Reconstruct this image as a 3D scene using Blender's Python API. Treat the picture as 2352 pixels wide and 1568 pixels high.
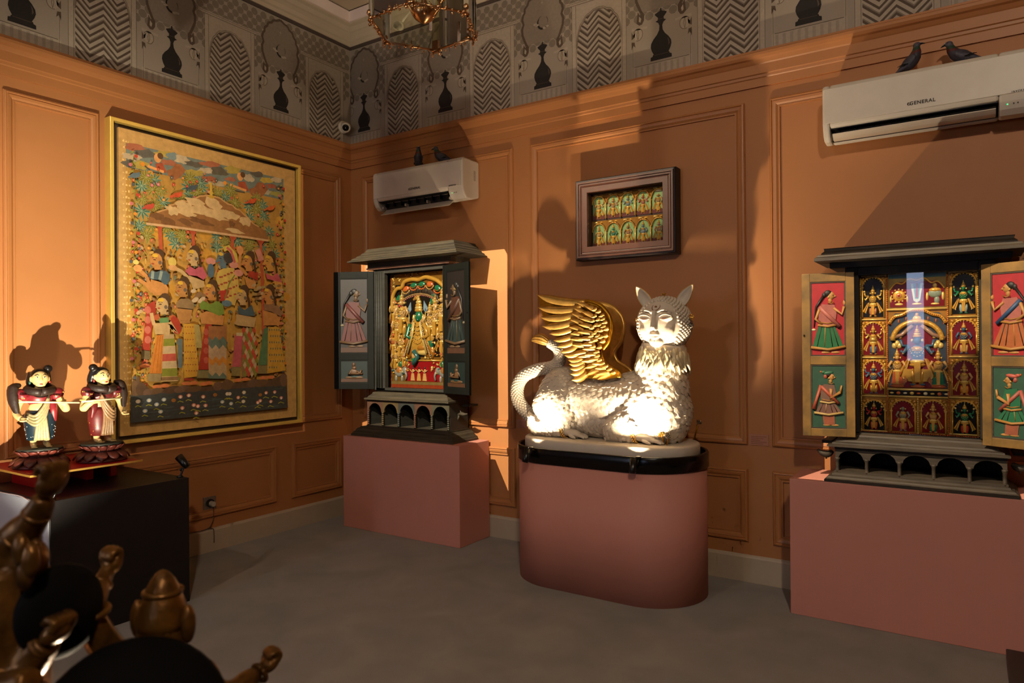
import bpy, bmesh, math, random
from math import sin, cos, pi, sqrt, atan2, radians
from mathutils import Vector, Matrix, Quaternion, noise
from mathutils.bvhtree import BVHTree

for _o in list(bpy.data.objects):
    bpy.data.objects.remove(_o, do_unlink=True)
random.seed(11)
SC = bpy.context.scene
COL = SC.collection

# ------------------------------------------------------------------ camera
_yaw, _pitch, _roll = 0.5818, 0.0037, -0.0079
_fw = Vector((-sin(_yaw) * cos(_pitch), cos(_yaw) * cos(_pitch), sin(_pitch)))
_rt = Vector((cos(_yaw), sin(_yaw), 0.0))
_up = _rt.cross(_fw)
_r2 = cos(_roll) * _rt + sin(_roll) * _up
_u2 = -sin(_roll) * _rt + cos(_roll) * _up
cam_data = bpy.data.cameras.new('camera')
cam_data.sensor_width = 36.0
cam_data.lens = 1600.0 * 36.0 / 2352.0
cam_data.clip_start = 0.05
cam_data.dof.use_dof = True
cam_data.dof.focus_distance = 4.3
cam_data.dof.aperture_fstop = 3.2
cam = bpy.data.objects.new('camera', cam_data)
COL.objects.link(cam)
_m = Matrix((_r2, _u2, -_fw)).transposed().to_4x4()
_m.translation = Vector((4.6695, -4.4695, 1.5))
cam.matrix_world = _m
SC.camera = cam

# ------------------------------------------------------------------ world, exposure
world = bpy.data.worlds.new('daylight')
SC.world = world
world.use_nodes = True
_bg = world.node_tree.nodes['Background']
_bg.inputs[0].default_value = (0.55, 0.68, 1.0, 1.0)
_bg.inputs[1].default_value = 7.0
SC.view_settings.view_transform = 'Standard'
SC.view_settings.look = 'None'
SC.view_settings.gamma = 1.0
SC.view_settings.use_curve_mapping = False
SC.view_settings.exposure = 0.0
# light paths: a small room with a few bounces
SC.cycles.max_bounces = 6
SC.cycles.diffuse_bounces = 3
SC.cycles.glossy_bounces = 3
SC.cycles.transmission_bounces = 4
SC.cycles.transparent_max_bounces = 8
SC.cycles.caustics_reflective = False
SC.cycles.caustics_refractive = False
SC.cycles.sample_clamp_indirect = 6.0
world.cycles.sampling_method = 'NONE'
SC.cycles.use_adaptive_sampling = True
SC.cycles.adaptive_threshold = 0.07
SC.cycles.adaptive_min_samples = 16


def add_light(name, kind, loc, target, energy, color, parent=None, **kw):
    d = bpy.data.lights.new(name, kind)
    d.energy = energy
    d.color = color
    for k, v in kw.items():
        setattr(d, k, v)
    o = bpy.data.objects.new(name, d)
    COL.objects.link(o)
    o.location = loc
    dr = Vector(target) - Vector(loc)
    o.rotation_euler = dr.to_track_quat('-Z', 'Y').to_euler()
    if parent is not None:
        o.parent = parent
        o.matrix_parent_inverse = parent.matrix_world.inverted() if False else Matrix.Translation(parent.location).inverted()
    return o


WARM = (1.0, 0.72, 0.42)
WARM2 = (1.0, 0.80, 0.55)
COOL = (0.72, 0.82, 1.0)
FLOOD = (1.0, 0.82, 0.62)
# added area light giving cool daylight at the added, unseen window behind the camera
add_light('added_window_light', 'AREA', (1.25, -7.04, 1.80), (0.9, -2.8, 0.6), 16.0, COOL,
          shape='RECTANGLE', size=0.45, size_y=1.5)

# ------------------------------------------------------------------ helpers

def srgb(h, m=0.0):
    h = h.lstrip('#')
    out = []
    for i in (0, 2, 4):
        c = int(h[i:i + 2], 16) / 255.0
        out.append(c / 12.92 if c <= 0.04045 else ((c + 0.055) / 1.055) ** 2.4)
    return (out[0], out[1], out[2], m)


class MB:
    """collects faces with a colour each and links them as one mesh object"""

    def __init__(s):
        s.v, s.f, s.c, s.sm = [], [], [], []
        s.col = (0.8, 0.8, 0.8, 0.0)
        s.M = None
        s.smooth = False

    def add(s, vs, fs, col=None, smooth=None):
        b = len(s.v)
        if s.M is not None:
            s.v += [tuple(s.M @ Vector(p)) for p in vs]
        else:
            s.v += [tuple(p) for p in vs]
        col = col or s.col
        smooth = s.smooth if smooth is None else smooth
        for f in fs:
            s.f.append(tuple(b + i for i in f))
            s.c.append(col)
            s.sm.append(smooth)
        return s

    def bx(s, x0, x1, y0, y1, z0, z1, col=None):
        vs = [(x0, y0, z0), (x1, y0, z0), (x1, y1, z0), (x0, y1, z0), (x0, y0, z1), (x1, y0, z1), (x1, y1, z1), (x0, y1, z1)]
        fs = [(0, 3, 2, 1), (4, 5, 6, 7), (0, 1, 5, 4), (1, 2, 6, 5), (2, 3, 7, 6), (3, 0, 4, 7)]
        return s.add(vs, fs, col, False)

    def prism(s, poly, lo, hi, axis='z', col=None):
        """poly: 2-D outline (counter-clockwise); extruded along axis from lo to hi"""
        n = len(poly)

        def P(a, b, h):
            return (a, b, h) if axis == 'z' else ((a, h, b) if axis == 'y' else (h, a, b))
        vs = [P(a, b, lo) for a, b in poly] + [P(a, b, hi) for a, b in poly]
        fs = [tuple(range(n))[::-1], tuple(range(n, 2 * n))]
        fs += [(i, (i + 1) % n, n + (i + 1) % n, n + i) for i in range(n)]
        if axis == 'y':
            fs = [f[::-1] for f in fs]
        return s.add(vs, fs, col, False)

    def flat(s, poly, h, axis='y', col=None):
        """one flat polygon at height h"""
        def P(a, b):
            return (a, b, h) if axis == 'z' else ((a, h, b) if axis == 'y' else (h, a, b))
        vs = [P(a, b) for a, b in poly]
        return s.add(vs, [tuple(range(len(poly)))], col, False)

    def tube(s, path, rad, n=8, col=None, cap=True, flat=1.0, up=None, smooth=True):
        path = [Vector(p) for p in path]
        if not isinstance(rad, (list, tuple)):
            rad = [rad] * len(path)
        rings, fs, vs = [], [], []
        ref = Vector(up) if up else None
        prev = None
        for i, p in enumerate(path):
            t = (path[min(i + 1, len(path) - 1)] - path[max(i - 1, 0)])
            if t.length < 1e-9:
                t = Vector((0, 0, 1))
            t.normalize()
            if ref is not None:
                a = ref - t * ref.dot(t)
            elif prev is None:
                q = Vector((0, 0, 1)) if abs(t.z) < 0.9 else Vector((1, 0, 0))
                a = q - t * q.dot(t)
            else:
                a = prev - t * prev.dot(t)
            if a.length < 1e-6:
                a = t.orthogonal()
            a.normalize()
            prev = a
            b = t.cross(a)
            r = rad[i]
            for k in range(n):
                an = 2 * pi * k / n
                vs.append(p + a * (r * flat * cos(an)) + b * (r * sin(an)))
        m = len(path)
        for i in range(m - 1):
            for k in range(n):
                fs.append((i * n + k, i * n + (k + 1) % n, (i + 1) * n + (k + 1) % n, (i + 1) * n + k))
        if cap:
            fs.append(tuple(range(n))[::-1])
            fs.append(tuple((m - 1) * n + k for k in range(n)))
        return s.add(vs, fs, col, smooth)

    def lathe(s, prof, n=24, c=(0, 0, 0), col=None, smooth=True, a0=0.0, sx=1.0, sy=1.0):
        """prof: list of (radius, z) from bottom to top, closed on the axis by caps"""
        vs, fs = [], []
        for r, z in prof:
            for k in range(n):
                an = a0 + 2 * pi * k / n
                vs.append((c[0] + r * sx * cos(an), c[1] + r * sy * sin(an), c[2] + z))
        m = len(prof)
        for i in range(m - 1):
            for k in range(n):
                fs.append((i * n + k, i * n + (k + 1) % n, (i + 1) * n + (k + 1) % n, (i + 1) * n + k))
        fs.append(tuple(range(n))[::-1])
        fs.append(tuple((m - 1) * n + k for k in range(n)))
        return s.add(vs, fs, col, smooth)

    def ell(s, c, r, nu=10, nv=6, col=None, R=None, smooth=True):
        if not isinstance(r, (list, tuple)):
            r = (r, r, r)
        c = Vector(c)
        vs, fs = [], []

        def T(x, y, z):
            v = Vector((x * r[0], y * r[1], z * r[2]))
            if R is not None:
                v = R @ v
            return c + v
        vs.append(T(0, 0, -1))
        for j in range(1, nv):
            ph = -pi / 2 + pi * j / nv
            for k in range(nu):
                an = 2 * pi * k / nu
                vs.append(T(cos(ph) * cos(an), cos(ph) * sin(an), sin(ph)))
        vs.append(T(0, 0, 1))
        for k in range(nu):
            fs.append((0, 1 + (k + 1) % nu, 1 + k))
        for j in range(nv - 2):
            for k in range(nu):
                a = 1 + j * nu
                fs.append((a + k, a + (k + 1) % nu, a + nu + (k + 1) % nu, a + nu + k))
        a = 1 + (nv - 2) * nu
        for k in range(nu):
            fs.append((a + k, a + (k + 1) % nu, len(vs) - 1))
        return s.add(vs, fs, col, smooth)

    def mesh(s, name):
        me = bpy.data.meshes.new(name)
        me.from_pydata(s.v, [], s.f)
        me.polygons.foreach_set('use_smooth', s.sm)
        at = me.color_attributes.new('Col', 'FLOAT_COLOR', 'CORNER')
        buf = []
        for f, c in zip(s.f, s.c):
            buf += list(c) * len(f)
        at.data.foreach_set('color', buf)
        me.update()
        return me

    def build(s, name, mat, parent=None, origin=None, label=None, cat=None, group=None, kind=None, bevel=0.0):
        me = s.mesh(name)
        return link(name, me, mat, parent, origin, label, cat, group, kind, bevel)


def tag(o, label=None, cat=None, group=None, kind=None):
    if label:
        o['label'] = label
    if cat:
        o['category'] = cat
    if group:
        o['group'] = group
    if kind:
        o['kind'] = kind
    return o


def link(name, me, mat, parent=None, origin=None, label=None, cat=None, group=None, kind=None, bevel=0.0):
    """mesh given in world coordinates; origin moved to `origin` (or the parent's)"""
    o = bpy.data.objects.new(name, me)
    COL.objects.link(o)
    if mat is not None:
        me.materials.append(mat)
    if parent is not None:
        o.parent = parent
        w = world_of(parent)
        if not me.get('shared'):
            me.transform(w.inverted())
            me['shared'] = 1
    elif origin is not None:
        me.transform(Matrix.Translation(-Vector(origin)))
        o.location = origin
    if bevel:
        b = o.modifiers.new('bevel', 'BEVEL')
        b.width = bevel
        b.segments = 2
        b.limit_method = 'ANGLE'
        b.angle_limit = radians(35)
    return tag(o, label, cat, group, kind)


def world_of(o):
    m = Matrix.LocRotScale(o.location, o.rotation_euler, o.scale)
    if o.parent is not None:
        m = world_of(o.parent) @ o.matrix_parent_inverse @ m
    return m


def thing(name, loc, label, cat, group=None, rotz=0.0, kind=None):
    o = bpy.data.objects.new(name, None)
    COL.objects.link(o)
    o.location = loc
    o.rotation_euler = (0, 0, rotz)
    o.empty_display_size = 0.05
    return tag(o, label, cat, group, kind)


def fuse(mb, voxel=0.01, smooth=4, name='fused', factor=0.5):
    """melt overlapping closed shapes into one continuous skin"""
    me = mb.mesh(name + '_raw')
    o = bpy.data.objects.new(name + '_raw', me)
    COL.objects.link(o)
    r = o.modifiers.new('r', 'REMESH')
    r.mode = 'VOXEL'
    r.voxel_size = voxel
    r.use_smooth_shade = True
    if smooth:
        sm = o.modifiers.new('s', 'SMOOTH')
        sm.iterations = smooth
        sm.factor = factor
    dg = bpy.context.evaluated_depsgraph_get()
    dg.update()
    ev = o.evaluated_get(dg)
    out = bpy.data.meshes.new_from_object(ev)
    out.name = name
    bpy.data.objects.remove(o, do_unlink=True)
    bpy.data.meshes.remove(me)
    out.materials.clear()
    out.polygons.foreach_set('use_smooth', [True] * len(out.polygons))
    return out


def paint(me, fn):
    """per-vertex colour from position (things painted in several colours)"""
    at = me.color_attributes.get('Col') or me.color_attributes.new('Col', 'FLOAT_COLOR', 'POINT')
    if at.domain == 'POINT':
        buf = []
        for v in me.vertices:
            buf += list(fn(v.co))
        at.data.foreach_set('color', buf)
    return me


# ------------------------------------------------------------------ materials
MATS = {}


def mat(name, col, rough=0.6, metal=0.0, noise_s=0.0, noise_a=0.15, bump_s=0.0, bump_a=0.1, spec=0.5, coat=0.0,
        vcol=False, stretch=(1, 1, 1), emit=None, emit_s=0.0, trans=0.0, ior=1.45, sheen=0.0, two=None, detail=4.0):
    if name in MATS:
        return MATS[name]
    m = bpy.data.materials.new(name)
    m.use_nodes = True
    nt = m.node_tree
    p = nt.nodes['Principled BSDF']
    p.inputs['Roughness'].default_value = rough
    p.inputs['Metallic'].default_value = metal
    p.inputs['Specular IOR Level'].default_value = spec
    p.inputs['Coat Weight'].default_value = coat
    p.inputs['IOR'].default_value = ior
    p.inputs['Sheen Weight'].default_value = sheen
    if trans:
        p.inputs['Transmission Weight'].default_value = trans
    if isinstance(col, str):
        col = srgb(col)
    base = None
    if vcol:
        at = nt.nodes.new('ShaderNodeAttribute')
        at.attribute_name = 'Col'
        base = at.outputs['Color']
        nt.links.new(at.outputs['Alpha'], p.inputs['Metallic'])
    else:
        p.inputs['Base Color'].default_value = (col[0], col[1], col[2], 1)
    if noise_s:
        tc = nt.nodes.new('ShaderNodeTexCoord')
        mp = nt.nodes.new('ShaderNodeMapping')
        mp.inputs['Scale'].default_value = stretch
        nt.links.new(tc.outputs['Object'], mp.inputs['Vector'])
        nz = nt.nodes.new('ShaderNodeTexNoise')
        nz.inputs['Scale'].default_value = noise_s
        nz.inputs['Detail'].default_value = detail
        nz.inputs['Roughness'].default_value = 0.62
        nt.links.new(mp.outputs['Vector'], nz.inputs['Vector'])
        if two is not None:
            t2 = srgb(two) if isinstance(two, str) else two
            rp = nt.nodes.new('ShaderNodeValToRGB')
            rp.color_ramp.elements[0].position = 0.5 - noise_a
            rp.color_ramp.elements[1].position = 0.5 + noise_a
            rp.color_ramp.elements[0].color = (t2[0], t2[1], t2[2], 1)
            rp.color_ramp.elements[1].color = (col[0], col[1], col[2], 1)
            nt.links.new(nz.outputs['Fac'], rp.inputs['Fac'])
            nt.links.new(rp.outputs['Color'], p.inputs['Base Color'])
        else:
            mr = nt.nodes.new('ShaderNodeMapRange')
            mr.inputs['From Min'].default_value = 0.3
            mr.inputs['From Max'].default_value = 0.7
            mr.inputs['To Min'].default_value = 1.0 - noise_a
            mr.inputs['To Max'].default_value = 1.0 + noise_a
            nt.links.new(nz.outputs['Fac'], mr.inputs['Value'])
            mx = nt.nodes.new('ShaderNodeVectorMath')
            mx.operation = 'SCALE'
            if base is not None:
                nt.links.new(base, mx.inputs[0])
            else:
                mx.inputs[0].default_value = col[:3]
            nt.links.new(mr.outputs['Result'], mx.inputs['Scale'])
            nt.links.new(mx.outputs['Vector'], p.inputs['Base Color'])
    elif base is not None:
        nt.links.new(base, p.inputs['Base Color'])
    if bump_s:
        tc2 = nt.nodes.new('ShaderNodeTexCoord')
        mp2 = nt.nodes.new('ShaderNodeMapping')
        mp2.inputs['Scale'].default_value = stretch
        nt.links.new(tc2.outputs['Object'], mp2.inputs['Vector'])
        n2 = nt.nodes.new('ShaderNodeTexNoise')
        n2.inputs['Scale'].default_value = bump_s
        n2.inputs['Detail'].default_value = 5.0
        nt.links.new(mp2.outputs['Vector'], n2.inputs['Vector'])
        b = nt.nodes.new('ShaderNodeBump')
        b.inputs['Strength'].default_value = bump_a
        b.inputs['Distance'].default_value = 0.02
        nt.links.new(n2.outputs['Fac'], b.inputs['Height'])
        nt.links.new(b.outputs['Normal'], p.inputs['Normal'])
    if emit is not None:
        e = srgb(emit) if isinstance(emit, str) else emit
        p.inputs['Emission Color'].default_value = (e[0], e[1], e[2], 1)
        p.inputs['Emission Strength'].default_value = emit_s
    MATS[name] = m
    return m


def thin_glass(name, ior=1.5, tint=(1, 1, 1), rough=0.0):
    """a flat pane: clear, with a mirror-like surface reflection"""
    m = bpy.data.materials.new(name)
    m.use_nodes = True
    nt = m.node_tree
    out = nt.nodes['Material Output']
    nt.nodes.remove(nt.nodes['Principled BSDF'])
    tr = nt.nodes.new('ShaderNodeBsdfTransparent')
    tr.inputs['Color'].default_value = (tint[0], tint[1], tint[2], 1)
    gl = nt.nodes.new('ShaderNodeBsdfGlossy')
    gl.inputs['Roughness'].default_value = rough
    fr = nt.nodes.new('ShaderNodeFresnel')
    fr.inputs['IOR'].default_value = ior
    mx = nt.nodes.new('ShaderNodeMixShader')
    nt.links.new(fr.outputs['Fac'], mx.inputs['Fac'])
    nt.links.new(tr.outputs['BSDF'], mx.inputs[1])
    nt.links.new(gl.outputs['BSDF'], mx.inputs[2])
    nt.links.new(mx.outputs['Shader'], out.inputs['Surface'])
    MATS[name] = m
    return m


def bez(p0, p1, p2, p3, n=12):
    out = []
    for i in range(n + 1):
        t = i / n
        a, b, c, d = (1 - t) ** 3, 3 * t * (1 - t) ** 2, 3 * t * t * (1 - t), t ** 3
        out.append(tuple(a * w + b * x + c * y + d * z for w, x, y, z in zip(p0, p1, p2, p3)))
    return out


def spline(pts, k=6):
    """Catmull-Rom through points"""
    pts = [Vector(p) for p in pts]
    out = []
    n = len(pts)
    for i in range(n - 1):
        a, b, c, d = pts[max(i - 1, 0)], pts[i], pts[i + 1], pts[min(i + 2, n - 1)]
        for j in range(k):
            t = j / k
            out.append(0.5 * ((2 * b) + (c - a) * t + (2 * a - 5 * b + 4 * c - d) * t * t + (3 * b - a - 3 * c + d) * t ** 3))
    out.append(pts[-1])
    return out


def lerp_list(vals, n):
    out = []
    for i in range(n):
        t = i * (len(vals) - 1) / max(n - 1, 1)
        k = min(int(t), len(vals) - 2)
        out.append(vals[k] + (vals[k + 1] - vals[k]) * (t - k))
    return out


def text_mesh(txt, size, M, name='lettering', depth=0.0006, space=1.0, shear=0.0):
    cu = bpy.data.curves.new(name, 'FONT')
    cu.body = txt
    cu.size = size
    cu.extrude = depth
    cu.space_character = space
    cu.offset = size * 0.02
    cu.shear = shear
    cu.align_x = 'CENTER'
    cu.align_y = 'CENTER'
    o = bpy.data.objects.new(name, cu)
    COL.objects.link(o)
    dg = bpy.context.evaluated_depsgraph_get()
    dg.update()
    me = bpy.data.meshes.new_from_object(o.evaluated_get(dg))
    bpy.data.objects.remove(o, do_unlink=True)
    me.materials.clear()
    me.transform(M)
    me.name = name
    return me


# gold, wood, paints used by several things
G_GOLD = srgb('#e0a83c', 1.0)
G_GOLD2 = srgb('#c98a25', 1.0)
G_GOLD3 = srgb('#f0c869', 1.0)
# ================================================================== the room
WALLC = '#b07443'
m_wall = mat('orange_wall_paint', WALLC, 0.55, noise_s=2.0, noise_a=0.04, bump_s=180, bump_a=0.03)
m_trim = mat('orange_trim_paint', WALLC, 0.42, noise_s=3.0, noise_a=0.03)
m_paper = mat('wallpaper_paper', '#9d9080', 0.75, noise_s=60, noise_a=0.07, stretch=(1, 1, 14), bump_s=300, bump_a=0.04)
m_print = mat('wallpaper_print', '#ffffff', 0.75, vcol=True, noise_s=50, noise_a=0.08)
m_ceil = mat('ceiling_plaster', '#b8a58c', 0.8, noise_s=1.5, noise_a=0.05)
m_cornice = mat('cornice_plaster', '#b9a88f', 0.7, noise_s=4, noise_a=0.04)
m_fascia = mat('cove_fascia', '#e6d3c8', 0.6, noise_s=6, noise_a=0.05)
m_base = mat('baseboard_paint', '#b5a38b', 0.5, noise_s=5, noise_a=0.05)
m_pink = mat('plinth_pink_paint', '#cd8a79', 0.62, noise_s=2.5, noise_a=0.035, bump_s=220, bump_a=0.02)
m_black = mat('black_lacquer', '#0b0a0a', 0.22, noise_s=8, noise_a=0.1)
m_blackmatt = mat('black_laminate', '#161314', 0.42, noise_s=5, noise_a=0.1)

XR, YF, ZC = 7.4, -7.0, 4.425
Z1, Z3 = 3.30, 4.165

# carpet with worn, brushed patches and a short pile
m_carpet = bpy.data.materials.new('brown_carpet')
m_carpet.use_nodes = True
_nt = m_carpet.node_tree
_p = _nt.nodes['Principled BSDF']
_p.inputs['Roughness'].default_value = 0.95
_p.inputs['Sheen Weight'].default_value = 0.25
_tc = _nt.nodes.new('ShaderNodeTexCoord')
_n1 = _nt.nodes.new('ShaderNodeTexNoise')
_n1.inputs['Scale'].default_value = 3.4
_n1.inputs['Detail'].default_value = 9
_n1.inputs['Distortion'].default_value = 0.5
_n2 = _nt.nodes.new('ShaderNodeTexNoise')
_n2.inputs['Scale'].default_value = 420
_n2.inputs['Detail'].default_value = 3
_nt.links.new(_tc.outputs['Object'], _n1.inputs['Vector'])
_nt.links.new(_tc.outputs['Object'], _n2.inputs['Vector'])
_r = _nt.nodes.new('ShaderNodeValToRGB')
_r.color_ramp.elements[0].position = 0.25
_r.color_ramp.elements[1].position = 0.75
_r.color_ramp.elements[0].color = srgb('#61543f')[:3] + (1,)
_r.color_ramp.elements[1].color = srgb('#8c7a64')[:3] + (1,)
_nt.links.new(_n1.outputs['Fac'], _r.inputs['Fac'])
_mx = _nt.nodes.new('ShaderNodeMix')
_mx.data_type = 'RGBA'
_mx.blend_type = 'MULTIPLY'
_mx.inputs['Factor'].default_value = 0.55
_nt.links.new(_r.outputs['Color'], _mx.inputs['A'])
_nt.links.new(_n2.outputs['Color'], _mx.inputs['B'])
_mr = _nt.nodes.new('ShaderNodeBrightContrast')
_mr.inputs['Bright'].default_value = 0.08
_nt.links.new(_mx.outputs['Result'], _mr.inputs['Color'])
_nt.links.new(_mr.outputs['Color'], _p.inputs['Base Color'])
_b = _nt.nodes.new('ShaderNodeBump')
_b.inputs['Strength'].default_value = 0.55
_b.inputs['Distance'].default_value = 0.01
_nt.links.new(_n2.outputs['Fac'], _b.inputs['Height'])
_b2 = _nt.nodes.new('ShaderNodeBump')
_b2.inputs['Strength'].default_value = 0.08
_b2.inputs['Distance'].default_value = 0.03
_nt.links.new(_n1.outputs['Fac'], _b2.inputs['Height'])
_nt.links.new(_b.outputs['Normal'], _b2.inputs['Normal'])
_nt.links.new(_b2.outputs['Normal'], _p.inputs['Normal'])

MB().bx(-0.2, XR + 0.2, YF - 0.2, 0.2, -0.1, 0.0).build('floor', m_carpet, label='worn brown wall-to-wall carpet', kind='structure')
wall_back = MB().bx(-0.2, XR + 0.2, 0.0, 0.2, 0.0, ZC).build('wall_back', m_wall, label='orange panelled wall behind the winged lion', kind='structure')
wall_left = MB().bx(-0.2, 0.0, YF - 0.2, 0.0, 0.0, ZC).build('wall_left', m_wall, label='orange panelled wall behind the large painting', kind='structure')
MB().bx(XR, XR + 0.2, YF - 0.2, 0.0, 0.0, ZC).build('wall_right', m_wall, kind='structure', label='orange wall on the right side of the room')
# front wall with a tall window opening
WX0, WX1, WZ0, WZ1 = 3.3, 4.8, 1.22, 2.46
VX0, VX1 = 0.98, 1.52
wf = MB()
wf.bx(0.0, VX0, YF - 0.2, YF, 0.0, ZC)
wf.bx(VX1, WX0, YF - 0.2, YF, 0.0, ZC)
wf.bx(VX0, VX1, YF - 0.2, YF, 0.0, WZ0)
wf.bx(VX0, VX1, YF - 0.2, YF, WZ1, ZC)
wf.bx(WX1, XR, YF - 0.2, YF, 0.0, ZC)
wf.bx(WX0, WX1, YF - 0.2, YF, 0.0, WZ0)
wf.bx(WX0, WX1, YF - 0.2, YF, WZ1, ZC)
wf.build('wall_front', m_wall, kind='structure', label='orange wall with the window behind the camera')
MB().bx(-0.2, XR + 0.2, YF - 0.2, 0.2, ZC, ZC + 0.1).build('ceiling', m_ceil, kind='structure', label='plain beige ceiling inside the cove')

# window behind the camera: frame, panes; heavy curtains leave a narrow gap of daylight
m_winframe = mat('window_frame_paint', '#d8d4cc', 0.5, noise_s=6, noise_a=0.04)
m_pane = thin_glass('window_glass', 1.45)
win = thing('window_1', (4.05, YF - 0.1, WZ0), 'tall window with drawn curtains behind the camera', None, kind='structure')
f = MB()
for a in (WX0, 4.22, WX1 - 0.05):
    f.bx(a, a + 0.05, YF - 0.14, YF - 0.08, WZ0, WZ1)
for z in (WZ0 - 0.04, WZ1 - 0.01):
    f.bx(WX0, WX1, YF - 0.139, YF - 0.081, z, z + 0.05)
f.build('window_frame', m_winframe, win)
for a0, a1 in ((WX0 + 0.05, 4.22), (4.27, WX1 - 0.05)):
    for z0, z1 in ((WZ0 + 0.01, WZ1 - 0.01),):
        MB().bx(a0, a1, YF - 0.113, YF - 0.107, z0, z1).build('pane', m_pane, win)
win2 = thing('added_window', (1.25, YF - 0.1, WZ0), 'added uncurtained window for cool fill light behind the camera near the left wall', None, kind='structure')  # second window, added to bring cool light onto the table end and floor
f = MB()
for a in (VX0, VX1 - 0.05):
    f.bx(a, a + 0.05, YF - 0.14, YF - 0.08, WZ0, WZ1)
for z in (WZ0, WZ1 - 0.05):
    f.bx(VX0, VX1, YF - 0.139, YF - 0.081, z, z + 0.05)
f.build('window_frame', m_winframe, win2)
MB().bx(VX0 + 0.05, VX1 - 0.05, YF - 0.113, YF - 0.107, WZ0 + 0.05, WZ1 - 0.05).build('pane', m_pane, win2)
m_curtain = mat('curtain_cloth', '#4a3222', 0.9, noise_s=30, noise_a=0.12, sheen=0.3)
for x0, x1, lab in ((2.95, 3.955, 'heavy brown curtain drawn over the window side with the black table'),
                    (4.155, 5.15, 'heavy brown curtain drawn over the window side away from the black table')):
    cm = MB()
    N = 60
    vs, fs = [], []
    for i in range(N + 1):
        x = x0 + (x1 - x0) * i / N
        y = YF + 0.10 + 0.035 * sin(i * 0.9) + 0.012 * sin(i * 2.3)
        vs += [(x, y, 0.02), (x, y, 2.9), (x, y + 0.006, 2.9), (x, y + 0.006, 0.02)]
    for i in range(N):
        a, b = 4 * i, 4 * (i + 1)
        for k in range(4):
            fs.append((a + k, b + k, b + (k + 1) % 4, a + (k + 1) % 4))
    fs += [(0, 1, 2, 3), (4 * N + 3, 4 * N + 2, 4 * N + 1, 4 * N)]
    cm.add(vs, fs, None, True)
    cm.build('curtain', m_curtain, origin=((x0 + x1) / 2, YF + 0.1, 0.02), label=lab, cat='curtain', group='curtains at the window')
MB().tube([(2.85, YF + 0.1, 2.92), (5.25, YF + 0.1, 2.92)], 0.014, 10).build('curtain_rod', mat('rod_metal', '#2a2420', 0.35, 0.8, noise_s=20, noise_a=0.1),
    origin=(4.05, YF + 0.1, 2.92), label='dark metal curtain rod above the window curtains', cat='curtain rod')


def sweep_frame(mb, prof, pts_u, plane):
    """mitred rectangular moulding. prof: (offset inward from outer edge, height off the wall);
    plane 'y' -> wall y=0 facing -y, 'x' -> wall x=0 facing +x. pts_u = (u0,u1,z0,z1)"""
    u0, u1, z0, z1 = pts_u
    vs, fs = [], []
    n = len(prof)
    for o, h in prof:
        for (u, z) in ((u0 + o, z0 + o), (u1 - o, z0 + o), (u1 - o, z1 - o), (u0 + o, z1 - o)):
            vs.append((u, -h, z) if plane == 'y' else (h, u, z))
    for i in range(n - 1):
        for k in range(4):
            q = (i * 4 + k, i * 4 + (k + 1) % 4, (i + 1) * 4 + (k + 1) % 4, (i + 1) * 4 + k)
            fs.append(q if plane == 'y' else q)
    mb.add(vs, fs, None, False)


PROF = [(0.0, 0.0), (0.0, 0.012), (0.006, 0.022), (0.013, 0.024), (0.017, 0.017), (0.021, 0.017), (0.024, 0.021), (0.038, 0.018),
        (0.050, 0.009), (0.052, 0.012), (0.060, 0.012), (0.062, 0.0)]
_tr = [0]


def panel(u0, u1, z0, z1, plane, label):
    _tr[0] += 1
    mb = MB()
    sweep_frame(mb, PROF, (u0, u1, z0, z1), plane)
    return mb.build('trim_%d' % _tr[0], m_trim, label=label, kind='structure')


PB = 0.857
PT = 3.0
for (u0, u1), lab in (((0.155, 1.757), 'raised panel moulding behind the smaller air conditioner'), ((1.913, 3.497), 'raised panel moulding behind the winged lion'),
                      ((3.648, 5.25), 'raised panel moulding behind the right-hand shrine'), ((5.40, 7.0), 'raised panel moulding at the far right of the back wall')):
    panel(u0, u1, PB, PT, 'y', lab)
    panel(u0, u1, 0.252, 0.704, 'y', lab.replace('raised panel', 'low dado panel'))
for (u0, u1), lab in (((-2.722, -2.19), 'raised panel moulding beside the figurines'), ((-2.05, -0.14), 'raised panel moulding behind the large painting'),
                      ((-4.5, -2.87), 'raised panel moulding on the near left wall'), ((-6.7, -4.65), 'raised panel moulding at the near end of the left wall')):
    panel(u0, u1, PB, PT, 'x', lab)
for (u0, u1), lab in (((-0.688, -0.15), 'small dado panel moulding next to the corner'), ((-2.6, -0.84), 'long dado panel moulding above the wall socket'),
                      ((-4.5, -2.75), 'dado panel moulding behind the black table'), ((-6.7, -4.65), 'dado panel moulding at the near end of the left wall')):
    panel(u0, u1, 0.25, 0.70, 'x', lab)

# dado cornice under the wallpaper: profile (height off the wall, z)
CP = [(0.0, 3.085), (0.014, 3.085), (0.014, 3.135), (0.020, 3.140), (0.022, 3.155), (0.030, 3.160), (0.030, 3.215), (0.036, 3.222),
      (0.047, 3.240), (0.060, 3.247), (0.068, 3.262), (0.068, 3.278), (0.058, 3.286), (0.050, 3.288), (0.050, 3.30), (0.0, 3.30)]
# baseboard profile
BP = [(0.0, 0.0), (0.018, 0.0), (0.018, 0.150), (0.013, 0.160), (0.006, 0.168), (0.0, 0.168)]


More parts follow.
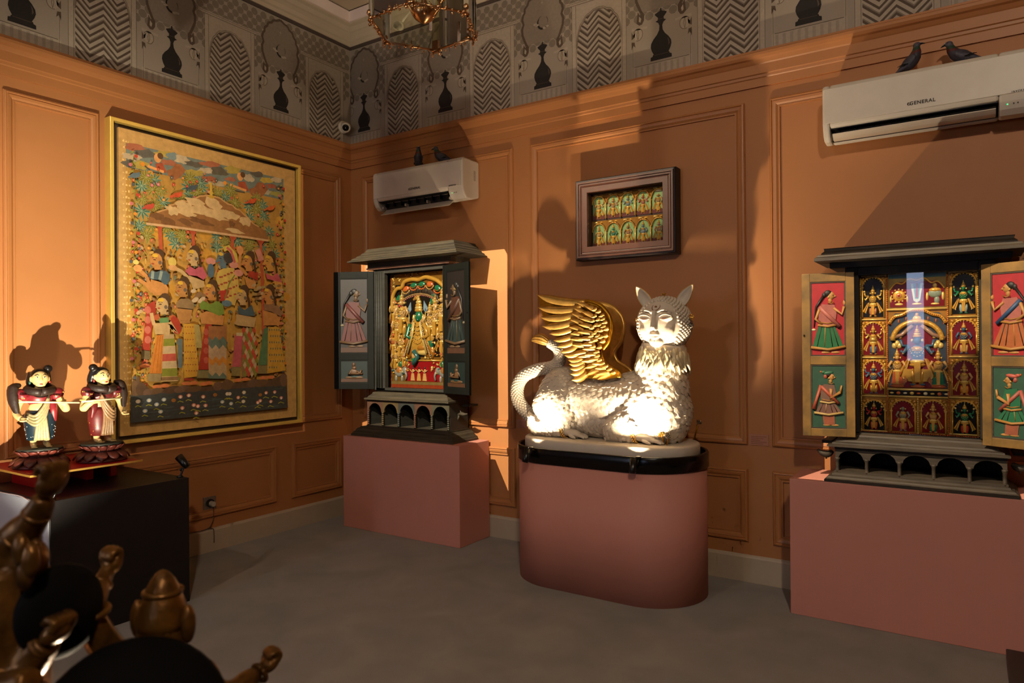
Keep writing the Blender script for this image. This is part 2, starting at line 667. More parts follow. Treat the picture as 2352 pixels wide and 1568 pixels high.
def run(prof, wall, name, m, lab, kind='structure'):
    vs, fs = [], []
    n = len(prof)
    for h, z in prof:
        if wall == 'back':
            vs += [(h, -h, z), (XR - h, -h, z)]
        elif wall == 'left':
            vs += [(h, YF + h, z), (h, -h, z)]
        elif wall == 'right':
            vs += [(XR - h, -h, z), (XR - h, YF + h, z)]
        else:
            vs += [(XR - h, YF + h, z), (h, YF + h, z)]
    for i in range(n - 1):
        fs.append((2 * i, 2 * i + 1, 2 * i + 3, 2 * i + 2))
    fs.append(tuple(2 * i for i in range(n))[::-1])
    fs.append(tuple(2 * i + 1 for i in range(n)))
    return MB().add(vs, fs, None, False).build(name, m, label=lab, kind=kind)


for w in ('back', 'left', 'right', 'front'):
    _tr[0] += 1
    run(CP, w, 'trim_%d' % _tr[0], m_trim, 'stepped orange moulding under the wallpaper of the %s wall' % w)
    run(BP, w, 'baseboard_' + w, m_base, 'beige painted baseboard along the %s wall' % w)

# ceiling cornice: dark border line, plaster cove, light fascia, tray above
DK = [(0.0, 4.165), (0.012, 4.165), (0.012, 4.190), (0.0, 4.190)]
CC = [(0.0, 4.190), (0.02, 4.190), (0.03, 4.215), (0.045, 4.225), (0.06, 4.250), (0.085, 4.268), (0.10, 4.275), (0.125, 4.300), (0.15, 4.310), (0.15, 4.325), (0.0, 4.325)]
CF = [(0.02, 4.325), (0.165, 4.325), (0.165, 4.415), (0.145, 4.415), (0.14, 4.345), (0.02, 4.345)]
m_border = mat('wallpaper_border', '#4d4038', 0.7, noise_s=20, noise_a=0.1)
for w in ('back', 'left', 'right', 'front'):
    for pr, mm, lab in ((DK, m_border, 'thin dark border line at the top of the wallpaper on the %s wall'), (CC, m_cornice, 'plaster ceiling cornice above the %s wall'),
                        (CF, m_fascia, 'pale lipped edge of the ceiling cove along the %s wall')):
        _tr[0] += 1
        run(pr, w, 'trim_%d' % _tr[0], mm, lab % w)

# ------------------------------------------------------------------ printed wallpaper frieze
C_BASE = srgb('#988b7b')
C_LITE = srgb('#a99b89')
C_MID = srgb('#847768')
C_DOT = srgb('#7b6f60')
C_DARK = srgb('#564739')
C_LINE = srgb('#6b5c4b')
C_BLK = srgb('#221d1a')
C_CHEV = srgb('#54463a')


def arch_pts(hw, zs, zt, n=9, cusps=4, side=1):
    """half of a cusped arch from the springing (hw, zs) to the apex (0, zt)"""
    pts = []
    tot = cusps * n
    for i in range(tot + 1):
        t = i / tot
        a = t * pi / 2
        r = 1 + 0.045 * abs(sin(t * cusps * pi)) - 0.02
        u = hw * cos(a) * r
        z = zs + (zt - zs) * (sin(a) ** 0.9) * (r if t < 0.96 else 1.0)
        pts.append((u, z))
    pts[-1] = (0.0, zt + 0.012)
    return pts


def stroke(pts, w):
    """outline of a line of width w through pts"""
    L, R = [], []
    n = len(pts)
    for i, (a, b) in enumerate(pts):
        x0, y0 = pts[max(i - 1, 0)]
        x1, y1 = pts[min(i + 1, n - 1)]
        dx, dy = x1 - x0, y1 - y0
        d = math.hypot(dx, dy) or 1
        L.append((a - dy / d * w / 2, b + dx / d * w / 2))
        R.append((a + dy / d * w / 2, b - dx / d * w / 2))
    return L, R


def add_stroke(mb, pts, w, h, axis, col):
    L, R = stroke(pts, w)
    for i in range(len(pts) - 1):
        mb.flat([L[i], L[i + 1], R[i + 1], R[i]], h, axis, col)


def mirror(f):
    return lambda u: -u


def chess_motif(u0, flip, wall):
    """cusped arch with crescent, chess piece, tulip brackets and railing, printed on the paper"""
    s = 1 if wall == 'back' else -1
    ax = 'y' if wall == 'back' else 'x'
    E = 1 if wall == 'left' else -1     # printed layers lie in front of the paper

    def H(k):
        return E * (0.0012 + 0.0006 * k)

    def T(pts, sg=1):
        return [(u0 + sg * p[0], p[1]) for p in pts]
    mb = MB()
    # field inside the arch
    hp = [(0.14, 3.755), (0.155, 3.79), (0.175, 3.84), (0.178, 3.885), (0.165, 3.92), (0.176, 3.955), (0.168, 3.99), (0.155, 4.005),
          (0.152, 4.035), (0.128, 4.058), (0.118, 4.085), (0.085, 4.10), (0.07, 4.122), (0.035, 4.132), (0.0, 4.15)]
    left = [(-a, b) for a, b in hp]
    poly = hp + left[::-1][1:]
    mb.flat(T(poly), H(0), ax, C_MID)
    for sg in (1, -1):
        add_stroke(mb, T(hp, sg), 0.019, H(1), ax, C_DARK)
        # tulip at the foot of the arch
        mb.flat(T([(0.135, 3.765), (0.15, 3.74), (0.165, 3.768), (0.17, 3.73), (0.175, 3.69), (0.155, 3.672), (0.135, 3.675), (0.12, 3.70), (0.118, 3.74)], sg), H(1), ax, C_DARK)
        mb.flat(T([(0.155, 3.735), (0.158, 3.70), (0.146, 3.69), (0.14, 3.715)], sg), H(2), ax, C_LITE)
        # bracket and bud
        mb.flat(T([(0.10, 3.655), (0.212, 3.665), (0.212, 3.645), (0.10, 3.64)], sg), H(1), ax, C_LITE)
        mb.flat(T([(0.165 + 0.034 * cos(a * pi / 6), 3.612 + 0.042 * sin(a * pi / 6)) for a in range(12)], sg), H(1), ax, C_LITE)
        add_stroke(mb, T([(0.165 + 0.034 * cos(a * pi / 8 + 0.4), 3.612 + 0.042 * sin(a * pi / 8 + 0.4)) for a in range(13)], sg), 0.004, H(2), ax, C_LINE)
        add_stroke(mb, T([(0.165, 3.65), (0.158, 3.61), (0.165, 3.575)], sg), 0.003, H(2), ax, C_LINE)
        add_stroke(mb, T([(0.165, 3.65), (0.172, 3.61), (0.165, 3.575)], sg), 0.003, H(2), ax, C_LINE)
        # leaves at the pilaster
        mb.flat(T([(0.212, 3.64), (0.20, 3.615), (0.185, 3.635), (0.19, 3.60), (0.212, 3.585)], sg), H(1), ax, C_DARK)
        mb.flat(T([(0.212, 3.57), (0.19, 3.565), (0.185, 3.53), (0.20, 3.545), (0.212, 3.515)], sg), H(1), ax, C_DARK)
        # slim pilaster strips
        for k in range(3):
            mb.flat(T([(0.196 + 0.006 * k, 3.30), (0.198 + 0.006 * k, 3.30), (0.198 + 0.006 * k, 3.55), (0.196 + 0.006 * k, 3.55)], sg), H(1), ax, C_LINE if k % 2 else C_LITE)
    # railing
    mb.flat(T([(-0.212, 3.30), (0.212, 3.30), (0.212, 3.398), (-0.212, 3.398)]), H(0), ax, C_LITE)
    for k in range(9):
        a = -0.19 + 0.0425 * k
        mb.flat(T([(a, 3.30), (a + 0.018, 3.30), (a + 0.018, 3.385), (a, 3.385)]), H(1), ax, C_BASE)
    mb.flat(T([(-0.195, 3.391), (0.195, 3.391), (0.195, 3.396), (-0.195, 3.396)]), H(1), ax, C_LINE)
    # crescent, clouds and star
    cr = [(0.045 * cos(a), 3.895 + 0.052 * sin(a)) for a in [radians(100 + 12 * i) for i in range(26)]]
    ci = [(0.008 + 0.041 * cos(a), 3.902 + 0.046 * sin(a)) for a in [radians(100 + 12 * i) for i in range(26)]]
    for i in range(25):
        mb.flat(T([cr[i], cr[i + 1], ci[i + 1], ci[i]]), H(1), ax, C_BLK if 3 < i < 15 else C_DARK)
    for cx, cz in ((-0.06, 3.895), (-0.045, 3.885), (0.02, 3.852), (0.04, 3.858)):
        mb.flat(T([(cx + 0.017 * cos(a * pi / 5), cz + 0.009 * sin(a * pi / 5)) for a in range(10)]), H(2), ax, C_LITE)
    st = [(0.014 * (1 if k % 2 == 0 else 0.18) * sin(k * pi / 4), 4.045 + 0.022 * (1 if k % 2 == 0 else 0.18) * cos(k * pi / 4)) for k in range(8)]
    mb.flat(T(st), H(1), ax, C_LITE)
    # chess piece
    half = [(0.075, 3.408), (0.074, 3.432), (0.06, 3.437), (0.058, 3.446), (0.052, 3.449), (0.066, 3.475), (0.073, 3.50), (0.070, 3.525), (0.052, 3.553), (0.028, 3.578),
            (0.013, 3.605), (0.010, 3.635), (0.018, 3.655), (0.038, 3.668), (0.022, 3.674), (0.020, 3.690), (0.026, 3.696), (0.042, 3.714), (0.040, 3.721), (0.012, 3.731), (0.006, 3.735), (0.004, 3.752)]
    mb.flat(T(half + [(-a, b) for a, b in half[::-1]]), H(2), ax, C_BLK)
    hl = s * 1.0
    mb.flat(T([(0.052, 3.49), (0.062, 3.505), (0.056, 3.53), (0.045, 3.545), (0.052, 3.515)]), H(3), ax, C_DARK)
    mb.flat(T([(-0.05, 3.441), (0.05, 3.441), (0.05, 3.444), (-0.05, 3.444)]), H(3), ax, C_DARK)
    mb.flat(T([(-0.018, 3.678), (0.018, 3.678), (0.018, 3.681), (-0.018, 3.681)]), H(3), ax, C_DARK)
    par = wall_back if wall == 'back' else wall_left
    mb.build('chess_arch_print', m_print, par)


def chevron_motif(u0, wall):
    ax = 'y' if wall == 'back' else 'x'
    E = 1 if wall == 'left' else -1

    def H(k):
        return E * (0.0012 + 0.0006 * k)

    def T(pts, sg=1):
        return [(u0 + sg * p[0], p[1]) for p in pts]
    mb = MB()
    mb.flat(T([(-0.212, 3.30), (0.212, 3.30), (0.212, 3.948), (-0.212, 3.948)]), H(0), ax, C_LITE)
    mb.flat(T([(-0.232, 3.945), (0.232, 3.945), (0.25, 3.962), (0.25, 3.97), (-0.25, 3.97), (-0.25, 3.962)]), H(1), ax, C_LITE)
    mb.flat(T([(-0.235, 3.943), (0.235, 3.943), (0.235, 3.947), (-0.235, 3.947)]), H(2), ax, C_LINE)
    mb.flat(T([(-0.25, 3.959), (0.25, 3.959), (0.25, 3.962), (-0.25, 3.962)]), H(2), ax, C_LINE)
    for sg in (1, -1):
        for a in (0.212, 0.180):
            mb.flat(T([(a - 0.0015, 3.30), (a + 0.0015, 3.30), (a + 0.0015, 3.94), (a - 0.0015, 3.94)], sg), H(1), ax, C_LINE)
    # cusped opening: field, outline, chevrons clipped to it
    def top(u):
        a = min(1.0, abs(u) / 0.172)
        t = math.acos(a) / (pi / 2)
        base = 3.625 + (3.865 - 3.625) * (1 - a ** 2.3) ** 0.5 * 0.98
        return base + 0.012 * abs(sin(t * 4 * pi)) + (0.014 * max(0, 1 - abs(u) / 0.02))
    N = 34
    us = [-0.172 + 0.344 * i / N for i in range(N + 1)]
    outline = [(u, top(u)) for u in us]
    mb.flat(T([(0.172, 3.30)] + outline[::-1] + [(-0.172, 3.30)]), H(1), ax, C_LITE)
    add_stroke(mb, T(outline), 0.006, H(3), ax, C_LINE)
    add_stroke(mb, T([(u * 1.04, z + 0.012) for u, z in outline]), 0.003, H(3), ax, C_LINE)

    def zig(u):
        ph = (u + 0.172) / 0.172 % 1.0
        return 0.078 * abs(1 - 2 * ph)
    P = 0.0435
    hh = [(C_CHEV, 0.0, 0.40), (C_DOT, 0.40, 0.62)]
    fine = sorted(set([-0.172, -0.086, 0.0, 0.086, 0.172] + [round(x, 5) for x in us]))
    for k in range(-2, 15):
        zb = 3.30 + k * P
        for colr, lo, hi in (hh if k % 2 else hh[:1]):
            for i in range(len(fine) - 1):
                a, b = fine[i] + 0.0, fine[i + 1] - 0.0
                ea, eb = a + 1e-5, b - 1e-5
                za0, zb0 = zb + zig(ea) + lo * P, zb + zig(eb) + lo * P
                za1, zb1 = zb + zig(ea) + hi * P, zb + zig(eb) + hi * P
                ta, tb = top(a) - 0.004, top(b) - 0.004
                za0, zb0 = max(za0, 3.30), max(zb0, 3.30)
                za1, zb1 = min(max(za1, 3.30), ta), min(max(zb1, 3.30), tb)
                if za1 <= za0 + 1e-4 and zb1 <= zb0 + 1e-4:
                    continue
                za1, zb1 = max(za1, za0), max(zb1, zb0)
                mb.flat(T([(a, za0), (b, zb0), (b, zb1), (a, za1)]), H(2), ax, colr)
    par = wall_back if wall == 'back' else wall_left
    mb.build('chevron_arch_print', m_print, par)


def paper(wall):
    ax = 'y' if wall == 'back' else 'x'
    E = 1 if wall == 'left' else -1
    par = wall_back if wall == 'back' else wall_left
    lo, hi = (0.0, XR) if wall == 'back' else (YF, 0.0)
    mb = MB()
    h0, h1 = (0.0, -0.0012) if wall == 'back' else (0.0, 0.0012)
    if wall == 'back':
        mb.bx(lo, hi, -0.001, 0.0, 3.295, 4.17, C_BASE)
    else:
        mb.bx(0.0, 0.001, lo, hi, 3.295, 4.17, C_BASE)
    mb.build('wallpaper', m_paper, par)
    # polka dots on the ground of the paper
    dm = MB()
    P = 0.0843
    n = int((hi - lo) / P)
    lim = min(n, 66) if wall == 'back' else n
    for i in range(n * 2 + 1):
        u = (lo + i * P / 2) if wall == 'back' else (hi - i * P / 2)
        if (wall == 'back' and u > 6.0) or (wall == 'left' and u < -4.5):
            continue
        for j in range(12):
            z = 3.72 + j * 0.0405
            if (i + j) % 2 or z > 4.14:
                continue
            if u - 0.03 < lo or u + 0.03 > hi:
                continue
            dm.flat([(u + 0.030 * cos(a * pi / 4 + pi / 8), z + 0.030 * sin(a * pi / 4 + pi / 8)) for a in range(8)], E * 0.00106, ax, C_DOT)
    dm.build('dot_print', m_print, par, kind='stuff')


paper('back')
paper('left')
for k in range(7):
    chess_motif(0.17 + 0.9265 * k, False, 'back')
    chevron_motif(0.633 + 0.9265 * k, 'back')
for k in range(5):
    chess_motif(-0.765 - 0.9265 * k, False, 'left')
    chevron_motif(-0.30 - 0.9265 * k, 'left')
# ================================================================== plinths and the black table
def stadium(x0, x1, y0, y1, n=20, r=None):
    r = r or (y1 - y0) / 2
    cx = [(x1 - r, y0 + r, -pi / 2), (x1 - r, y1 - r, 0), (x0 + r, y1 - r, pi / 2), (x0 + r, y0 + r, pi)]
    out = []
    for a, b, t in cx:
        for i in range(n + 1):
            an = t + (pi / 2) * i / n
            p = (a + r * cos(an), b + r * sin(an))
            if not out or (Vector(p) - Vector(out[-1])).length > 1e-6:
                out.append(p)
    if (Vector(out[0]) - Vector(out[-1])).length < 1e-6:
        out.pop()
    return out


def stad_ring(mb, prof, x0, x1, y0, y1, n=20, col=None, capb=True, capt=True):
    """sweep (inset, z) profile around a stadium"""
    rows = []
    for ins, z in prof:
        rows.append([(a, b, z) for a, b in stadium(x0 + ins, x1 - ins, y0 + ins, y1 - ins, n)])
    m = len(rows[0])
    vs = [p for r in rows for p in r]
    fs = []
    for i in range(len(rows) - 1):
        for k in range(m):
            fs.append((i * m + k, i * m + (k + 1) % m, (i + 1) * m + (k + 1) % m, (i + 1) * m + k))
    if capb:
        fs.append(tuple(range(m))[::-1])
    if capt:
        fs.append(tuple((len(rows) - 1) * m + k for k in range(m)))
    mb.add(vs, fs, col, False)


MB().bx(0.305, 1.522, -0.402, -0.022, 0.0, 0.752).build('plinth', m_pink, origin=(0.91, -0.2, 0), bevel=0.003,
    label='pink box plinth under the dark green shrine in the corner', cat='plinth')
MB().bx(3.827, 5.06, -0.405, -0.022, 0.0, 0.745).build('plinth', m_pink, origin=(4.44, -0.2, 0), bevel=0.003,
    label='pink box plinth under the yellow-doored shrine', cat='plinth')
PX0, PX1, PY0, PY1 = 2.135, 3.362, -0.775, -0.105
lp = thing('rounded_plinth', (2.75, -0.44, 0), 'pink round-ended plinth with black rim under the winged lion', 'plinth')
b = MB()
stad_ring(b, [(0.0, 0.0), (0.0, 0.757)], PX0, PX1, PY0, PY1, 28)
o = b.build('body', m_pink, lp)
for p in o.data.polygons:
    p.use_smooth = len(p.vertices) == 4
b = MB()
stad_ring(b, [(-0.004, 0.757), (-0.010, 0.762), (-0.010, 0.846), (-0.006, 0.852), (0.008, 0.852), (0.010, 0.846), (0.010, 0.790)], PX0, PX1, PY0, PY1, 28, capt=True)
o = b.build('rim', m_black, lp, label='glossy black rim')
for p in o.data.polygons:
    p.use_smooth = len(p.vertices) == 4

# black table against the left wall
tb = thing('display_table', (0.41, -2.46, 0), 'black box table against the left wall carrying the two flute players', 'table')
MB().bx(0.02, 0.809, -2.826, -2.082, 0.0, 0.728).build('body', m_blackmatt, tb, bevel=0.002)
m_grey = mat('grey_laminate', '#c3c7d2', 0.4, noise_s=3, noise_a=0.03)
MB().bx(0.022, 0.8, -2.833, -2.8262, 0.0, 0.716).build('side_panel', m_grey, tb, label='pale grey end panel')
MB().tube(spline([(0.02, -2.8375, 0.722), (0.25, -2.842, 0.719), (0.5, -2.838, 0.724), (0.66, -2.845, 0.712), (0.80, -2.8375, 0.722)], 6), 0.0032, 8).build('cable', mat('white_cable', '#d8d8dc', 0.45, noise_s=30, noise_a=0.05), origin=(0.4, -2.84, 0.72),
    label='thin white cable along the near edge of the black table', cat='cable')
# dark piece of furniture cut off at the right edge of the photo
# ================================================================== air conditioners
m_acw = mat('ac_white_plastic', '#cfc4b4', 0.38, noise_s=6, noise_a=0.05, bump_s=0)
m_acd = mat('ac_dark_inside', '#0d0b0a', 0.6, noise_s=20, noise_a=0.2)
m_ink = mat('printed_ink', '#2e2822', 0.6, noise_s=40, noise_a=0.08)
m_led = mat('green_led', '#40ff90', 0.4, emit='#37ff8a', emit_s=2.5, noise_s=10, noise_a=0.02)
m_flap = mat('ac_flap_plastic', '#c9bba8', 0.4, noise_s=5, noise_a=0.06)


def ac_unit(x0, x1, s0, s1, open_, label, tx, twx):
    root = thing('air_conditioner', ((x0 + x1) / 2, -0.11, 2.64), label, 'air conditioner', 'wall air conditioners')
    full = [(-0.002, 2.655), (-0.10, 2.628), (-0.165, 2.632), (-0.195, 2.655), (-0.213, 2.690), (-0.222, 2.720), (-0.222, 2.915), (-0.214, 2.936), (-0.19, 2.945), (-0.002, 2.938)]
    notch = [(-0.002, 2.655), (-0.085, 2.630), (-0.105, 2.640), (-0.105, 2.692), (-0.213, 2.700), (-0.222, 2.720), (-0.222, 2.915), (-0.214, 2.936), (-0.19, 2.945), (-0.002, 2.938)]
    b = MB()
    b.prism(full, x0, s0, 'x')
    b.prism(notch, s0, s1, 'x')
    b.prism(full, s1, x1, 'x')
    b.build('body', m_acw, root, bevel=0.012)
    # vent
    v = MB()
    v.bx(s0 + 0.001, s1 - 0.001, -0.125, -0.106, 2.642, 2.694)
    v.bx(s0 + 0.001, s1 - 0.001, -0.20, -0.107, 2.6945, 2.6985)
    v.build('vent', m_acd, root, label='dark air outlet slot')
    for k in range(9):
        xx = s0 + (s1 - s0) * (k + 0.5) / 9
        MB().bx(xx - 0.0015, xx + 0.0015, -0.16, -0.126, 2.655, 2.69).build('fin', m_acd, root)
    # flap, hinged along its rear edge
    ang = radians(38 if open_ else 12)
    fl = []
    for i in range(7):
        t = i / 6
        r = 0.092 * t
        bulge = 0.012 * sin(pi * t)
        fl.append((-0.118 - r * cos(ang) - bulge * sin(ang), 2.648 + (-r * sin(ang) if open_ else r * sin(ang)) - bulge))
    lo = [(a, z - 0.005) for a, z in fl]
    fb = MB()
    fb.prism(fl + lo[::-1], s0 + 0.012, s1 - 0.012, 'x')
    fb.build('flap', m_flap, root, bevel=0.0015, label='outlet flap')
    for t in (0.02, 0.35, 0.66, 0.97):
        xx = s0 + (s1 - s0) * t
        MB().bx(xx - 0.006, xx + 0.006, -0.165, -0.12, 2.642, 2.662).build('hinge', m_flap, root)
    # front panel
    pa = MB()
    pa.bx(x0 + 0.012, x1 - 0.02, -0.2275, -0.221, 2.722, 2.918)
    pa.build('front_panel', m_acw, root, bevel=0.004)
    Mx = Matrix.Translation((tx + 0.008, -0.2285, 2.755)) @ Matrix.Rotation(pi / 2, 4, 'X')
    link('lettering', text_mesh('GENERAL', 0.0255, Mx, space=1.12), m_ink, root, label='brand lettering')
    lg = MB()
    cx = tx - 0.053
    lg.tube([(cx, -0.2272, 2.755), (cx, -0.2290, 2.755)], 0.0085, 20)
    lg.build('logo_disc', m_ink, root)
    MB().add([(cx - 0.0025, -0.2293, 2.7485), (cx + 0.0012, -0.2293, 2.7485), (cx + 0.0038, -0.2293, 2.762), (cx + 0.0001, -0.2293, 2.762)], [(0, 1, 2, 3)]).build('logo_stroke', m_acw, root)
    Mx = Matrix.Translation((twx, -0.2285, 2.728)) @ Matrix.Rotation(pi / 2, 4, 'X')
    link('lettering', text_mesh('INVERTER', 0.0125, Mx, space=1.35, shear=0.25), m_ink, root)
    ly = -0.2045
    MB().ell((s1 + 0.035, ly - 0.002, 2.676), (0.0032, 0.0025, 0.0022), 8, 6).build('indicator_light', m_led, root, label='small green indicator light')
    for dx in (0.058, 0.075):
        MB().bx(s1 + dx, s1 + dx + 0.005, ly - 0.004, ly + 0.002, 2.674, 2.680).build('button', m_ink, root)
    st = MB()
    st.bx(x1 - 0.0005, x1 + 0.0008, -0.075, -0.05, 2.78, 2.86)
    st.build('sticker', mat('sticker_grey', '#a89c8a', 0.6, noise_s=150, noise_a=0.5), root)
    return root


ac_unit(0.487, 1.432, 0.535, 1.285, True, 'smaller-looking white air conditioner with open flap above the corner shrine', 0.950, 1.338)
ac_unit(3.983, 5.11, 4.02, 4.80, False, 'large white air conditioner above the right-hand shrine, cut by the photo edge', 4.462, 4.885)

# ================================================================== pigeons
m_pig = mat('painted_pigeon', '#ffffff', 0.5, vcol=True, noise_s=60, noise_a=0.15)
m_eye = mat('pigeon_eye', '#7a1414', 0.3, noise_s=50, noise_a=0.05)
m_beak = mat('pigeon_beak', '#131012', 0.35, noise_s=40, noise_a=0.1)
m_cere = mat('pigeon_cere', '#b9b2ac', 0.6, noise_s=40, noise_a=0.1)


def pigeon(loc, rz, pitch, size, label, lean=0.0):
    root = thing('pigeon', loc, label, 'bird ornament', 'pigeon ornaments on the air conditioners')
    b = MB()
    b.ell((0.0, 0, 0.052), (0.075, 0.043, 0.046), 12, 8, R=Matrix.Rotation(-0.35, 3, 'Y'))
    b.tube([(-0.03, 0, 0.055), (-0.09, 0, 0.028), (-0.155, 0, 0.008)], [0.042, 0.026, 0.010], 10, flat=0.6)
    b.tube([(0.035, 0, 0.07), (0.062, 0, 0.105), (0.072, 0, 0.135)], [0.042, 0.031, 0.022], 12)
    b.ell((0.078, 0, 0.145), (0.027, 0.021, 0.022), 12, 8)
    me = fuse(b, 0.0045, 4, 'pigeon_body')
    g1, g2, g3, red, dk = srgb('#4f4d57'), srgb('#1d3a2c'), srgb('#3a3741'), srgb('#5a1f18'), srgb('#17151a')

    def colr(p):
        if p.z > 0.128 and p.x > 0.04:
            return g1
        if p.z > 0.103 and p.x > 0.02:
            return g2
        if p.z > 0.085 and p.x > 0.03:
            return red
        if p.x < -0.105:
            return dk
        return g3
    paint(me, colr)
    R = Matrix.Translation(loc) @ Matrix.Rotation(rz, 4, 'Z') @ Matrix.Rotation(pitch, 4, 'Y') @ Matrix.Scale(size, 4)
    me.transform(R)
    link('body', me, m_pig, root)
    for sg in (-1, 1):
        w = MB()
        vs, fs = [], []
        N, K = 10, 5
        for i in range(N + 1):
            t = i / N
            x = 0.045 - 0.165 * t
            hw = 0.036 * sin(pi * min(1, (t * 0.9 + 0.12))) ** 0.7 * (1 - 0.55 * t)
            zc = 0.066 - 0.048 * t
            yc = (0.040 - 0.024 * t)
            for k in range(K + 1):
                a = -1 + 2 * k / K
                vs.append((x, sg * (yc + 0.008 * (1 - a * a)), zc + hw * a))
        for i in range(N):
            for k in range(K):
                q = (i * (K + 1) + k, (i + 1) * (K + 1) + k, (i + 1) * (K + 1) + k + 1, i * (K + 1) + k + 1)
                fs.append(q if sg > 0 else q[::-1])
        w.M = R
        w.add(vs, fs, srgb('#45424c'), True)
        o = w.build('wing', m_pig, root)
        so = o.modifiers.new('thick', 'SOLIDIFY')
        so.thickness = 0.006
        so.offset = -1
        for (xa, xb) in ((-0.035, -0.07), (-0.055, -0.085)):
            s = MB()
            s.M = R
            s.tube([(xa + 0.02, sg * 0.0455, 0.035), (xa - 0.01, sg * 0.0425, 0.050), (xb, sg * 0.036, 0.052)], [0.003, 0.0035, 0.002], 6, srgb('#121014'))
            s.build('wing_bar', m_pig, root)
        e = MB()
        e.M = R
        e.ell((0.087, sg * 0.0188, 0.150), 0.0036, 8, 6)
        e.build('eye', m_eye, root)
    bk = MB()
    bk.M = R
    bk.tube([(0.098, 0, 0.142), (0.114, 0, 0.136), (0.126, 0, 0.127)], [0.0095, 0.0075, 0.002], 8, flat=0.8)
    bk.build('beak', m_beak, root)
    ce = MB()
    ce.M = R
    ce.ell((0.101, 0, 0.150), (0.006, 0.008, 0.005), 8, 6)
    ce.build('cere', m_cere, root)
    return root


pigeon((4.425, -0.12, 2.976), radians(-6), radians(-20), 0.74, 'dark pigeon facing right, perched on the larger air conditioner')
pigeon((4.642, -0.12, 2.951), radians(186), radians(-3), 0.76, 'dark pigeon facing left, perched on the larger air conditioner')
pigeon((0.905, -0.12, 2.972), radians(-48), radians(-16), 0.80, 'dark pigeon turned towards the room on the corner air conditioner')
pigeon((1.150, -0.12, 2.953), radians(194), radians(-5), 0.80, 'dark pigeon facing left on the corner air conditioner')

# ================================================================== wall camera, socket, plaques
m_cctv = mat('camera_white', '#c9bca6', 0.4, noise_s=10, noise_a=0.04)
cc = thing('security_camera', (0.0, -0.105, 3.44), 'small white dome security camera on the wallpaper in the corner', 'camera')
b = MB()
b.M = Matrix.Translation((0.0, -0.105, 3.445)) @ Matrix.Rotation(pi / 2, 4, 'Y')
b.lathe([(0.052, 0.0), (0.055, 0.012), (0.050, 0.028), (0.030, 0.034)], 28)
b.build('mount', m_cctv, cc)
d = Vector((0.62, -0.66, -0.42)).normalized()
c0 = Vector((0.052, -0.108, 3.437))
b = MB()
b.tube([c0 - d * 0.04, c0 - d * 0.03, c0 + d * 0.022, c0 + d * 0.03], [0.030, 0.043, 0.043, 0.037], 28)
b.build('ball', m_cctv, cc)
b = MB()
b.tube([c0 + d * 0.028, c0 + d * 0.034], [0.030, 0.028], 24)
b.ell(c0 + d * 0.031, 0.014, 12, 8)
b.build('lens', m_black, cc, label='glossy black lens window')

so = thing('wall_socket', (0.0, -1.425, 0.355), 'metal wall socket with a round plug above the baseboard', 'socket')
m_steel = mat('brushed_steel', '#8d8479', 0.35, 0.7, noise_s=60, noise_a=0.12)
MB().bx(0.0, 0.010, -1.476, -1.376, 0.306, 0.400).build('plate', m_steel, so, bevel=0.002)
b = MB()
b.tube([(0.010, -1.425, 0.355), (0.022, -1.425, 0.355), (0.022, -1.425, 0.355), (0.024, -1.425, 0.355)], [0.030, 0.029, 0.029, 0.024], 20)
b.build('plug_ring', m_black, so)
b = MB()
b.tube([(0.022, -1.425, 0.352), (0.055, -1.424, 0.350), (0.058, -1.424, 0.350)], [0.021, 0.020, 0.016], 8, smooth=False)
b.build('plug', mat('plug_grey', '#b3a796', 0.5, noise_s=20, noise_a=0.05), so)
MB().tube(spline([(0.03, -1.415, 0.335), (0.026, -1.405, 0.27), (0.024, -1.42, 0.21), (0.021, -1.46, 0.175), (0.0215, -1.60, 0.172), (0.0215, -2.0, 0.172)], 8), 0.003, 8).build(
    'power_cord', mat('cord_brown', '#5b4334', 0.6, noise_s=30, noise_a=0.1), so)
MB().tube(spline([(0.0215, -1.45, 0.173), (0.0225, -1.41, 0.165), (0.0225, -1.402, 0.12), (0.0225, -1.402, 0.06)], 6), 0.003, 8).build('cord_end', MATS['cord_brown'], so)

m_plq = mat('plaque_card', '#b07860', 0.7, noise_s=8, noise_a=0.04)
m_plqt = mat('plaque_print', '#7d4c38', 0.7, noise_s=40, noise_a=0.1)


def plaque(wall, u0, u1, z0, z1, lab):
    cx = (u0 + u1) / 2
    root = thing('wall_plaque', (cx, -0.002, z0) if wall == 'b' else (0.002, cx, z0), lab, 'plaque', 'caption plaques on the walls')
    (MB().bx(u0, u1, -0.005, -0.0005, z0, z1) if wall == 'b' else MB().bx(0.0005, 0.005, u0, u1, z0, z1)).build('card', m_plq, root)
    for k in range(5):
        z = z1 - 0.012 - 0.011 * k
        a, c = u0 + 0.012, u1 - 0.012 - 0.02 * (k % 3)
        (MB().bx(a, c, -0.0058, -0.005, z - 0.0025, z) if wall == 'b' else MB().bx(0.005, 0.0058, a, c, z - 0.0025, z)).build('text_line', m_plqt, root)


plaque('b', 1.775, 1.895, 0.862, 0.926, 'small pinkish caption plaque left of the winged lion')
plaque('b', 3.507, 3.624, 0.858, 0.925, 'small pinkish caption plaque between the lion and the right-hand shrine')
plaque('l', -2.84, -2.745, 0.90, 0.98, 'small caption plaque at the left photo edge behind the figurines')

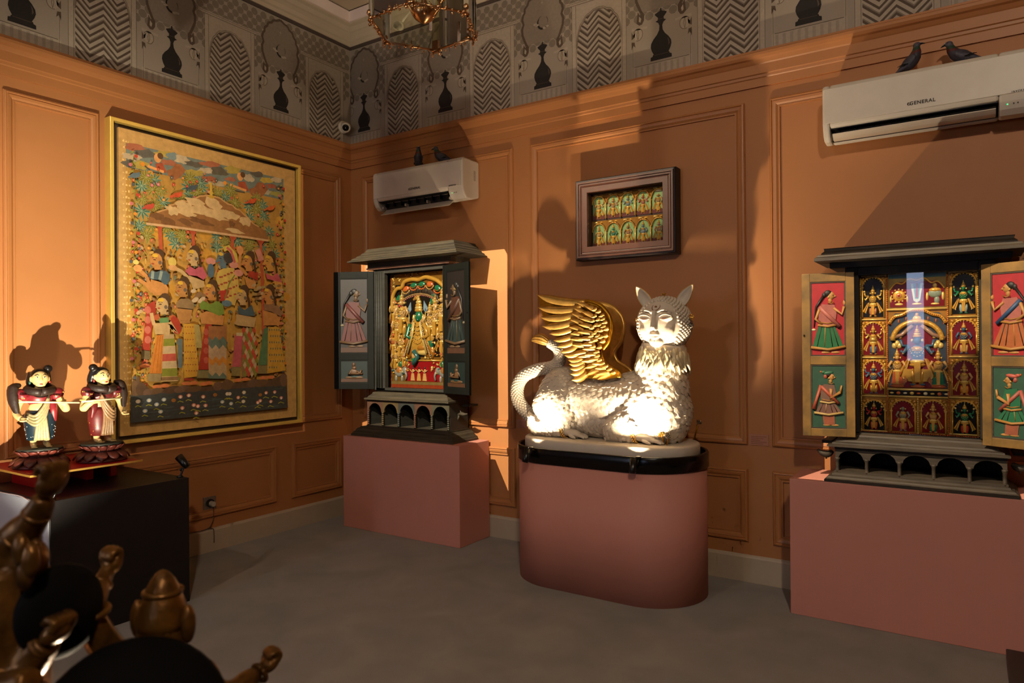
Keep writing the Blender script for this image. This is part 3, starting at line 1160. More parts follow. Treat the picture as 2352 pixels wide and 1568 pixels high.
# ================================================================== dark furniture at the right photo edge
m_dwood = mat('dark_stained_wood', '#1d1210', 0.4, noise_s=4, noise_a=0.25, stretch=(1, 12, 1))
st = thing('low_bench', (5.05, -1.2, 0), 'dark wooden bench cut off at the bottom right corner', 'bench')
MB().bx(4.775, 5.6, -1.60, -1.145, 0.26, 0.30).build('top', m_dwood, st, bevel=0.004)
MB().bx(4.80, 5.575, -1.58, -1.165, 0.06, 0.26).build('apron', m_dwood, st)
for xx in (4.80, 5.53):
    for yy in (-1.58, -1.21):
        MB().bx(xx, xx + 0.045, yy, yy + 0.045, 0.0, 0.06).build('leg', m_dwood, st)

# ================================================================== glass lantern
m_brass = mat('aged_brass', '#c8986a', 0.28, 1.0, noise_s=25, noise_a=0.25)
m_lglass = thin_glass('lantern_glass', 1.5, (0.93, 0.95, 0.88))
m_bevel = thin_glass('bevelled_glass', 1.9, (0.80, 0.80, 0.62), 0.06)
m_candle = mat('candle_tube', '#d9c2b8', 0.45, noise_s=10, noise_a=0.03)
LC = Vector((2.45, -1.855, 3.05))
LR = 0.262
lan = thing('lantern', (LC.x, LC.y, 3.05), 'brass and glass six-sided lantern hanging from the ceiling', 'lantern')
A0 = radians(57)
cor = [(LC.x + LR * cos(A0 + k * pi / 3), LC.y + LR * sin(A0 + k * pi / 3)) for k in range(6)]
HT = 0.62
for k in range(6):
    a, b_ = cor[k], cor[(k + 1) % 6]
    an = A0 + k * pi / 3
    # corner: bevelled glass strip and brass foot
    g = MB()
    t = Vector((-sin(an), cos(an), 0))
    n = Vector((cos(an), sin(an), 0))
    c = Vector((a[0], a[1], 0))
    P = [c - t * 0.022, c + t * 0.022, c + t * 0.018 + n * 0.006, c - t * 0.018 + n * 0.006]
    g.prism([(q.x, q.y) for q in P], 3.05, 3.05 + HT)
    g.build('glass_strip', m_bevel, lan, label='bevelled glass corner strip')
    f = MB()
    for z0, r in ((3.048, 0.011),):
        f.tube([c + t * -0.02 + Vector((0, 0, z0)), c + t * 0.02 + Vector((0, 0, z0))], r, 8)
    if k == 1:
        f.bx(c.x - 0.018, c.x + 0.018, c.y - 0.008, c.y + 0.006, 3.035, 3.10)
    f.ell(c + Vector((0, 0, 3.03)) + t * 0.02, 0.008, 8, 6)
    f.ell(c + Vector((0, 0, 3.028)) - t * 0.02, 0.008, 8, 6)
    f.ell(c + Vector((0, 0, 3.018)) + t * 0.02, 0.006, 8, 6)
    f.ell(c + Vector((0, 0, 3.075)) + n * 0.008, (0.012, 0.012, 0.016), 8, 6)
    f.build('corner_foot', m_brass, lan)
    # pane
    va, vb = Vector((a[0], a[1], 0)), Vector((b_[0], b_[1], 0))
    dv = (vb - va).normalized()
    nn = Vector((dv.y, -dv.x, 0))
    pa = va + dv * 0.024
    pb = vb - dv * 0.024
    g = MB()
    g.prism([(pa.x, pa.y), (pb.x, pb.y), (pb.x + nn.x * 0.003, pb.y + nn.y * 0.003), (pa.x + nn.x * 0.003, pa.y + nn.y * 0.003)], 3.055, 3.05 + HT - 0.005)
    g.build('pane', m_lglass, lan)
    # brass ornamented bottom rail with leaves and drops
    rl = MB()
    rl.tube([va + Vector((0, 0, 3.05)), vb + Vector((0, 0, 3.05))], 0.0052, 8)
    MB().tube([va + Vector((0, 0, 3.05 + HT)), vb + Vector((0, 0, 3.05 + HT))], 0.0075, 8).build('top_rail', m_brass, lan)
    for j in range(1, 8):
        q = va + (vb - va) * (j / 8) + nn * 0.004
        rr = 0.0065 + 0.006 * (j == 4) + 0.002 * (j % 2)
        rl.ell(q + Vector((0, 0, 3.05 - 0.004 * (j % 2))), (rr, rr, rr * 0.9), 8, 6)
        if j in (2, 4, 6):
            rl.ell(q + Vector((0, 0, 3.034)), 0.006, 8, 6)
        if j in (3, 4, 5):
            rl.tube([q + Vector((0, 0, 3.05)), q + dv * 0.012 * (j - 4) + Vector((0, 0, 3.068 + 0.014 * (j == 4)))], [0.006, 0.002], 6)
    rl.build('bottom_rail', m_brass, lan, label='ornamented brass rail')
b = MB()
b.lathe([(0.006, -0.06), (0.02, -0.052), (0.045, -0.035), (0.062, -0.01), (0.06, 0.0), (0.035, 0.012), (0.014, 0.05), (0.012, 0.52), (0.02, 0.56), (0.008, 0.60)], 20, (LC.x, LC.y, 3.13))
b.build('centre_stem', m_brass, lan)
for k in range(5):
    an = 0.4 + k * 2 * pi / 5
    c = Vector((LC.x + 0.085 * cos(an), LC.y + 0.085 * sin(an), 3.18))
    b = MB()
    b.tube(spline([(LC.x, LC.y, 3.12), (LC.x + 0.045 * cos(an), LC.y + 0.045 * sin(an), 3.10), c - Vector((0, 0, 0.02)), c], 5), [0.006] * 16, 8)
    b.lathe([(0.004, -0.012), (0.018, -0.006), (0.02, 0.0), (0.008, 0.006)], 14, c)
    b.build('candle_arm', m_brass, lan)
    b = MB()
    b.lathe([(0.0095, 0.004), (0.010, 0.10), (0.006, 0.107)], 14, c)
    b.build('candle_tube', m_candle, lan, label='off-white candle sleeve')
b = MB()
for k in range(6):
    a = cor[k]
    b.tube(spline([(a[0], a[1], 3.05 + HT), ((a[0] + LC.x) / 2, (a[1] + LC.y) / 2, 3.05 + HT + 0.16), (LC.x, LC.y, 3.05 + HT + 0.22)], 6), 0.008, 8)
b.build('crown', m_brass, lan)
MB().tube([(LC.x, LC.y, 3.85), (LC.x, LC.y, ZC)], 0.006, 8).build('hanging_rod', m_brass, lan)
# hanging loose candle tube seen inside
_q = Vector((LC.x - 0.06, LC.y + 0.12, 3.10))
MB().tube([_q, _q + Vector((0.003, 0, 0.12))], [0.008, 0.0095], 12).build('hanging_tube', m_candle, lan)

# ================================================================== ceiling spotlights
m_spotw = mat('spot_white', '#d8ceb4', 0.45, noise_s=12, noise_a=0.04)
m_lensw = mat('spot_lens', '#fff0d0', 0.3, emit='#ffd9a0', emit_s=6.0, noise_s=4, noise_a=0.02)


def ceiling_spot(loc, target, anchor, label, energy=0, size=40, blend=0.25, color=WARM, soft=0.02, gobo=None):
    root = thing('ceiling_spotlight', loc, label, 'spotlight', 'white cylinder spotlights at the ceiling')
    L = Vector(loc)
    d = (Vector(target) - L).normalized()
    b = MB()
    b.tube([L - d * 0.11, L - d * 0.10, L + d * 0.07, L + d * 0.07, L + d * 0.05], [0.030, 0.036, 0.036, 0.031, 0.030], 20, smooth=True)
    b.build('can', m_spotw, root)
    b = MB()
    b.tube([L + d * 0.045, L + d * 0.052], 0.0295, 20)
    b.build('lens', m_lensw if energy else m_spotw, root)
    b = MB()
    b.tube([L - d * 0.02, Vector(anchor)], 0.009, 8)
    b.build('bracket', m_spotw, root)
    if gobo:
        # framing plate of the projector: light leaves through a cut-out matched to the lit area
        src = L + d * 0.085
        u = d.orthogonal().normalized()
        w = d.cross(u)
        inner, outer = [], []
        for gq in gobo:
            r = Vector(gq) - src
            inner.append(src + r * (0.16 / r.dot(d)))
        cc_ = sum(inner, Vector()) / len(inner)
        for q in inner:
            e = (q - cc_).normalized()
            outer.append(cc_ + e * 0.17)
        n_ = len(inner)
        g = MB()
        g.add(inner + outer, [(i, (i + 1) % n_, n_ + (i + 1) % n_, n_ + i) for i in range(n_)])
        g.build('framing_plate', m_black, root)
        k_ = MB()
        k_.tube([L + d * 0.06, L + d * 0.246], [0.05, 0.172], 24, cap=False)
        k_.build('snoot', m_black, root)
    if energy:
        l = add_light('spot_beam', 'SPOT', L + d * 0.085, target, energy, color, None, spot_size=radians(size), spot_blend=blend, shadow_soft_size=soft)
        l.parent = root
        l.location = l.location - L
    return root
# ================================================================== painted shrines
m_wood1 = mat('weathered_green_wood', '#473c2a', 0.7, noise_s=5, noise_a=0.2, stretch=(1, 1, 10), two='#262219', bump_s=26, bump_a=0.12)
m_wood1d = mat('black_green_wood', '#2b2a25', 0.55, noise_s=6, noise_a=0.25, stretch=(1, 1, 8), bump_s=26, bump_a=0.08)
m_wood3 = mat('weathered_grey_wood', '#40362a', 0.65, noise_s=6, noise_a=0.2, stretch=(1, 1, 10), two='#221b14', bump_s=26, bump_a=0.1)
m_wood3d = mat('near_black_wood', '#1c1714', 0.6, noise_s=6, noise_a=0.25, bump_s=26, bump_a=0.08)
m_yel = mat('ochre_door_paint', '#876530', 0.5, noise_s=7, noise_a=0.22, two='#4a3a1f', bump_s=20, bump_a=0.05)
m_rel = mat('painted_gilt_relief', '#ffffff', 0.24, vcol=True, noise_s=40, noise_a=0.14)
m_relp = mat('painted_relief_matt', '#ffffff', 0.55, vcol=True, noise_s=30, noise_a=0.16)
m_glassf = thin_glass('picture_glass', 1.42)

GOLD = srgb('#cf9a3c', 0.25)
GOLDL = srgb('#ecc870', 0.3)
GOLDD = srgb('#a06e26', 0.25)
P_RED = srgb('#9c1f1c')
P_MAR = srgb('#6d1416')
P_BLK = srgb('#17130f')
P_GRN = srgb('#1f6b45')
P_BLU = srgb('#3d5a72')
P_ORG = srgb('#c4612a')
P_SKN = srgb('#c79a5a')
P_PNK = srgb('#c4776a')
P_CRM = srgb('#d9c79a')
P_TEAL = srgb('#2f5e58')


class Rel:
    """low relief on a plane: u right, v up, h out of the surface"""

    def __init__(s, mb, O, U, V, N):
        s.mb, s.O, s.U, s.V, s.N = mb, Vector(O), Vector(U).normalized(), Vector(V).normalized(), Vector(N).normalized()

    def p(s, u, v, h=0.0):
        return s.O + s.U * u + s.V * v + s.N * h

    def blob(s, u, v, ru, rv, h, col, rot=0.0, nu=9, nv=6, h0=0.0):
        R = Matrix((s.U * cos(rot) + s.V * sin(rot), s.V * cos(rot) - s.U * sin(rot), s.N)).transposed()
        s.mb.ell(s.p(u, v, h0), (ru, rv, h), nu, nv, col, R)

    def poly(s, pts, h, col, h0=0.0):
        n = len(pts)
        vs = [s.p(a, b, h0) for a, b in pts] + [s.p(a, b, h) for a, b in pts]
        ar = sum(pts[i][0] * pts[(i + 1) % n][1] - pts[(i + 1) % n][0] * pts[i][1] for i in range(n))
        fs = [tuple(range(n, 2 * n))] + [(i, (i + 1) % n, n + (i + 1) % n, n + i) for i in range(n)]
        if ar < 0:
            fs = [f[::-1] for f in fs]
        s.mb.add(vs, fs, col, False)

    def line(s, pts, w, h, col, n=6, taper=None):
        k = len(pts)
        rad = [w / 2] * k if taper is None else [w / 2 * t for t in lerp_list(taper, k)]
        s.mb.tube([s.p(a, b, h) for a, b in pts], rad, n, col)

    def beads(s, pts, r, sp, col, h=0.0):
        for i in range(len(pts) - 1):
            a, b = Vector(pts[i]), Vector(pts[i + 1])
            L = (b - a).length
            m = max(1, int(L / sp))
            for j in range(m):
                q = a + (b - a) * (j / m)
                s.blob(q.x, q.y, r, r, r, col, nu=6, nv=4, h0=h)


def arc(cx, cy, rx, ry, a0, a1, n=12):
    return [(cx + rx * cos(radians(a0 + (a1 - a0) * i / n)), cy + ry * sin(radians(a0 + (a1 - a0) * i / n))) for i in range(n + 1)]


def deity(R, cx, by, H, skin, dress, sash=GOLD, arms=2, crown=True, belly=False, seated=False, legs=None):
    """a gilded standing deity in relief: crown, face, jewelled torso, flared sashes, skirt, feet"""
    s = H
    d = 0.05 * s
    # sashes at both sides
    for sg in (-1, 1):
        R.poly([(cx + sg * 0.10 * s, by + 0.45 * s), (cx + sg * 0.15 * s, by + 0.44 * s), (cx + sg * 0.30 * s, by + 0.17 * s), (cx + sg * 0.20 * s, by + 0.11 * s)], d * 0.7, sash)
        R.line([(cx + sg * 0.14 * s, by + 0.44 * s), (cx + sg * 0.25 * s, by + 0.14 * s)], 0.02 * s, d * 0.8, GOLDD)
        R.beads([(cx + sg * 0.20 * s, by + 0.11 * s), (cx + sg * 0.30 * s, by + 0.17 * s)], 0.016 * s, 0.04 * s, GOLDL, d * 0.6)
        # legs and feet
        R.blob(cx + sg * 0.06 * s, by + 0.14 * s, 0.055 * s, 0.15 * s, d * 1.3, legs or dress, rot=-sg * 0.12)
        R.blob(cx + sg * 0.07 * s, by + 0.012 * s, 0.05 * s, 0.022 * s, d, skin)
        # arms
        el = (cx + sg * 0.20 * s, by + 0.53 * s)
        R.line([(cx + sg * 0.12 * s, by + 0.66 * s), el, (cx + sg * 0.24 * s, by + 0.58 * s) if arms == 4 else (cx + sg * 0.15 * s, by + 0.45 * s)], 0.06 * s, d * 0.9, skin, taper=[1.2, 1.0, 0.8])
        R.blob(cx + sg * 0.15 * s, by + 0.62 * s, 0.035 * s, 0.02 * s, d * 1.4, GOLDL)
        R.blob(el[0], el[1], 0.03 * s, 0.02 * s, d * 1.5, GOLDL)
        if arms == 4:
            R.line([(cx + sg * 0.12 * s, by + 0.66 * s), (cx + sg * 0.22 * s, by + 0.66 * s), (cx + sg * 0.24 * s, by + 0.76 * s)], 0.05 * s, d * 0.6, skin)
            R.blob(cx + sg * 0.245 * s, by + 0.81 * s, 0.035 * s, 0.04 * s, d * 0.8, GOLDL)
    # skirt front fold and belt
    R.poly([(cx - 0.05 * s, by + 0.38 * s), (cx + 0.05 * s, by + 0.38 * s), (cx + 0.035 * s, by + 0.06 * s), (cx - 0.035 * s, by + 0.06 * s)], d * 1.5, GOLD)
    R.blob(cx, by + 0.39 * s, 0.12 * s, 0.05 * s, d * 1.6, GOLDL)
    R.blob(cx, by + 0.34 * s, 0.13 * s, 0.045 * s, d * 1.3, GOLD)
    # torso
    R.blob(cx, by + 0.54 * s, 0.115 * s, 0.15 * s, d * 1.5, skin)
    if belly:
        R.blob(cx, by + 0.48 * s, 0.14 * s, 0.11 * s, d * 2.0, skin)
    R.blob(cx, by + 0.60 * s, 0.10 * s, 0.06 * s, d * 1.8, GOLD)
    for k in range(3):
        R.beads(arc(cx, by + 0.66 * s, (0.05 + 0.03 * k) * s, (0.06 + 0.06 * k) * s, 200, 340, 6), 0.011 * s, 0.03 * s, GOLDL, d * 1.7)
    # head and crown
    R.blob(cx, by + 0.75 * s, 0.062 * s, 0.075 * s, d * 1.9, skin)
    for sg in (-1, 1):
        R.blob(cx + sg * 0.075 * s, by + 0.745 * s, 0.022 * s, 0.035 * s, d * 1.2, GOLDL)
    if crown:
        for k, (w, hh) in enumerate(((0.075, 0.815), (0.062, 0.85), (0.048, 0.885), (0.034, 0.915), (0.018, 0.945), (0.010, 0.975))):
            R.blob(cx, by + hh * s, w * s, 0.03 * s, d * (1.7 - 0.18 * k), GOLDL if k % 2 else GOLD)


def niche(R, u0, u1, v0, v1, field, rim=0.012, flat_top=False):
    """arched field with a gilded beaded border"""
    cx, w = (u0 + u1) / 2, (u1 - u0) / 2
    r = w - rim
    sp = v1 - rim - r * 1.05
    R.poly([(u0 + rim, v0 + rim * 0.6), (u1 - rim, v0 + rim * 0.6), (u1 - rim, sp)] + arc(cx, sp, r, r * 1.05, 0, 180, 12)[1:-1] + [(u0 + rim, sp)], 0.0025, field)
    a = arc(cx, sp, r + rim * 0.3, (r + rim * 0.3) * 1.05, 0, 180, 14)
    R.line([(u1 - rim * 0.7, v0 + rim * 0.4), (u1 - rim * 0.7, sp)] + a + [(u0 + rim * 0.7, sp), (u0 + rim * 0.7, v0 + rim * 0.4)], rim * 0.7, 0.004, GOLD)
    R.beads(arc(cx, sp, r - rim * 0.15, (r - rim * 0.15) * 1.05, 8, 172, 10), rim * 0.28, rim * 0.75, GOLDL, 0.005)
    for sg in (-1, 1):
        q = cx + sg * w * 0.78
        R.blob(q, v1 - rim * 1.4, w * 0.2, rim * 0.9, 0.006, GOLDD, rot=sg * 0.6)
        R.blob(q + sg * w * 0.08, v1 - rim * 2.6, w * 0.1, rim * 1.0, 0.006, GOLD)
        R.blob(cx + sg * w * 0.5, v1 - rim * 0.9, w * 0.12, rim * 0.6, 0.006, GOLD)
        R.blob(cx + sg * (w - rim * 0.7), sp, rim * 0.7, rim * 0.5, 0.008, GOLDL)


def profile_person(R, cx, by, H, look, skin, top, skirt, hem, sash, hair, woman=True, hat=None):
    """painted figure in low relief seen from the side, hands raised; look=+1 looks right"""
    k, s = look, H

    def X(a):
        return cx + k * a * s
    d = 0.012 * s + 0.001
    # feet
    for a in (-0.05, 0.08):
        R.blob(X(a + 0.02), by + 0.02 * s, 0.07 * s, 0.022 * s, d, skin)
    if not woman:
        R.poly([(X(-0.08), by + 0.03 * s), (X(0.10), by + 0.03 * s), (X(0.09), by + 0.2 * s), (X(-0.1), by + 0.2 * s)], d, srgb('#a0583c'))
    z0 = 0.06 if woman else 0.20
    # skirt with pleats
    R.poly([(X(-0.22), by + (z0 + 0.02) * s), (X(0.22), by + (z0 + 0.03) * s), (X(0.09), by + 0.42 * s), (X(-0.13), by + 0.42 * s)], d * 1.4, skirt)
    for a in (-0.15, -0.05, 0.06, 0.14):
        R.line([(X(a), by + (z0 + 0.05) * s), (X(a * 0.5 - 0.01), by + 0.41 * s)], 0.012 * s, d * 1.4, srgb('#2b1c14') if a != -0.05 else hem)
    R.line([(X(-0.235), by + (z0 + 0.035) * s), (X(0), by + z0 * s), (X(0.235), by + (z0 + 0.045) * s)], 0.045 * s, d * 1.3, hem)
    # torso and sash
    R.poly([(X(-0.12), by + 0.40 * s), (X(0.09), by + 0.40 * s), (X(0.12), by + 0.60 * s), (X(0.09), by + 0.73 * s), (X(-0.08), by + 0.74 * s), (X(-0.13), by + 0.62 * s)], d * 1.5, top)
    R.line([(X(-0.12), by + 0.70 * s), (X(0.02), by + 0.55 * s), (X(0.16), by + 0.40 * s)], 0.065 * s, d * 1.2, sash)
    R.line([(X(-0.14), by + 0.43 * s), (X(0), by + 0.405 * s), (X(0.12), by + 0.43 * s)], 0.035 * s, d * 1.6, hem)
    R.line([(X(-0.11), by + 0.47 * s), (X(0), by + 0.45 * s), (X(0.11), by + 0.475 * s)], 0.02 * s, d * 1.6, GOLDD)
    # arms
    if woman:
        R.line([(X(0.08), by + 0.68 * s), (X(0.19), by + 0.58 * s), (X(0.22), by + 0.70 * s)], 0.042 * s, d * 1.3, skin)
        R.blob(X(0.225), by + 0.755 * s, 0.022 * s, 0.045 * s, d * 1.2, skin)
        R.blob(X(0.22), by + 0.69 * s, 0.03 * s, 0.012 * s, d * 2.2, GOLDD)
        R.line([(X(-0.11), by + 0.68 * s), (X(-0.17), by + 0.52 * s), (X(-0.08), by + 0.44 * s)], 0.042 * s, d * 1.3, skin)
        R.line([(X(-0.06), by + 0.86 * s), (X(-0.16), by + 0.70 * s), (X(-0.19), by + 0.40 * s)], 0.03 * s, d * 1.2, hair, taper=[1.4, 1, 0.5])
        R.blob(X(-0.195), by + 0.36 * s, 0.035 * s, 0.02 * s, d, P_CRM)
    else:
        R.line([(X(0.04), by + 0.66 * s), (X(0.03), by + 0.50 * s), (X(0.19), by + 0.60 * s)], 0.06 * s, d * 1.6, skin)
        R.line([(X(0.19), by + 0.60 * s), (X(0.21), by + 0.72 * s)], 0.05 * s, d * 1.6, skin, taper=[1, 0.5])
        R.line([(X(-0.12), by + 0.72 * s), (X(-0.20), by + 0.45 * s), (X(-0.24), by + 0.30 * s)], 0.06 * s, d, sash, taper=[1, 0.9, 1.3])
    # head
    R.blob(X(0.035), by + 0.80 * s, 0.03 * s, 0.05 * s, d * 1.2, skin)
    R.blob(X(0.045), by + 0.865 * s, 0.055 * s, 0.065 * s, d * 1.7, skin)
    R.poly([(X(0.09), by + 0.88 * s), (X(0.115), by + 0.855 * s), (X(0.085), by + 0.845 * s)], d * 1.2, skin)
    R.blob(X(0.005), by + 0.90 * s, 0.06 * s, 0.055 * s, d * 1.6, hair)
    R.blob(X(-0.045), by + 0.875 * s, 0.035 * s, 0.045 * s, d * 1.5, hair if woman else sash)
    R.blob(X(0.072), by + 0.873 * s, 0.012 * s, 0.006 * s, d * 2.3, P_BLK)
    R.blob(X(0.01), by + 0.845 * s, 0.014 * s, 0.02 * s, d * 2.2, GOLDL)
    R.line([(X(0.0), by + 0.765 * s), (X(0.05), by + 0.745 * s), (X(0.085), by + 0.77 * s)], 0.016 * s, d * 2.0, GOLDD)
    if hat:
        R.blob(X(0.0), by + 0.935 * s, 0.09 * s, 0.035 * s, d * 1.8, hat, rot=0.15 * k)
        R.blob(X(-0.08), by + 0.945 * s, 0.04 * s, 0.03 * s, d * 1.4, hat)
        R.blob(X(-0.12), by + 0.955 * s, 0.018 * s, 0.022 * s, d * 1.4, P_ORG)


def rect_ring(mb, prof, x0, x1, y0, yb, col=None):
    """sweep (inset, z) around front and both sides of a block whose back stays at yb"""
    rows = []
    for ins, z in prof:
        rows.append([(x0 + ins, yb, z), (x0 + ins, y0 + ins, z), (x1 - ins, y0 + ins, z), (x1 - ins, yb, z)])
    vs = [p for r in rows for p in r]
    fs = []
    m = len(rows)
    for i in range(m - 1):
        for k in range(4):
            fs.append((i * 4 + k, i * 4 + (k + 1) % 4, (i + 1) * 4 + (k + 1) % 4, (i + 1) * 4 + k))
    fs.append((3, 2, 1, 0))
    fs.append(tuple((m - 1) * 4 + k for k in range(4)))
    mb.add(vs, fs, col, False)


def arcade(root, x0, x1, y0, yb, z0, zs, za, zt, n, m_front, m_dark, style, cols=None):
    """row of n arched pigeon-holes: spandrel panels, columns, partitions, floor and back"""
    pitch = (x1 - x0) / n
    for k in range(n):
        a, b = x0 + k * pitch, x0 + (k + 1) * pitch
        cx = (a + b) / 2
        r = pitch / 2 - 0.016
        pts = [(a, zs), (a + 0.016, zs)] + arc(cx, zs, r, za - zs, 180, 0, 14)[1:-1] + [(b - 0.016, zs), (b, zs), (b, zt), (a, zt)]
        mb = MB()
        mb.prism(pts, y0 + 0.002, y0 + 0.016, 'y')
        mb.build('arch_panel', (cols[k] if cols else m_front), root)
    for k in range(n + 1):
        x = x0 + k * pitch
        x = min(max(x, x0 + 0.010), x1 - 0.010)
        mb = MB()
        if style == 'bead':
            q = (zs - z0) / 7
            for j in range(7):
                mb.ell((x, y0 + 0.004, z0 + q * (j + 0.5)), (0.0105, 0.0105, q * 0.56), 10, 6)
            mb.ell((x, y0 + 0.002, z0 - 0.012), (0.007, 0.007, 0.014), 8, 6)
        else:
            mb.lathe([(0.010, z0 - 0.012), (0.012, z0), (0.009, z0 + 0.01), (0.009, zs - 0.012), (0.013, zs - 0.004), (0.013, zs + 0.004)], 10, (x, y0 + 0.006, 0))
        mb.build('column', (cols[min(k, n - 1)] if cols else m_front), root)
    for k in range(n + 1):
        x = x0 + k * pitch
        x = min(max(x, x0 + 0.004), x1 - 0.004)
        MB().bx(x - 0.004, x + 0.004, y0 + 0.017, yb, z0, zt).build('partition', m_dark, root)
    MB().bx(x0, x1, yb - 0.01, yb, z0, zt).build('back_board', m_dark, root)
    MB().bx(x0 - 0.004, x1 + 0.004, y0 - 0.004, yb, z0 - 0.014, z0 - 0.0005).build('arcade_floor', m_front, root)
    MB().bx(x0 - 0.002, x1 + 0.002, y0 - 0.002, yb, zt + 0.0005, zt + 0.012).build('arcade_top', m_front, root)


def door(root, hinge, outer, z0, z1, m_frame, figs, m_edge, th=0.022, rim=0.045, mid=None, field_cols=None, hinge_side=1, dim=0.6):
    """open door leaf; its painted inner face looks into the room. figs: list of callables drawing on a Rel"""
    H, O = Vector((hinge[0], hinge[1], 0)), Vector((outer[0], outer[1], 0))
    left, right = (O, H) if hinge_side > 0 else (H, O)
    U = (right - left)
    W = U.length
    U.normalize()
    N = Vector((U.y, -U.x, 0))          # towards the room
    Z = Vector((0, 0, 1))
    mid = mid or (z0 + (z1 - z0) * 0.36)
    base = left + Z * z0

    def M():
        return Matrix((U, N, Z)).transposed().to_4x4()
    T = Matrix.Translation(left) @ M()
    mb = MB()
    mb.M = T
    # local: x along U, y out (N), z up
    mb.bx(0, W, -th, -th * 0.35, z0, z1)
    mb.bx(0, rim, -th, 0, z0, z1)
    mb.bx(W - rim, W, -th, 0, z0, z1)
    for a, b in ((z0, z0 + rim), (mid - rim * 0.55, mid + rim * 0.55), (z1 - rim * 1.1, z1)):
        mb.bx(rim, W - rim, -th, 0, a, b)
    d = mb.build('door', m_frame, root, bevel=0.002)
    for i, (a, b) in enumerate(((mid + rim * 0.55, z1 - rim * 1.1), (z0 + rim, mid - rim * 0.55))):
        # moulding round the field
        fr = MB()
        fr.M = T
        e = 0.007
        fr.bx(rim, rim + e, -th * 0.35, -0.002, a, b)
        fr.bx(W - rim - e, W - rim, -th * 0.35, -0.002, a, b)
        fr.bx(rim, W - rim, -th * 0.35, -0.0025, a, a + e)
        fr.bx(rim, W - rim, -th * 0.35, -0.0025, b - e, b)
        fr.build('field_moulding', m_edge, d)
        pm = MB()
        R = Rel(pm, left + U * 0 + N * (-th * 0.35 + 0.0005) + Z * 0, U, Z, N)
        R.poly([(rim + e, a + e), (W - rim - e, a + e), (W - rim - e, b - e), (rim + e, b - e)], 0.0015, field_cols[i])
        figs[i](R, (rim + W - rim) / 2, a + e + 0.006, b - a - 2 * e - 0.012, W - 2 * rim - 2 * e)
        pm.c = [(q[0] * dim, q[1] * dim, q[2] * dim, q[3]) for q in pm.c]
        pm.build('painted_figure', m_relp, d)
    # small knob
    kb = MB()
    kb.M = T
    kb.ell(((0.010 if hinge_side > 0 else W - 0.010), 0.004, z0 + (z1 - z0) * 0.62), 0.005, 8, 6)
    kb.build('pin', m_black, d)
    return d


# ------------------------------------------------------------------ corner shrine (dark green)
sh = thing('shrine_cabinet', (0.90, -0.2, 0.752), 'dark green wooden shrine with open doors and a gilded court scene in the corner', 'shrine', 'painted shrine cabinets')
YB = -0.055
b = MB()
rect_ring(b, [(0, 0.7525), (0, 0.768), (0.008, 0.772), (0.012, 0.782), (0.028, 0.795), (0.034, 0.810), (0.052, 0.818), (0.056, 0.826)], 0.437 - 0.077, 1.434, -0.366, YB + 0.005)
b.build('base_moulding', m_wood1, sh)
c_b = [mat('arch_red', '#4a3022', 0.65, noise_s=12, noise_a=0.25), mat('arch_ochre', '#4a3a1e', 0.65, noise_s=12, noise_a=0.25), mat('arch_slate', '#2a2b26', 0.65, noise_s=12, noise_a=0.25),
       mat('arch_rust', '#4a2e1e', 0.65, noise_s=12, noise_a=0.25), mat('arch_olive', '#3a3626', 0.65, noise_s=12, noise_a=0.25)]
arcade(sh, 0.488, 1.352, -0.306, YB, 0.842, 0.954, 1.024, 1.04, 5, m_wood1, m_wood1d, 'bead', c_b)
b = MB()
rect_ring(b, [(0.0, 1.053), (0.0, 1.066), (0.02, 1.070), (0.028, 1.082), (0.048, 1.098), (0.052, 1.112), (0.066, 1.116), (0.068, 1.130)], 0.487 - 0.012, 1.365, -0.33, YB)
b.build('ledge', m_wood1, sh)
for sg, x in ((-1, 0.475), (1, 1.365)):
    s = MB()
    s.bx(min(x, x + sg * 0.075), max(x, x + sg * 0.075), -0.16, YB, 1.018, 1.034)
    s.build('side_shelf', m_wood1, sh)
    p = MB()
    p.tube(spline([(x - sg * 0.012, -0.19, 0.955), (x + sg * 0.02, -0.195, 0.965), (x + sg * 0.05, -0.20, 0.962), (x + sg * 0.085, -0.20, 0.968)], 4), lerp_list([0.010, 0.02, 0.016, 0.003], 13), 8, flat=0.8)
    p.tube([(x - sg * 0.005, -0.192, 0.95), (x - sg * 0.012, -0.20, 0.915)], [0.010, 0.003], 6)
    p.tube([(x + sg * 0.03, -0.198, 0.965), (x + sg * 0.02, -0.21, 0.99)], [0.009, 0.003], 6)
    p.build('side_bracket', m_wood1, sh, label='carved parrot-like bracket')
# case
b = MB()
b.bx(0.555, 0.575, -0.29, YB, 1.131, 2.12)
b.bx(1.285, 1.31, -0.29, YB, 1.131, 2.12)
b.bx(0.575, 1.285, -0.075, YB, 1.131, 2.12)
b.bx(0.575, 0.672, -0.285, -0.245, 1.131, 2.12)
b.bx(0.672, 1.285, -0.285, -0.245, 2.085, 2.12)
b.bx(0.575, 1.285, -0.285, -0.08, 1.131, 1.150)
b.build('case', m_wood1d, sh, bevel=0.002)
b = MB()
for x in (0.590, 0.612, 0.640):
    b.tube([(x, -0.288, 1.15), (x, -0.288, 2.10)], 0.007, 8)
b.build('door_post', m_wood1d, sh)
b = MB()
b.bx(0.50, 1.37, -0.315, YB, 2.121, 2.135)
b.build('top_rail', mat('pink_worn_wood', '#7c5a48', 0.6, noise_s=14, noise_a=0.25), sh)
b = MB()
b.bx(0.50, 1.375, -0.30, YB, 2.1355, 2.178)
b.build('neck', m_wood1d, sh)
b = MB()
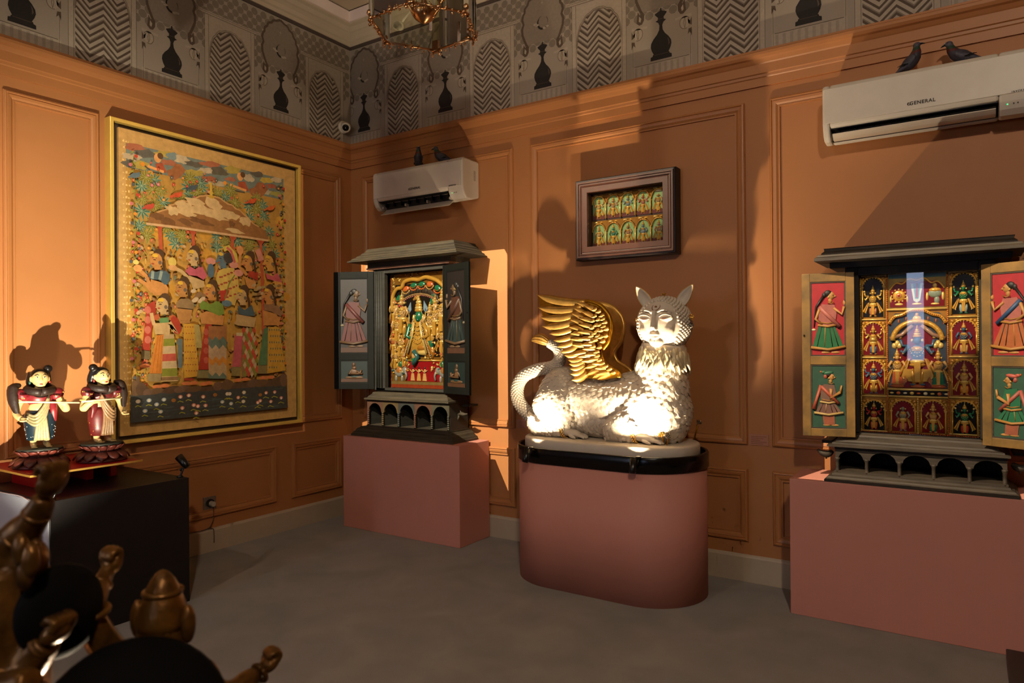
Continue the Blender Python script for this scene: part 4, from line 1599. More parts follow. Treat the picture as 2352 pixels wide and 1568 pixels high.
rect_ring(b, [(0.0, 2.1785), (0.0, 2.186), (0.022, 2.198), (0.026, 2.207), (0.050, 2.219), (0.054, 2.228), (0.078, 2.242), (0.082, 2.252), (0.104, 2.268), (0.108, 2.280), (0.118, 2.292)], 0.395, 1.532, -0.43, YB + 0.015)
b.build('roof', m_wood1, sh, label='stepped sloping roof')

# gilded court scene
pp = MB()
PX, PZ = 0.672, 1.152
R = Rel(pp, (PX, -0.205, PZ), (1, 0, 0), (0, 0, 1), (0, -1, 0))
PW, PH = 0.613, 0.93
pp.bx(PX, PX + PW, -0.2045, -0.19, PZ, PZ + PH, GOLDD)
R.poly([(0, 0), (PW, 0), (PW, PH), (0, PH)], 0.001, srgb('#a8772e', 0.6))
R.poly([(0.05, 0.25), (PW - 0.03, 0.25), (PW - 0.03, 0.84), (0.05, 0.84)], 0.002, P_BLK)
R.poly([(0.0, 0.0), (PW, 0.0), (PW, 0.028), (0, 0.028)], 0.006, srgb('#8f3a1c'))
R.poly([(0.0, 0.028), (PW, 0.028), (PW, 0.05), (0, 0.05)], 0.007, srgb('#9a7d46', 0.4))
R.poly([(0.17, 0.055), (PW - 0.08, 0.055), (PW - 0.08, 0.22), (0.17, 0.22)], 0.003, srgb('#8f1418'))
R.beads([(0.0, 0.0), (0.0, PH)], 0.006, 0.013, srgb('#8f3a1c'), 0.002)
R.line([(0.16, 0.222), (PW - 0.07, 0.222)], 0.014, 0.006, GOLD)
# scalloped canopy: heavy gilt cornice, swags, fringe
can = [(0.025, 0.62), (0.03, 0.74), (0.075, 0.805), (0.13, 0.815), (0.16, 0.86), (0.24, 0.875), (0.31, 0.868), (0.38, 0.885), (0.46, 0.868), (0.52, 0.84), (0.59, 0.77), (0.605, 0.65)]
R.line([tuple(q)[:2] for q in spline([(a, c, 0) for a, c in can], 4)], 0.035, 0.012, GOLD, 8)
rnd = random.Random(5)
for k in range(120):
    u, v = rnd.uniform(0.01, PW - 0.01), rnd.uniform(0.80, PH - 0.01)
    if v < 0.9 and 0.1 < u < 0.53:
        continue
    R.blob(u, v, rnd.uniform(0.008, 0.016), rnd.uniform(0.005, 0.009), 0.010, (GOLD, GOLDL, GOLDD)[k % 3], rnd.uniform(0, 3), 6, 4)
for u, v, c, rot in ((0.085, 0.725, P_GRN, 0.9), (0.165, 0.80, P_ORG, 0.35), (0.25, 0.825, P_GRN, 0.1), (0.335, 0.83, P_GRN, 0), (0.42, 0.825, P_ORG, -0.2), (0.50, 0.79, P_GRN, -0.5), (0.56, 0.715, P_ORG, -1.0)):
    R.blob(u, v, 0.04, 0.027, 0.014, c, rot)
    R.line(arc(u, v + 0.008, 0.044, 0.045, 200, 340, 8), 0.012, 0.006, P_ORG if c == P_GRN else srgb('#b08a4a'), 5)
    R.line(arc(u, v + 0.012, 0.036, 0.03, 210, 330, 6), 0.006, 0.014, GOLDD, 5)
R.line(arc(0.30, 0.60, 0.24, 0.155, 150, 30, 16), 0.02, 0.005, srgb('#8a6a44'))
for k in range(30):
    a = radians(148 - 116 * k / 29)
    R.line([(0.30 + 0.24 * cos(a), 0.605 + 0.165 * sin(a)), (0.30 + 0.235 * cos(a), 0.645 + 0.165 * sin(a))], 0.006, 0.006, srgb('#7d6a55'), 4)
R.beads(arc(0.30, 0.595, 0.235, 0.15, 150, 30, 12), 0.007, 0.015, P_PNK, 0.004)
# hanging lamps, fans, parasol
for u, v, c in ((0.11, 0.69, P_RED), (0.455, 0.70, P_GRN)):
    R.poly([(u - 0.025, v - 0.03), (u + 0.025, v - 0.03), (u + 0.032, v), (u + 0.018, v + 0.05), (u - 0.018, v + 0.05), (u - 0.032, v)], 0.006, c)
    R.blob(u, v + 0.005, 0.013, 0.025, 0.01, GOLDL)
    R.line([(u, v - 0.03), (u + 0.003, v - 0.16)], 0.008, 0.006, GOLDL, 5)
for u, v, sg in ((0.20, 0.635, 1), (0.375, 0.64, -1)):
    R.poly([(u - 0.025, v - 0.01), (u, v - 0.035), (u + 0.025, v - 0.005), (u + sg * 0.018, v + 0.06)], 0.006, srgb('#7f95a0'))
    R.blob(u, v - 0.012, 0.012, 0.018, 0.009, P_BLU)
    R.line([(u, v - 0.03), (u + sg * 0.005 - 0.0, v - 0.13)], 0.008, 0.008, GOLDL, 5)
R.blob(0.285, 0.735, 0.058, 0.018, 0.012, srgb('#c08a3e', 0.3), 0.55)
R.line([(0.285, 0.73), (0.36, 0.56)], 0.008, 0.012, GOLDL, 5)
# crowd of gilded attendants
for u, v, s, sk in ((0.04, 0.50, 0.26, P_SKN), (0.125, 0.42, 0.36, P_SKN), (0.07, 0.36, 0.28, P_SKN), (0.475, 0.40, 0.34, P_SKN), (0.545, 0.43, 0.36, P_SKN), (0.42, 0.36, 0.33, P_SKN),
                    (0.03, 0.25, 0.24, P_ORG), (0.10, 0.24, 0.24, P_SKN), (0.54, 0.27, 0.26, P_SKN), (0.05, 0.14, 0.22, P_SKN), (0.135, 0.17, 0.18, P_SKN), (0.57, 0.15, 0.22, P_ORG)):
    deity(R, u, v, s, sk, GOLD, GOLD)
for k in range(130):
    u = rnd.choice((rnd.uniform(0.01, 0.2), rnd.uniform(0.42, PW - 0.01)))
    v = rnd.uniform(0.12, 0.60)
    R.blob(u, v, rnd.uniform(0.006, 0.016), rnd.uniform(0.006, 0.014), 0.010, rnd.choice((GOLD, GOLDL, GOLDD, GOLD, P_SKN, P_ORG, P_TEAL)), rnd.uniform(0, 3), 6, 4, h0=0.006)
# enthroned green figure
cx = 0.30
R.blob(cx, 0.43, 0.125, 0.15, 0.016, GOLD)
R.blob(cx, 0.37, 0.15, 0.10, 0.02, GOLD)
for sg in (-1, 1):
    R.line([(cx + sg * 0.07, 0.515), (cx + sg * 0.115, 0.42), (cx + sg * 0.06, 0.40)], 0.035, 0.022, P_GRN if sg < 0 else GOLD, 7)
    R.blob(cx + sg * 0.125, 0.37, 0.022, 0.06, 0.022, P_GRN if sg > 0 else srgb('#b5741f', 0.4), sg * 0.2)
    R.blob(cx + sg * 0.11, 0.30, 0.055, 0.075, 0.018, srgb('#b5741f', 0.4), sg * 0.4)
    R.line([(cx + sg * 0.03, 0.53), (cx + sg * 0.05, 0.42), (cx + sg * 0.10, 0.28)], 0.02, 0.026, GOLDL, 6)
    R.beads([(cx + sg * 0.04, 0.54), (cx + sg * 0.07, 0.42), (cx + sg * 0.14, 0.25)], 0.006, 0.013, srgb('#d8b98a'), 0.026)
R.line([(cx - 0.04, 0.30), (cx + 0.0, 0.25), (cx - 0.045, 0.19)], 0.04, 0.02, P_TEAL, 7)
R.blob(cx + 0.03, 0.325, 0.06, 0.03, 0.024, srgb('#c4812e', 0.3))
R.blob(cx + 0.05, 0.285, 0.07, 0.025, 0.024, GOLDL)
for k in range(5):
    R.beads(arc(cx, 0.53, 0.03 + 0.014 * k, 0.035 + 0.035 * k, 200, 340, 8), 0.006, 0.013, GOLDL if k % 2 else GOLD, 0.022)
R.blob(cx, 0.575, 0.04, 0.05, 0.028, P_GRN)
R.blob(cx, 0.548, 0.022, 0.02, 0.03, srgb('#18523a'))
for sg in (-1, 1):
    R.blob(cx + sg * 0.05, 0.565, 0.014, 0.03, 0.018, GOLDL)
    R.blob(cx + sg * 0.016, 0.582, 0.01, 0.005, 0.032, P_CRM)
for k, (w, hh) in enumerate(((0.044, 0.625), (0.040, 0.645), (0.037, 0.665), (0.030, 0.69), (0.018, 0.71), (0.008, 0.73))):
    R.blob(cx, hh, w, 0.02, 0.024 - 0.002 * k, GOLDL if k % 2 else GOLD)
# kneeling figure, elephants, dancers, vessels
R.blob(0.255, 0.225, 0.05, 0.03, 0.014, P_GRN, 0.3)
R.blob(0.245, 0.26, 0.025, 0.03, 0.016, P_SKN)
R.blob(0.24, 0.295, 0.016, 0.018, 0.016, P_SKN)
for u in (0.365, 0.40):
    R.blob(u, 0.245, 0.013, 0.012, 0.010, GOLDL)
    R.blob(u, 0.27, 0.006, 0.018, 0.008, GOLDL)
for sg, u in ((1, 0.085), (-1, 0.555)):
    grey = srgb('#8d8a7c')
    R.blob(u, 0.125, 0.055, 0.04, 0.014, grey)
    R.blob(u + sg * 0.06, 0.14, 0.03, 0.032, 0.016, grey)
    R.line([(u + sg * 0.075, 0.135), (u + sg * 0.088, 0.10), (u + sg * 0.078, 0.065)], 0.018, 0.010, grey, 6)
    for dx in (-0.035, 0.03):
        R.blob(u + dx, 0.075, 0.014, 0.03, 0.010, grey)
    R.blob(u, 0.14, 0.035, 0.035, 0.018, srgb('#b06a2a'))
    R.blob(u + sg * 0.015, 0.19, 0.02, 0.03, 0.014, P_GRN)
for u, c in ((0.235, P_SKN), (0.30, srgb('#c49a4a')), (0.36, P_SKN)):
    R.poly([(u - 0.022, 0.06), (u + 0.022, 0.06), (u + 0.012, 0.12), (u - 0.012, 0.12)], 0.008, c)
    R.blob(u, 0.14, 0.012, 0.016, 0.009, P_SKN)
    R.blob(u, 0.162, 0.009, 0.010, 0.009, P_BLK)
    R.line([(u - 0.03, 0.15), (u, 0.125), (u + 0.03, 0.145)], 0.009, 0.008, P_SKN, 5)
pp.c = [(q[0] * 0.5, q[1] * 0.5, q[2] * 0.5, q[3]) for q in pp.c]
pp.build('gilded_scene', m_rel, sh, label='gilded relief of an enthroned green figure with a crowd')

FLD = srgb('#4a3b33')


def fig_c1_big(colA, colB, look):
    def fn(R, cx, by, h, w):
        R.poly([(cx - w * 0.5, by - 0.004), (cx + w * 0.5, by - 0.004), (cx + w * 0.5, by + h * 0.06), (cx - w * 0.5, by + h * 0.06)], 0.004, srgb('#8a5a3c'))
        profile_person(R, cx, by + h * 0.06, h * 0.86, look, srgb('#a9805a'), colA, colB, srgb('#a0764e'), colA, srgb('#2a211c'))
    return fn


def fig_c1_small(look):
    def fn(R, cx, by, h, w):
        R.poly([(cx - w * 0.5, by - 0.004), (cx + w * 0.5, by - 0.004), (cx + w * 0.5, by + h * 0.14), (cx - w * 0.5, by + h * 0.14)], 0.003, srgb('#8f5c38'))
        c = srgb('#b07a48')
        R.blob(cx, by + h * 0.20, w * 0.38, h * 0.085, 0.008, c)
        R.blob(cx, by + h * 0.24, w * 0.2, h * 0.07, 0.009, P_TEAL)
        R.blob(cx - look * w * 0.03, by + h * 0.45, w * 0.17, h * 0.2, 0.009, c)
        R.blob(cx, by + h * 0.68, w * 0.085, h * 0.10, 0.010, c)
        R.blob(cx - look * w * 0.02, by + h * 0.84, w * 0.07, h * 0.13, 0.009, srgb('#94602f'))
        R.line([(cx + look * w * 0.12, by + h * 0.52), (cx + look * w * 0.24, by + h * 0.40), (cx + look * w * 0.27, by + h * 0.58)], w * 0.08, 0.008, c)
        R.line([(cx - look * w * 0.12, by + h * 0.52), (cx - look * w * 0.22, by + h * 0.35), (cx + look * w * 0.33, by + h * 0.40)], w * 0.08, 0.008, c)
    return fn


m_dg = mat('dark_green_door', '#0f100d', 0.6, spec=0.15, noise_s=5, noise_a=0.22, bump_s=24, bump_a=0.06)
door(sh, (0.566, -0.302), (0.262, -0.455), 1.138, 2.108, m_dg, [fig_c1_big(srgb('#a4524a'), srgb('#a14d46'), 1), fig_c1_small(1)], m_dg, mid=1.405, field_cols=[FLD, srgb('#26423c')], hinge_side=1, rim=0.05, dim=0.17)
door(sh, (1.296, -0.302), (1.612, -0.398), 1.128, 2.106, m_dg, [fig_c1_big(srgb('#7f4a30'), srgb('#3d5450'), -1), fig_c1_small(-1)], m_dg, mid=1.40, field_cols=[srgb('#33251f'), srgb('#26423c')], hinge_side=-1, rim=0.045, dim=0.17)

# ------------------------------------------------------------------ right-hand shrine (ochre doors)
s3 = thing('shrine_cabinet', (4.43, -0.2, 0.745), 'large shrine with open ochre doors and many gilded niches under glass', 'shrine', 'painted shrine cabinets')
b = MB()
rect_ring(b, [(0, 0.7455), (0, 0.757), (0.006, 0.763), (0.012, 0.766), (0.018, 0.774), (0.034, 0.780), (0.036, 0.788), (0.040, 0.790)], 4.003, 4.862, -0.398, YB)
b.build('base_moulding', m_wood3, s3)
arcade(s3, 4.052, 4.814, -0.350, YB, 0.804, 0.868, 0.912, 0.920, 5, m_wood3, m_wood3d, 'post')
b = MB()
rect_ring(b, [(0.0, 0.933), (0.0, 0.942), (0.022, 0.946), (0.024, 0.953), (0.040, 0.958), (0.044, 0.966), (0.078, 0.984), (0.082, 0.992), (0.105, 1.0), (0.107, 1.008)], 4.015, 4.828, -0.375, YB)
b.build('ledge', m_wood3, s3)
for sg, x in ((-1, 4.022), (1, 4.84)):
    s = MB()
    s.tube(spline([(x, -0.25, 0.89), (x + sg * 0.02, -0.27, 0.875), (x + sg * 0.045, -0.28, 0.88), (x + sg * 0.07, -0.285, 0.90)], 4), lerp_list([0.012, 0.02, 0.016, 0.006], 13), 8)
    s.tube([(x + sg * 0.03, -0.275, 0.875), (x + sg * 0.025, -0.28, 0.85)], [0.012, 0.004], 6)
    s.build('side_bracket', m_wood3, s3, label='small carved side bracket')
    q = MB()
    q.bx(min(x, x + sg * 0.05), max(x, x + sg * 0.05), -0.26, YB, 0.934, 0.95)
    q.build('side_shelf', m_wood3d, s3)
b = MB()
b.bx(4.10, 4.165, -0.285, YB, 1.009, 1.90)
b.bx(4.708, 4.775, -0.285, YB, 1.009, 1.90)
b.bx(4.165, 4.708, -0.10, YB, 1.009, 1.90)
b.bx(4.165, 4.708, -0.285, -0.101, 1.857, 1.90)
b.build('case', m_wood3d, s3, bevel=0.002)
b = MB()
b.bx(4.03, 4.845, -0.325, YB, 1.9005, 1.93)
b.build('neck', m_wood3d, s3)
b = MB()
rect_ring(b, [(0.0, 1.9305), (-0.0, 1.946), (0.012, 1.954), (0.014, 1.962), (0.030, 1.966), (0.032, 1.974), (0.044, 1.984), (0.044, 1.996), (0.040, 1.999)], 3.972, 4.892, -0.452, YB + 0.015)
b.build('roof', m_wood3, s3, label='flat stepped roof')

# gilded niches behind glass
gx0, gz0, GW, GH = 4.167, 1.012, 0.541, 0.845
gp = MB()
gp.bx(gx0, gx0 + GW, -0.2395, -0.22, gz0, gz0 + GH, GOLDD)
gp.build('gilt_panel', m_rel, s3)
YG = -0.240


def RelAt(mb):
    return Rel(mb, (gx0, YG, gz0), (1, 0, 0), (0, 0, 1), (0, -1, 0))


C4 = [0.0, 0.128, 0.27, 0.41, GW]
cells = [
    # u0,u1,v0,v1, field, kwargs
    (0.0, 0.128, 0.0, 0.180, P_BLK, dict(skin=P_RED, dress=P_ORG, arms=4)),
    (0.134, 0.268, 0.0, 0.185, P_MAR, dict(skin=srgb('#8d8a72'), dress=srgb('#b5655c'), crown=False)),
    (0.272, 0.404, 0.0, 0.188, P_MAR, dict(skin=P_SKN, dress=P_GRN)),
    (0.410, GW, 0.0, 0.190, P_BLK, dict(skin=P_GRN, dress=srgb('#b33422'), arms=4)),
    (0.0, 0.128, 0.195, 0.395, P_MAR, dict(skin=P_BLU, dress=GOLD, arms=4)),
    (0.0, 0.128, 0.405, 0.60, P_MAR, dict(skin=srgb('#c49a4a', 0.5), dress=P_BLU, arms=4, belly=True)),
    (0.0, 0.128, 0.61, GH, P_BLK, dict(skin=srgb('#c49a4a', 0.5), dress=srgb('#a9683a'), arms=4)),
    (0.410, GW, 0.200, 0.400, P_MAR, dict(skin=P_SKN, dress=srgb('#c47a22'), arms=2)),
    (0.410, GW, 0.410, 0.605, P_MAR, dict(skin=P_BLU, dress=P_SKN, arms=2)),
    (0.410, GW, 0.615, GH, P_BLK, dict(skin=P_GRN, dress=srgb('#8d9a92'), arms=4)),
]
for (u0, u1, v0, v1, fc, kw) in cells:
    mb = MB()
    R = RelAt(mb)
    niche(R, u0 + 0.004, u1 - 0.002, v0 + 0.002, v1 - 0.002, fc)
    deity(R, (u0 + u1) / 2, v0 + 0.012, min((v1 - v0) * 0.84, 0.168), **kw)
    mb.build('deity_niche', m_rel, s3)
# beaded strips between the cells
mb = MB()
R = RelAt(mb)
for u in (0.004, 0.131, 0.407, GW - 0.004):
    R.line([(u, 0.0), (u, GH)], 0.008, 0.003, GOLD)
    R.beads([(u, 0.004), (u, GH - 0.004)], 0.0042, 0.0105, srgb('#b4502a') if u in (0.131, 0.407) else GOLDL, 0.007)
R.beads([(0.27, 0.004), (0.27, 0.19)], 0.0042, 0.0105, GOLDL, 0.006)
R.line([(0.27, 0.0), (0.27, 0.19)], 0.008, 0.003, GOLD)
for v in (0.004, 0.192, 0.40, 0.605):
    R.line([(0.0, v), (0.13, v)], 0.008, 0.004, GOLDL)
    R.line([(0.408, v + 0.005), (GW, v + 0.005)], 0.008, 0.004, GOLDL)
R.line([(0.13, 0.194), (0.408, 0.194)], 0.009, 0.005, GOLDL)
R.line([(0.13, 0.232), (0.408, 0.232)], 0.012, 0.006, GOLDL)
R.line([(0.13, 0.655), (0.408, 0.655)], 0.012, 0.006, GOLDL)
R.beads([(0.0, 0.0), (GW, 0.0)], 0.004, 0.010, srgb('#b4502a'), 0.006)
mb.build('beaded_strips', m_rel, s3)
# central shrine scene
mb = MB()
R = RelAt(mb)
R.poly([(0.137, 0.24), (0.402, 0.24), (0.402, 0.60), (0.37, 0.635), (0.17, 0.635), (0.137, 0.60)], 0.0025, srgb('#39404a'))
R.poly(arc(0.27, 0.24, 0.115, 0.345, 0, 180, 20), 0.004, P_MAR)
sc = [tuple(q)[:2] for q in spline([(0.14, 0.58, 0), (0.165, 0.615, 0), (0.20, 0.625, 0), (0.235, 0.645, 0), (0.27, 0.648, 0), (0.305, 0.645, 0), (0.34, 0.625, 0), (0.375, 0.615, 0), (0.40, 0.58, 0)], 4)]
R.line(sc, 0.018, 0.008, GOLD)
R.beads([s for s in sc], 0.004, 0.009, srgb('#8f3a1c'), 0.014)
R.line(arc(0.27, 0.49, 0.112, 0.10, 0, 180, 18), 0.026, 0.010, GOLD, 8)
R.beads(arc(0.27, 0.49, 0.112, 0.10, 4, 176, 16), 0.0075, 0.016, GOLDL, 0.016)
for sg in (-1, 1):
    R.line([(0.27 + sg * 0.02, 0.57), (0.27 + sg * 0.07, 0.52), (0.27 + sg * 0.125, 0.50)], 0.022, 0.008, srgb('#94705a'), 6)
    for k in range(3):
        R.blob(0.27 + sg * (0.05 + 0.035 * k), 0.605 - 0.012 * k, 0.004, 0.012, 0.008, P_ORG)
R.blob(0.27, 0.605, 0.022, 0.018, 0.016, GOLDL)
R.blob(0.27, 0.625, 0.01, 0.012, 0.014, GOLD)
deity(R, 0.27, 0.255, 0.315, P_BLU, GOLD, sash=GOLD, arms=4)
R.poly([(0.195, 0.34), (0.345, 0.34), (0.31, 0.275), (0.23, 0.275)], 0.015, GOLD)
R.poly([(0.25, 0.34), (0.29, 0.34), (0.285, 0.27), (0.255, 0.27)], 0.02, srgb('#c07a24', 0.4))
deity(R, 0.177, 0.25, 0.20, P_SKN, srgb('#b8552c'), sash=GOLD)
deity(R, 0.363, 0.25, 0.20, P_SKN, P_GRN, sash=GOLD)
for u, c in ((0.177, srgb('#b8552c')), (0.363, P_GRN)):
    R.poly([(u - 0.028, 0.262), (u + 0.028, 0.262), (u + 0.018, 0.325), (u - 0.018, 0.325)], 0.013, c)
    R.blob(u, 0.262, 0.034, 0.006, 0.014, GOLDL)
    for dx in (-0.012, 0, 0.012):
        R.blob(u + dx, 0.475 - abs(dx), 0.014, 0.018, 0.014, GOLDL)
for sg in (-1, 1):
    R.poly([(0.27 + sg * 0.03, 0.30), (0.27 + sg * 0.06, 0.30), (0.27 + sg * 0.085, 0.245), (0.27 + sg * 0.07, 0.245)], 0.008, srgb('#a5663c'))
for u in (0.177, 0.27, 0.363):
    R.blob(u, 0.249, 0.036, 0.012, 0.016, srgb('#a4522c'))
R.poly([(0.137, 0.20), (0.402, 0.20), (0.402, 0.228), (0.137, 0.228)], 0.003, P_BLK)
for k in range(9):
    R.blob(0.15 + 0.031 * k, 0.212, 0.011, 0.006 + 0.004 * (k % 2), 0.008, (GOLDL, P_ORG, P_CRM)[k % 3])
mb.build('central_scene', m_rel, s3, label='gilded central scene of a crowned standing figure')
# emblems of the top row
mb = MB()
R = RelAt(mb)
R.poly([(0.137, 0.662), (0.402, 0.662), (0.402, 0.84), (0.137, 0.84)], 0.002, srgb('#8c6a26', 0.5))
R.poly([(0.145, 0.668), (0.394, 0.668), (0.394, 0.76), (0.36, 0.80), (0.18, 0.80), (0.145, 0.76)], 0.004, P_MAR)
R.line([tuple(q)[:2] for q in spline([(0.145, 0.76, 0), (0.175, 0.795, 0), (0.205, 0.79, 0), (0.235, 0.815, 0), (0.27, 0.805, 0), (0.305, 0.815, 0), (0.335, 0.79, 0), (0.365, 0.795, 0), (0.394, 0.76, 0)], 4)], 0.009, 0.006, GOLD)
R.poly([(0.14, 0.82), (0.40, 0.82), (0.40, 0.842), (0.14, 0.842)], 0.004, srgb('#2b4a44'))
R.blob(0.188, 0.728, 0.034, 0.034, 0.008, GOLD)
R.blob(0.188, 0.728, 0.02, 0.02, 0.012, srgb('#b07a4a'))
R.blob(0.188, 0.728, 0.010, 0.010, 0.014, P_RED)
R.beads(arc(0.188, 0.728, 0.034, 0.034, 0, 360, 12), 0.005, 0.010, GOLDL, 0.006)
R.blob(0.188, 0.682, 0.022, 0.008, 0.010, GOLDL)
R.poly([(0.242, 0.79), (0.298, 0.79), (0.285, 0.70), (0.27, 0.688), (0.255, 0.70)], 0.006, srgb('#b9c0b0'))
R.poly([(0.254, 0.79), (0.286, 0.79), (0.278, 0.71), (0.262, 0.71)], 0.008, srgb('#5f8f96'))
R.poly([(0.266, 0.79), (0.274, 0.79), (0.274, 0.715), (0.266, 0.715)], 0.010, P_RED)
R.blob(0.27, 0.682, 0.026, 0.007, 0.010, GOLDL)
R.blob(0.352, 0.735, 0.034, 0.026, 0.012, srgb('#7f8b78'))
R.blob(0.352, 0.752, 0.03, 0.014, 0.014, GOLD)
R.blob(0.352, 0.775, 0.012, 0.014, 0.010, GOLDL)
R.blob(0.36, 0.70, 0.014, 0.024, 0.010, srgb('#7f8b78'))
R.blob(0.352, 0.680, 0.022, 0.007, 0.010, GOLDL)
for sg in (-1, 1):
    R.blob(0.352 + sg * 0.035, 0.72, 0.007, 0.025, 0.010, GOLDL)
    R.blob(0.188 + sg * 0.038, 0.71, 0.006, 0.02, 0.010, GOLDL)
mb.build('emblem_row', m_rel, s3, label='gilded emblem row with a wheel and a conch')
MB().bx(4.1655, 4.7075, -0.276, -0.272, 1.010, 1.8565).build('glass_pane', m_glassf, s3, label='clear glass in front of the niches')


def fig_c3(woman, look, top, skirt, hem, sash, hat=None):
    def fn(R, cx, by, h, w):
        profile_person(R, cx, by, h * 0.96, look, srgb('#c08a48'), top, skirt, hem, sash, srgb('#17120f'), woman, hat)
    return fn


OC = srgb('#b5803c')
door(s3, (4.152, -0.338), (3.897, -0.392), 0.985, 1.872, m_yel, [fig_c3(True, 1, srgb('#b0645a'), srgb('#1c6b3c'), OC, srgb('#b86a5e')), fig_c3(False, 1, srgb('#7c5a4c'), srgb('#7a5446'), srgb('#c0a060'), srgb('#b5553c'), srgb('#2f6a48'))],
     m_wood3, mid=1.398, field_cols=[srgb('#b01e28'), srgb('#2c5440')], hinge_side=1, rim=0.042)
door(s3, (4.716, -0.338), (4.945, -0.455), 0.985, 1.872, m_yel, [fig_c3(True, -1, srgb('#b0645a'), srgb('#b0602f'), OC, srgb('#2f5078')), fig_c3(False, -1, srgb('#1c6b46'), srgb('#1f7048'), srgb('#b5803c'), srgb('#b05a4a'), srgb('#bf5a48'))],
     m_wood3, mid=1.398, field_cols=[srgb('#b01e28'), srgb('#2c5440')], hinge_side=-1, rim=0.042)

# ------------------------------------------------------------------ framed relief on the wall
fr = thing('framed_relief', (2.705, -0.05, 2.085), 'deep brown wooden frame with ten small gilded deities in two arched rows', 'picture')
m_fwood = mat('brown_frame_wood', '#4c2919', 0.5, noise_s=9, noise_a=0.16, bump_s=24, bump_a=0.04)
m_fwoodd = mat('brown_frame_edge', '#201310', 0.5, noise_s=9, noise_a=0.2)
FX0, FX1, FZ0, FZ1 = 2.337, 3.075, 2.087, 2.650
b = MB()
sweep_frame(b, [(0.0, 0.0), (0.0, 0.085), (0.006, 0.092), (0.014, 0.092)], (FX0, FX1, FZ0, FZ1), 'y')
b.build('outer_edge', m_fwoodd, fr)
b = MB()
sweep_frame(b, [(0.014, 0.088), (0.016, 0.097), (0.026, 0.097), (0.028, 0.090), (0.034, 0.090), (0.036, 0.095), (0.042, 0.095), (0.045, 0.088), (0.052, 0.086), (0.054, 0.090), (0.090, 0.090), (0.092, 0.082), (0.092, 0.012)], (FX0, FX1, FZ0, FZ1), 'y')
b.build('frame_moulding', m_fwood, fr)
b = MB()
ix0, ix1, iz0, iz1 = FX0 + 0.0925, FX1 - 0.0925, FZ0 + 0.0925, FZ1 - 0.0925
b.bx(ix0, ix1, -0.012, -0.002, iz0, iz1, srgb('#3a2417'))
b.build('back_board', m_relp, fr)
IW, IH = ix1 - ix0, iz1 - iz0
GRN = srgb('#8fae72')
for row in range(2):
    for k in range(5):
        mb = MB()
        R = Rel(mb, (ix0, -0.0125, iz0), (1, 0, 0), (0, 0, 1), (0, -1, 0))
        u0, u1 = IW * k / 5, IW * (k + 1) / 5
        v0, v1 = (IH / 2 + 0.005, IH - 0.004) if row == 0 else (0.0, IH / 2 - 0.005)
        w = u1 - u0
        cx = (u0 + u1) / 2
        R.poly([(u0 + 0.008, v0 + 0.002), (u1 - 0.008, v0 + 0.002), (u1 - 0.008, v0 + 0.105)] + arc(cx, v0 + 0.105, w / 2 - 0.008, 0.055, 0, 180, 10)[1:-1] + [(u0 + 0.008, v0 + 0.105)], 0.002, GRN)
        R.poly([(u0 + 0.008, v0 + 0.001), (u1 - 0.008, v0 + 0.001), (u1 - 0.008, v0 + 0.03), (u0 + 0.008, v0 + 0.03)], 0.003, srgb('#6e3a34'))
        R.poly([(u0, v1), (u0, v0 + 0.11)] + arc(cx, v0 + 0.11, w / 2, 0.062, 180, 0, 12) + [(u1, v0 + 0.11), (u1, v1)], 0.005, GOLDD)
        R.line(arc(cx, v0 + 0.105, w / 2 - 0.006, 0.058, 178, 2, 12), 0.011, 0.007, GOLD)
        R.beads(arc(cx, v0 + 0.105, w / 2 - 0.006, 0.058, 175, 5, 9), 0.0032, 0.0085, srgb('#c45a3c') if k % 2 else GOLDL, 0.012)
        R.line([(u1, v0), (u1, v0 + 0.11)], 0.011, 0.008, GOLDL, 7)
        for z in (0.012, 0.095, 0.112):
            R.blob(u1, v0 + z, 0.010, 0.008, 0.013, GOLD)
        R.blob(cx + 0.02, v1 - 0.012, 0.02, 0.008, 0.009, GOLD)
        R.blob(cx - 0.022, v1 - 0.010, 0.02, 0.008, 0.009, GOLDL)
        sk = (srgb('#c49a5a'), srgb('#b98a62'), srgb('#7f8f94'), srgb('#b9705a'), srgb('#b08a5a'), srgb('#c09a62'), srgb('#3d8a72'), srgb('#b0805f'), srgb('#76868f'), srgb('#c08a70'))[row * 5 + k]
        deity(R, cx, v0 + 0.008, 0.148, sk, srgb('#c48f2e'), sash=GOLD, arms=4 if row == 0 and k < 4 else 2, crown=not (row == 0 and k == 4), belly=(row == 1 and k == 3))
        if row == 0 and k == 4:
            R.blob(cx, v0 + 0.15, 0.028, 0.008, 0.012, P_CRM)
        mb.build('deity_niche', m_rel, fr)
MB().bx(ix0, ix1, -0.076, -0.073, iz0, iz1).build('glass_pane', m_glassf, fr, label='clear picture glass')
# ================================================================== the winged lion
m_white = mat('cream_lacquer', '#cfc1ad', 0.34, noise_s=14, noise_a=0.05, coat=0.25)
m_whitem = mat('cream_matt', '#ccbeaa', 0.55, noise_s=9, noise_a=0.06)
m_mane = mat('cream_gold_mane', '#d6c59c', 0.34, 0.1, noise_s=30, noise_a=0.2)
m_goldleaf = mat('gold_leaf', '#e0b05a', 0.36, 0.82, noise_s=16, noise_a=0.22, bump_s=60, bump_a=0.05)
m_golddark = mat('old_gold', '#b5801f', 0.32, 1.0, noise_s=16, noise_a=0.3)
m_silver = mat('silver_ornament', '#b9aea0', 0.2, 1.0, noise_s=20, noise_a=0.15)
m_tilak = mat('brown_gold_paint', '#8a5a30', 0.45, 0.3, noise_s=20, noise_a=0.1)
m_iris = mat('orange_paint', '#c9642a', 0.5, noise_s=20, noise_a=0.08)
LY = -0.42
lion = thing('winged_lion_statue', (2.74, -0.43, 0.79), 'white scaled lion statue with a human face and gold wings on the round-ended plinth', 'statue')

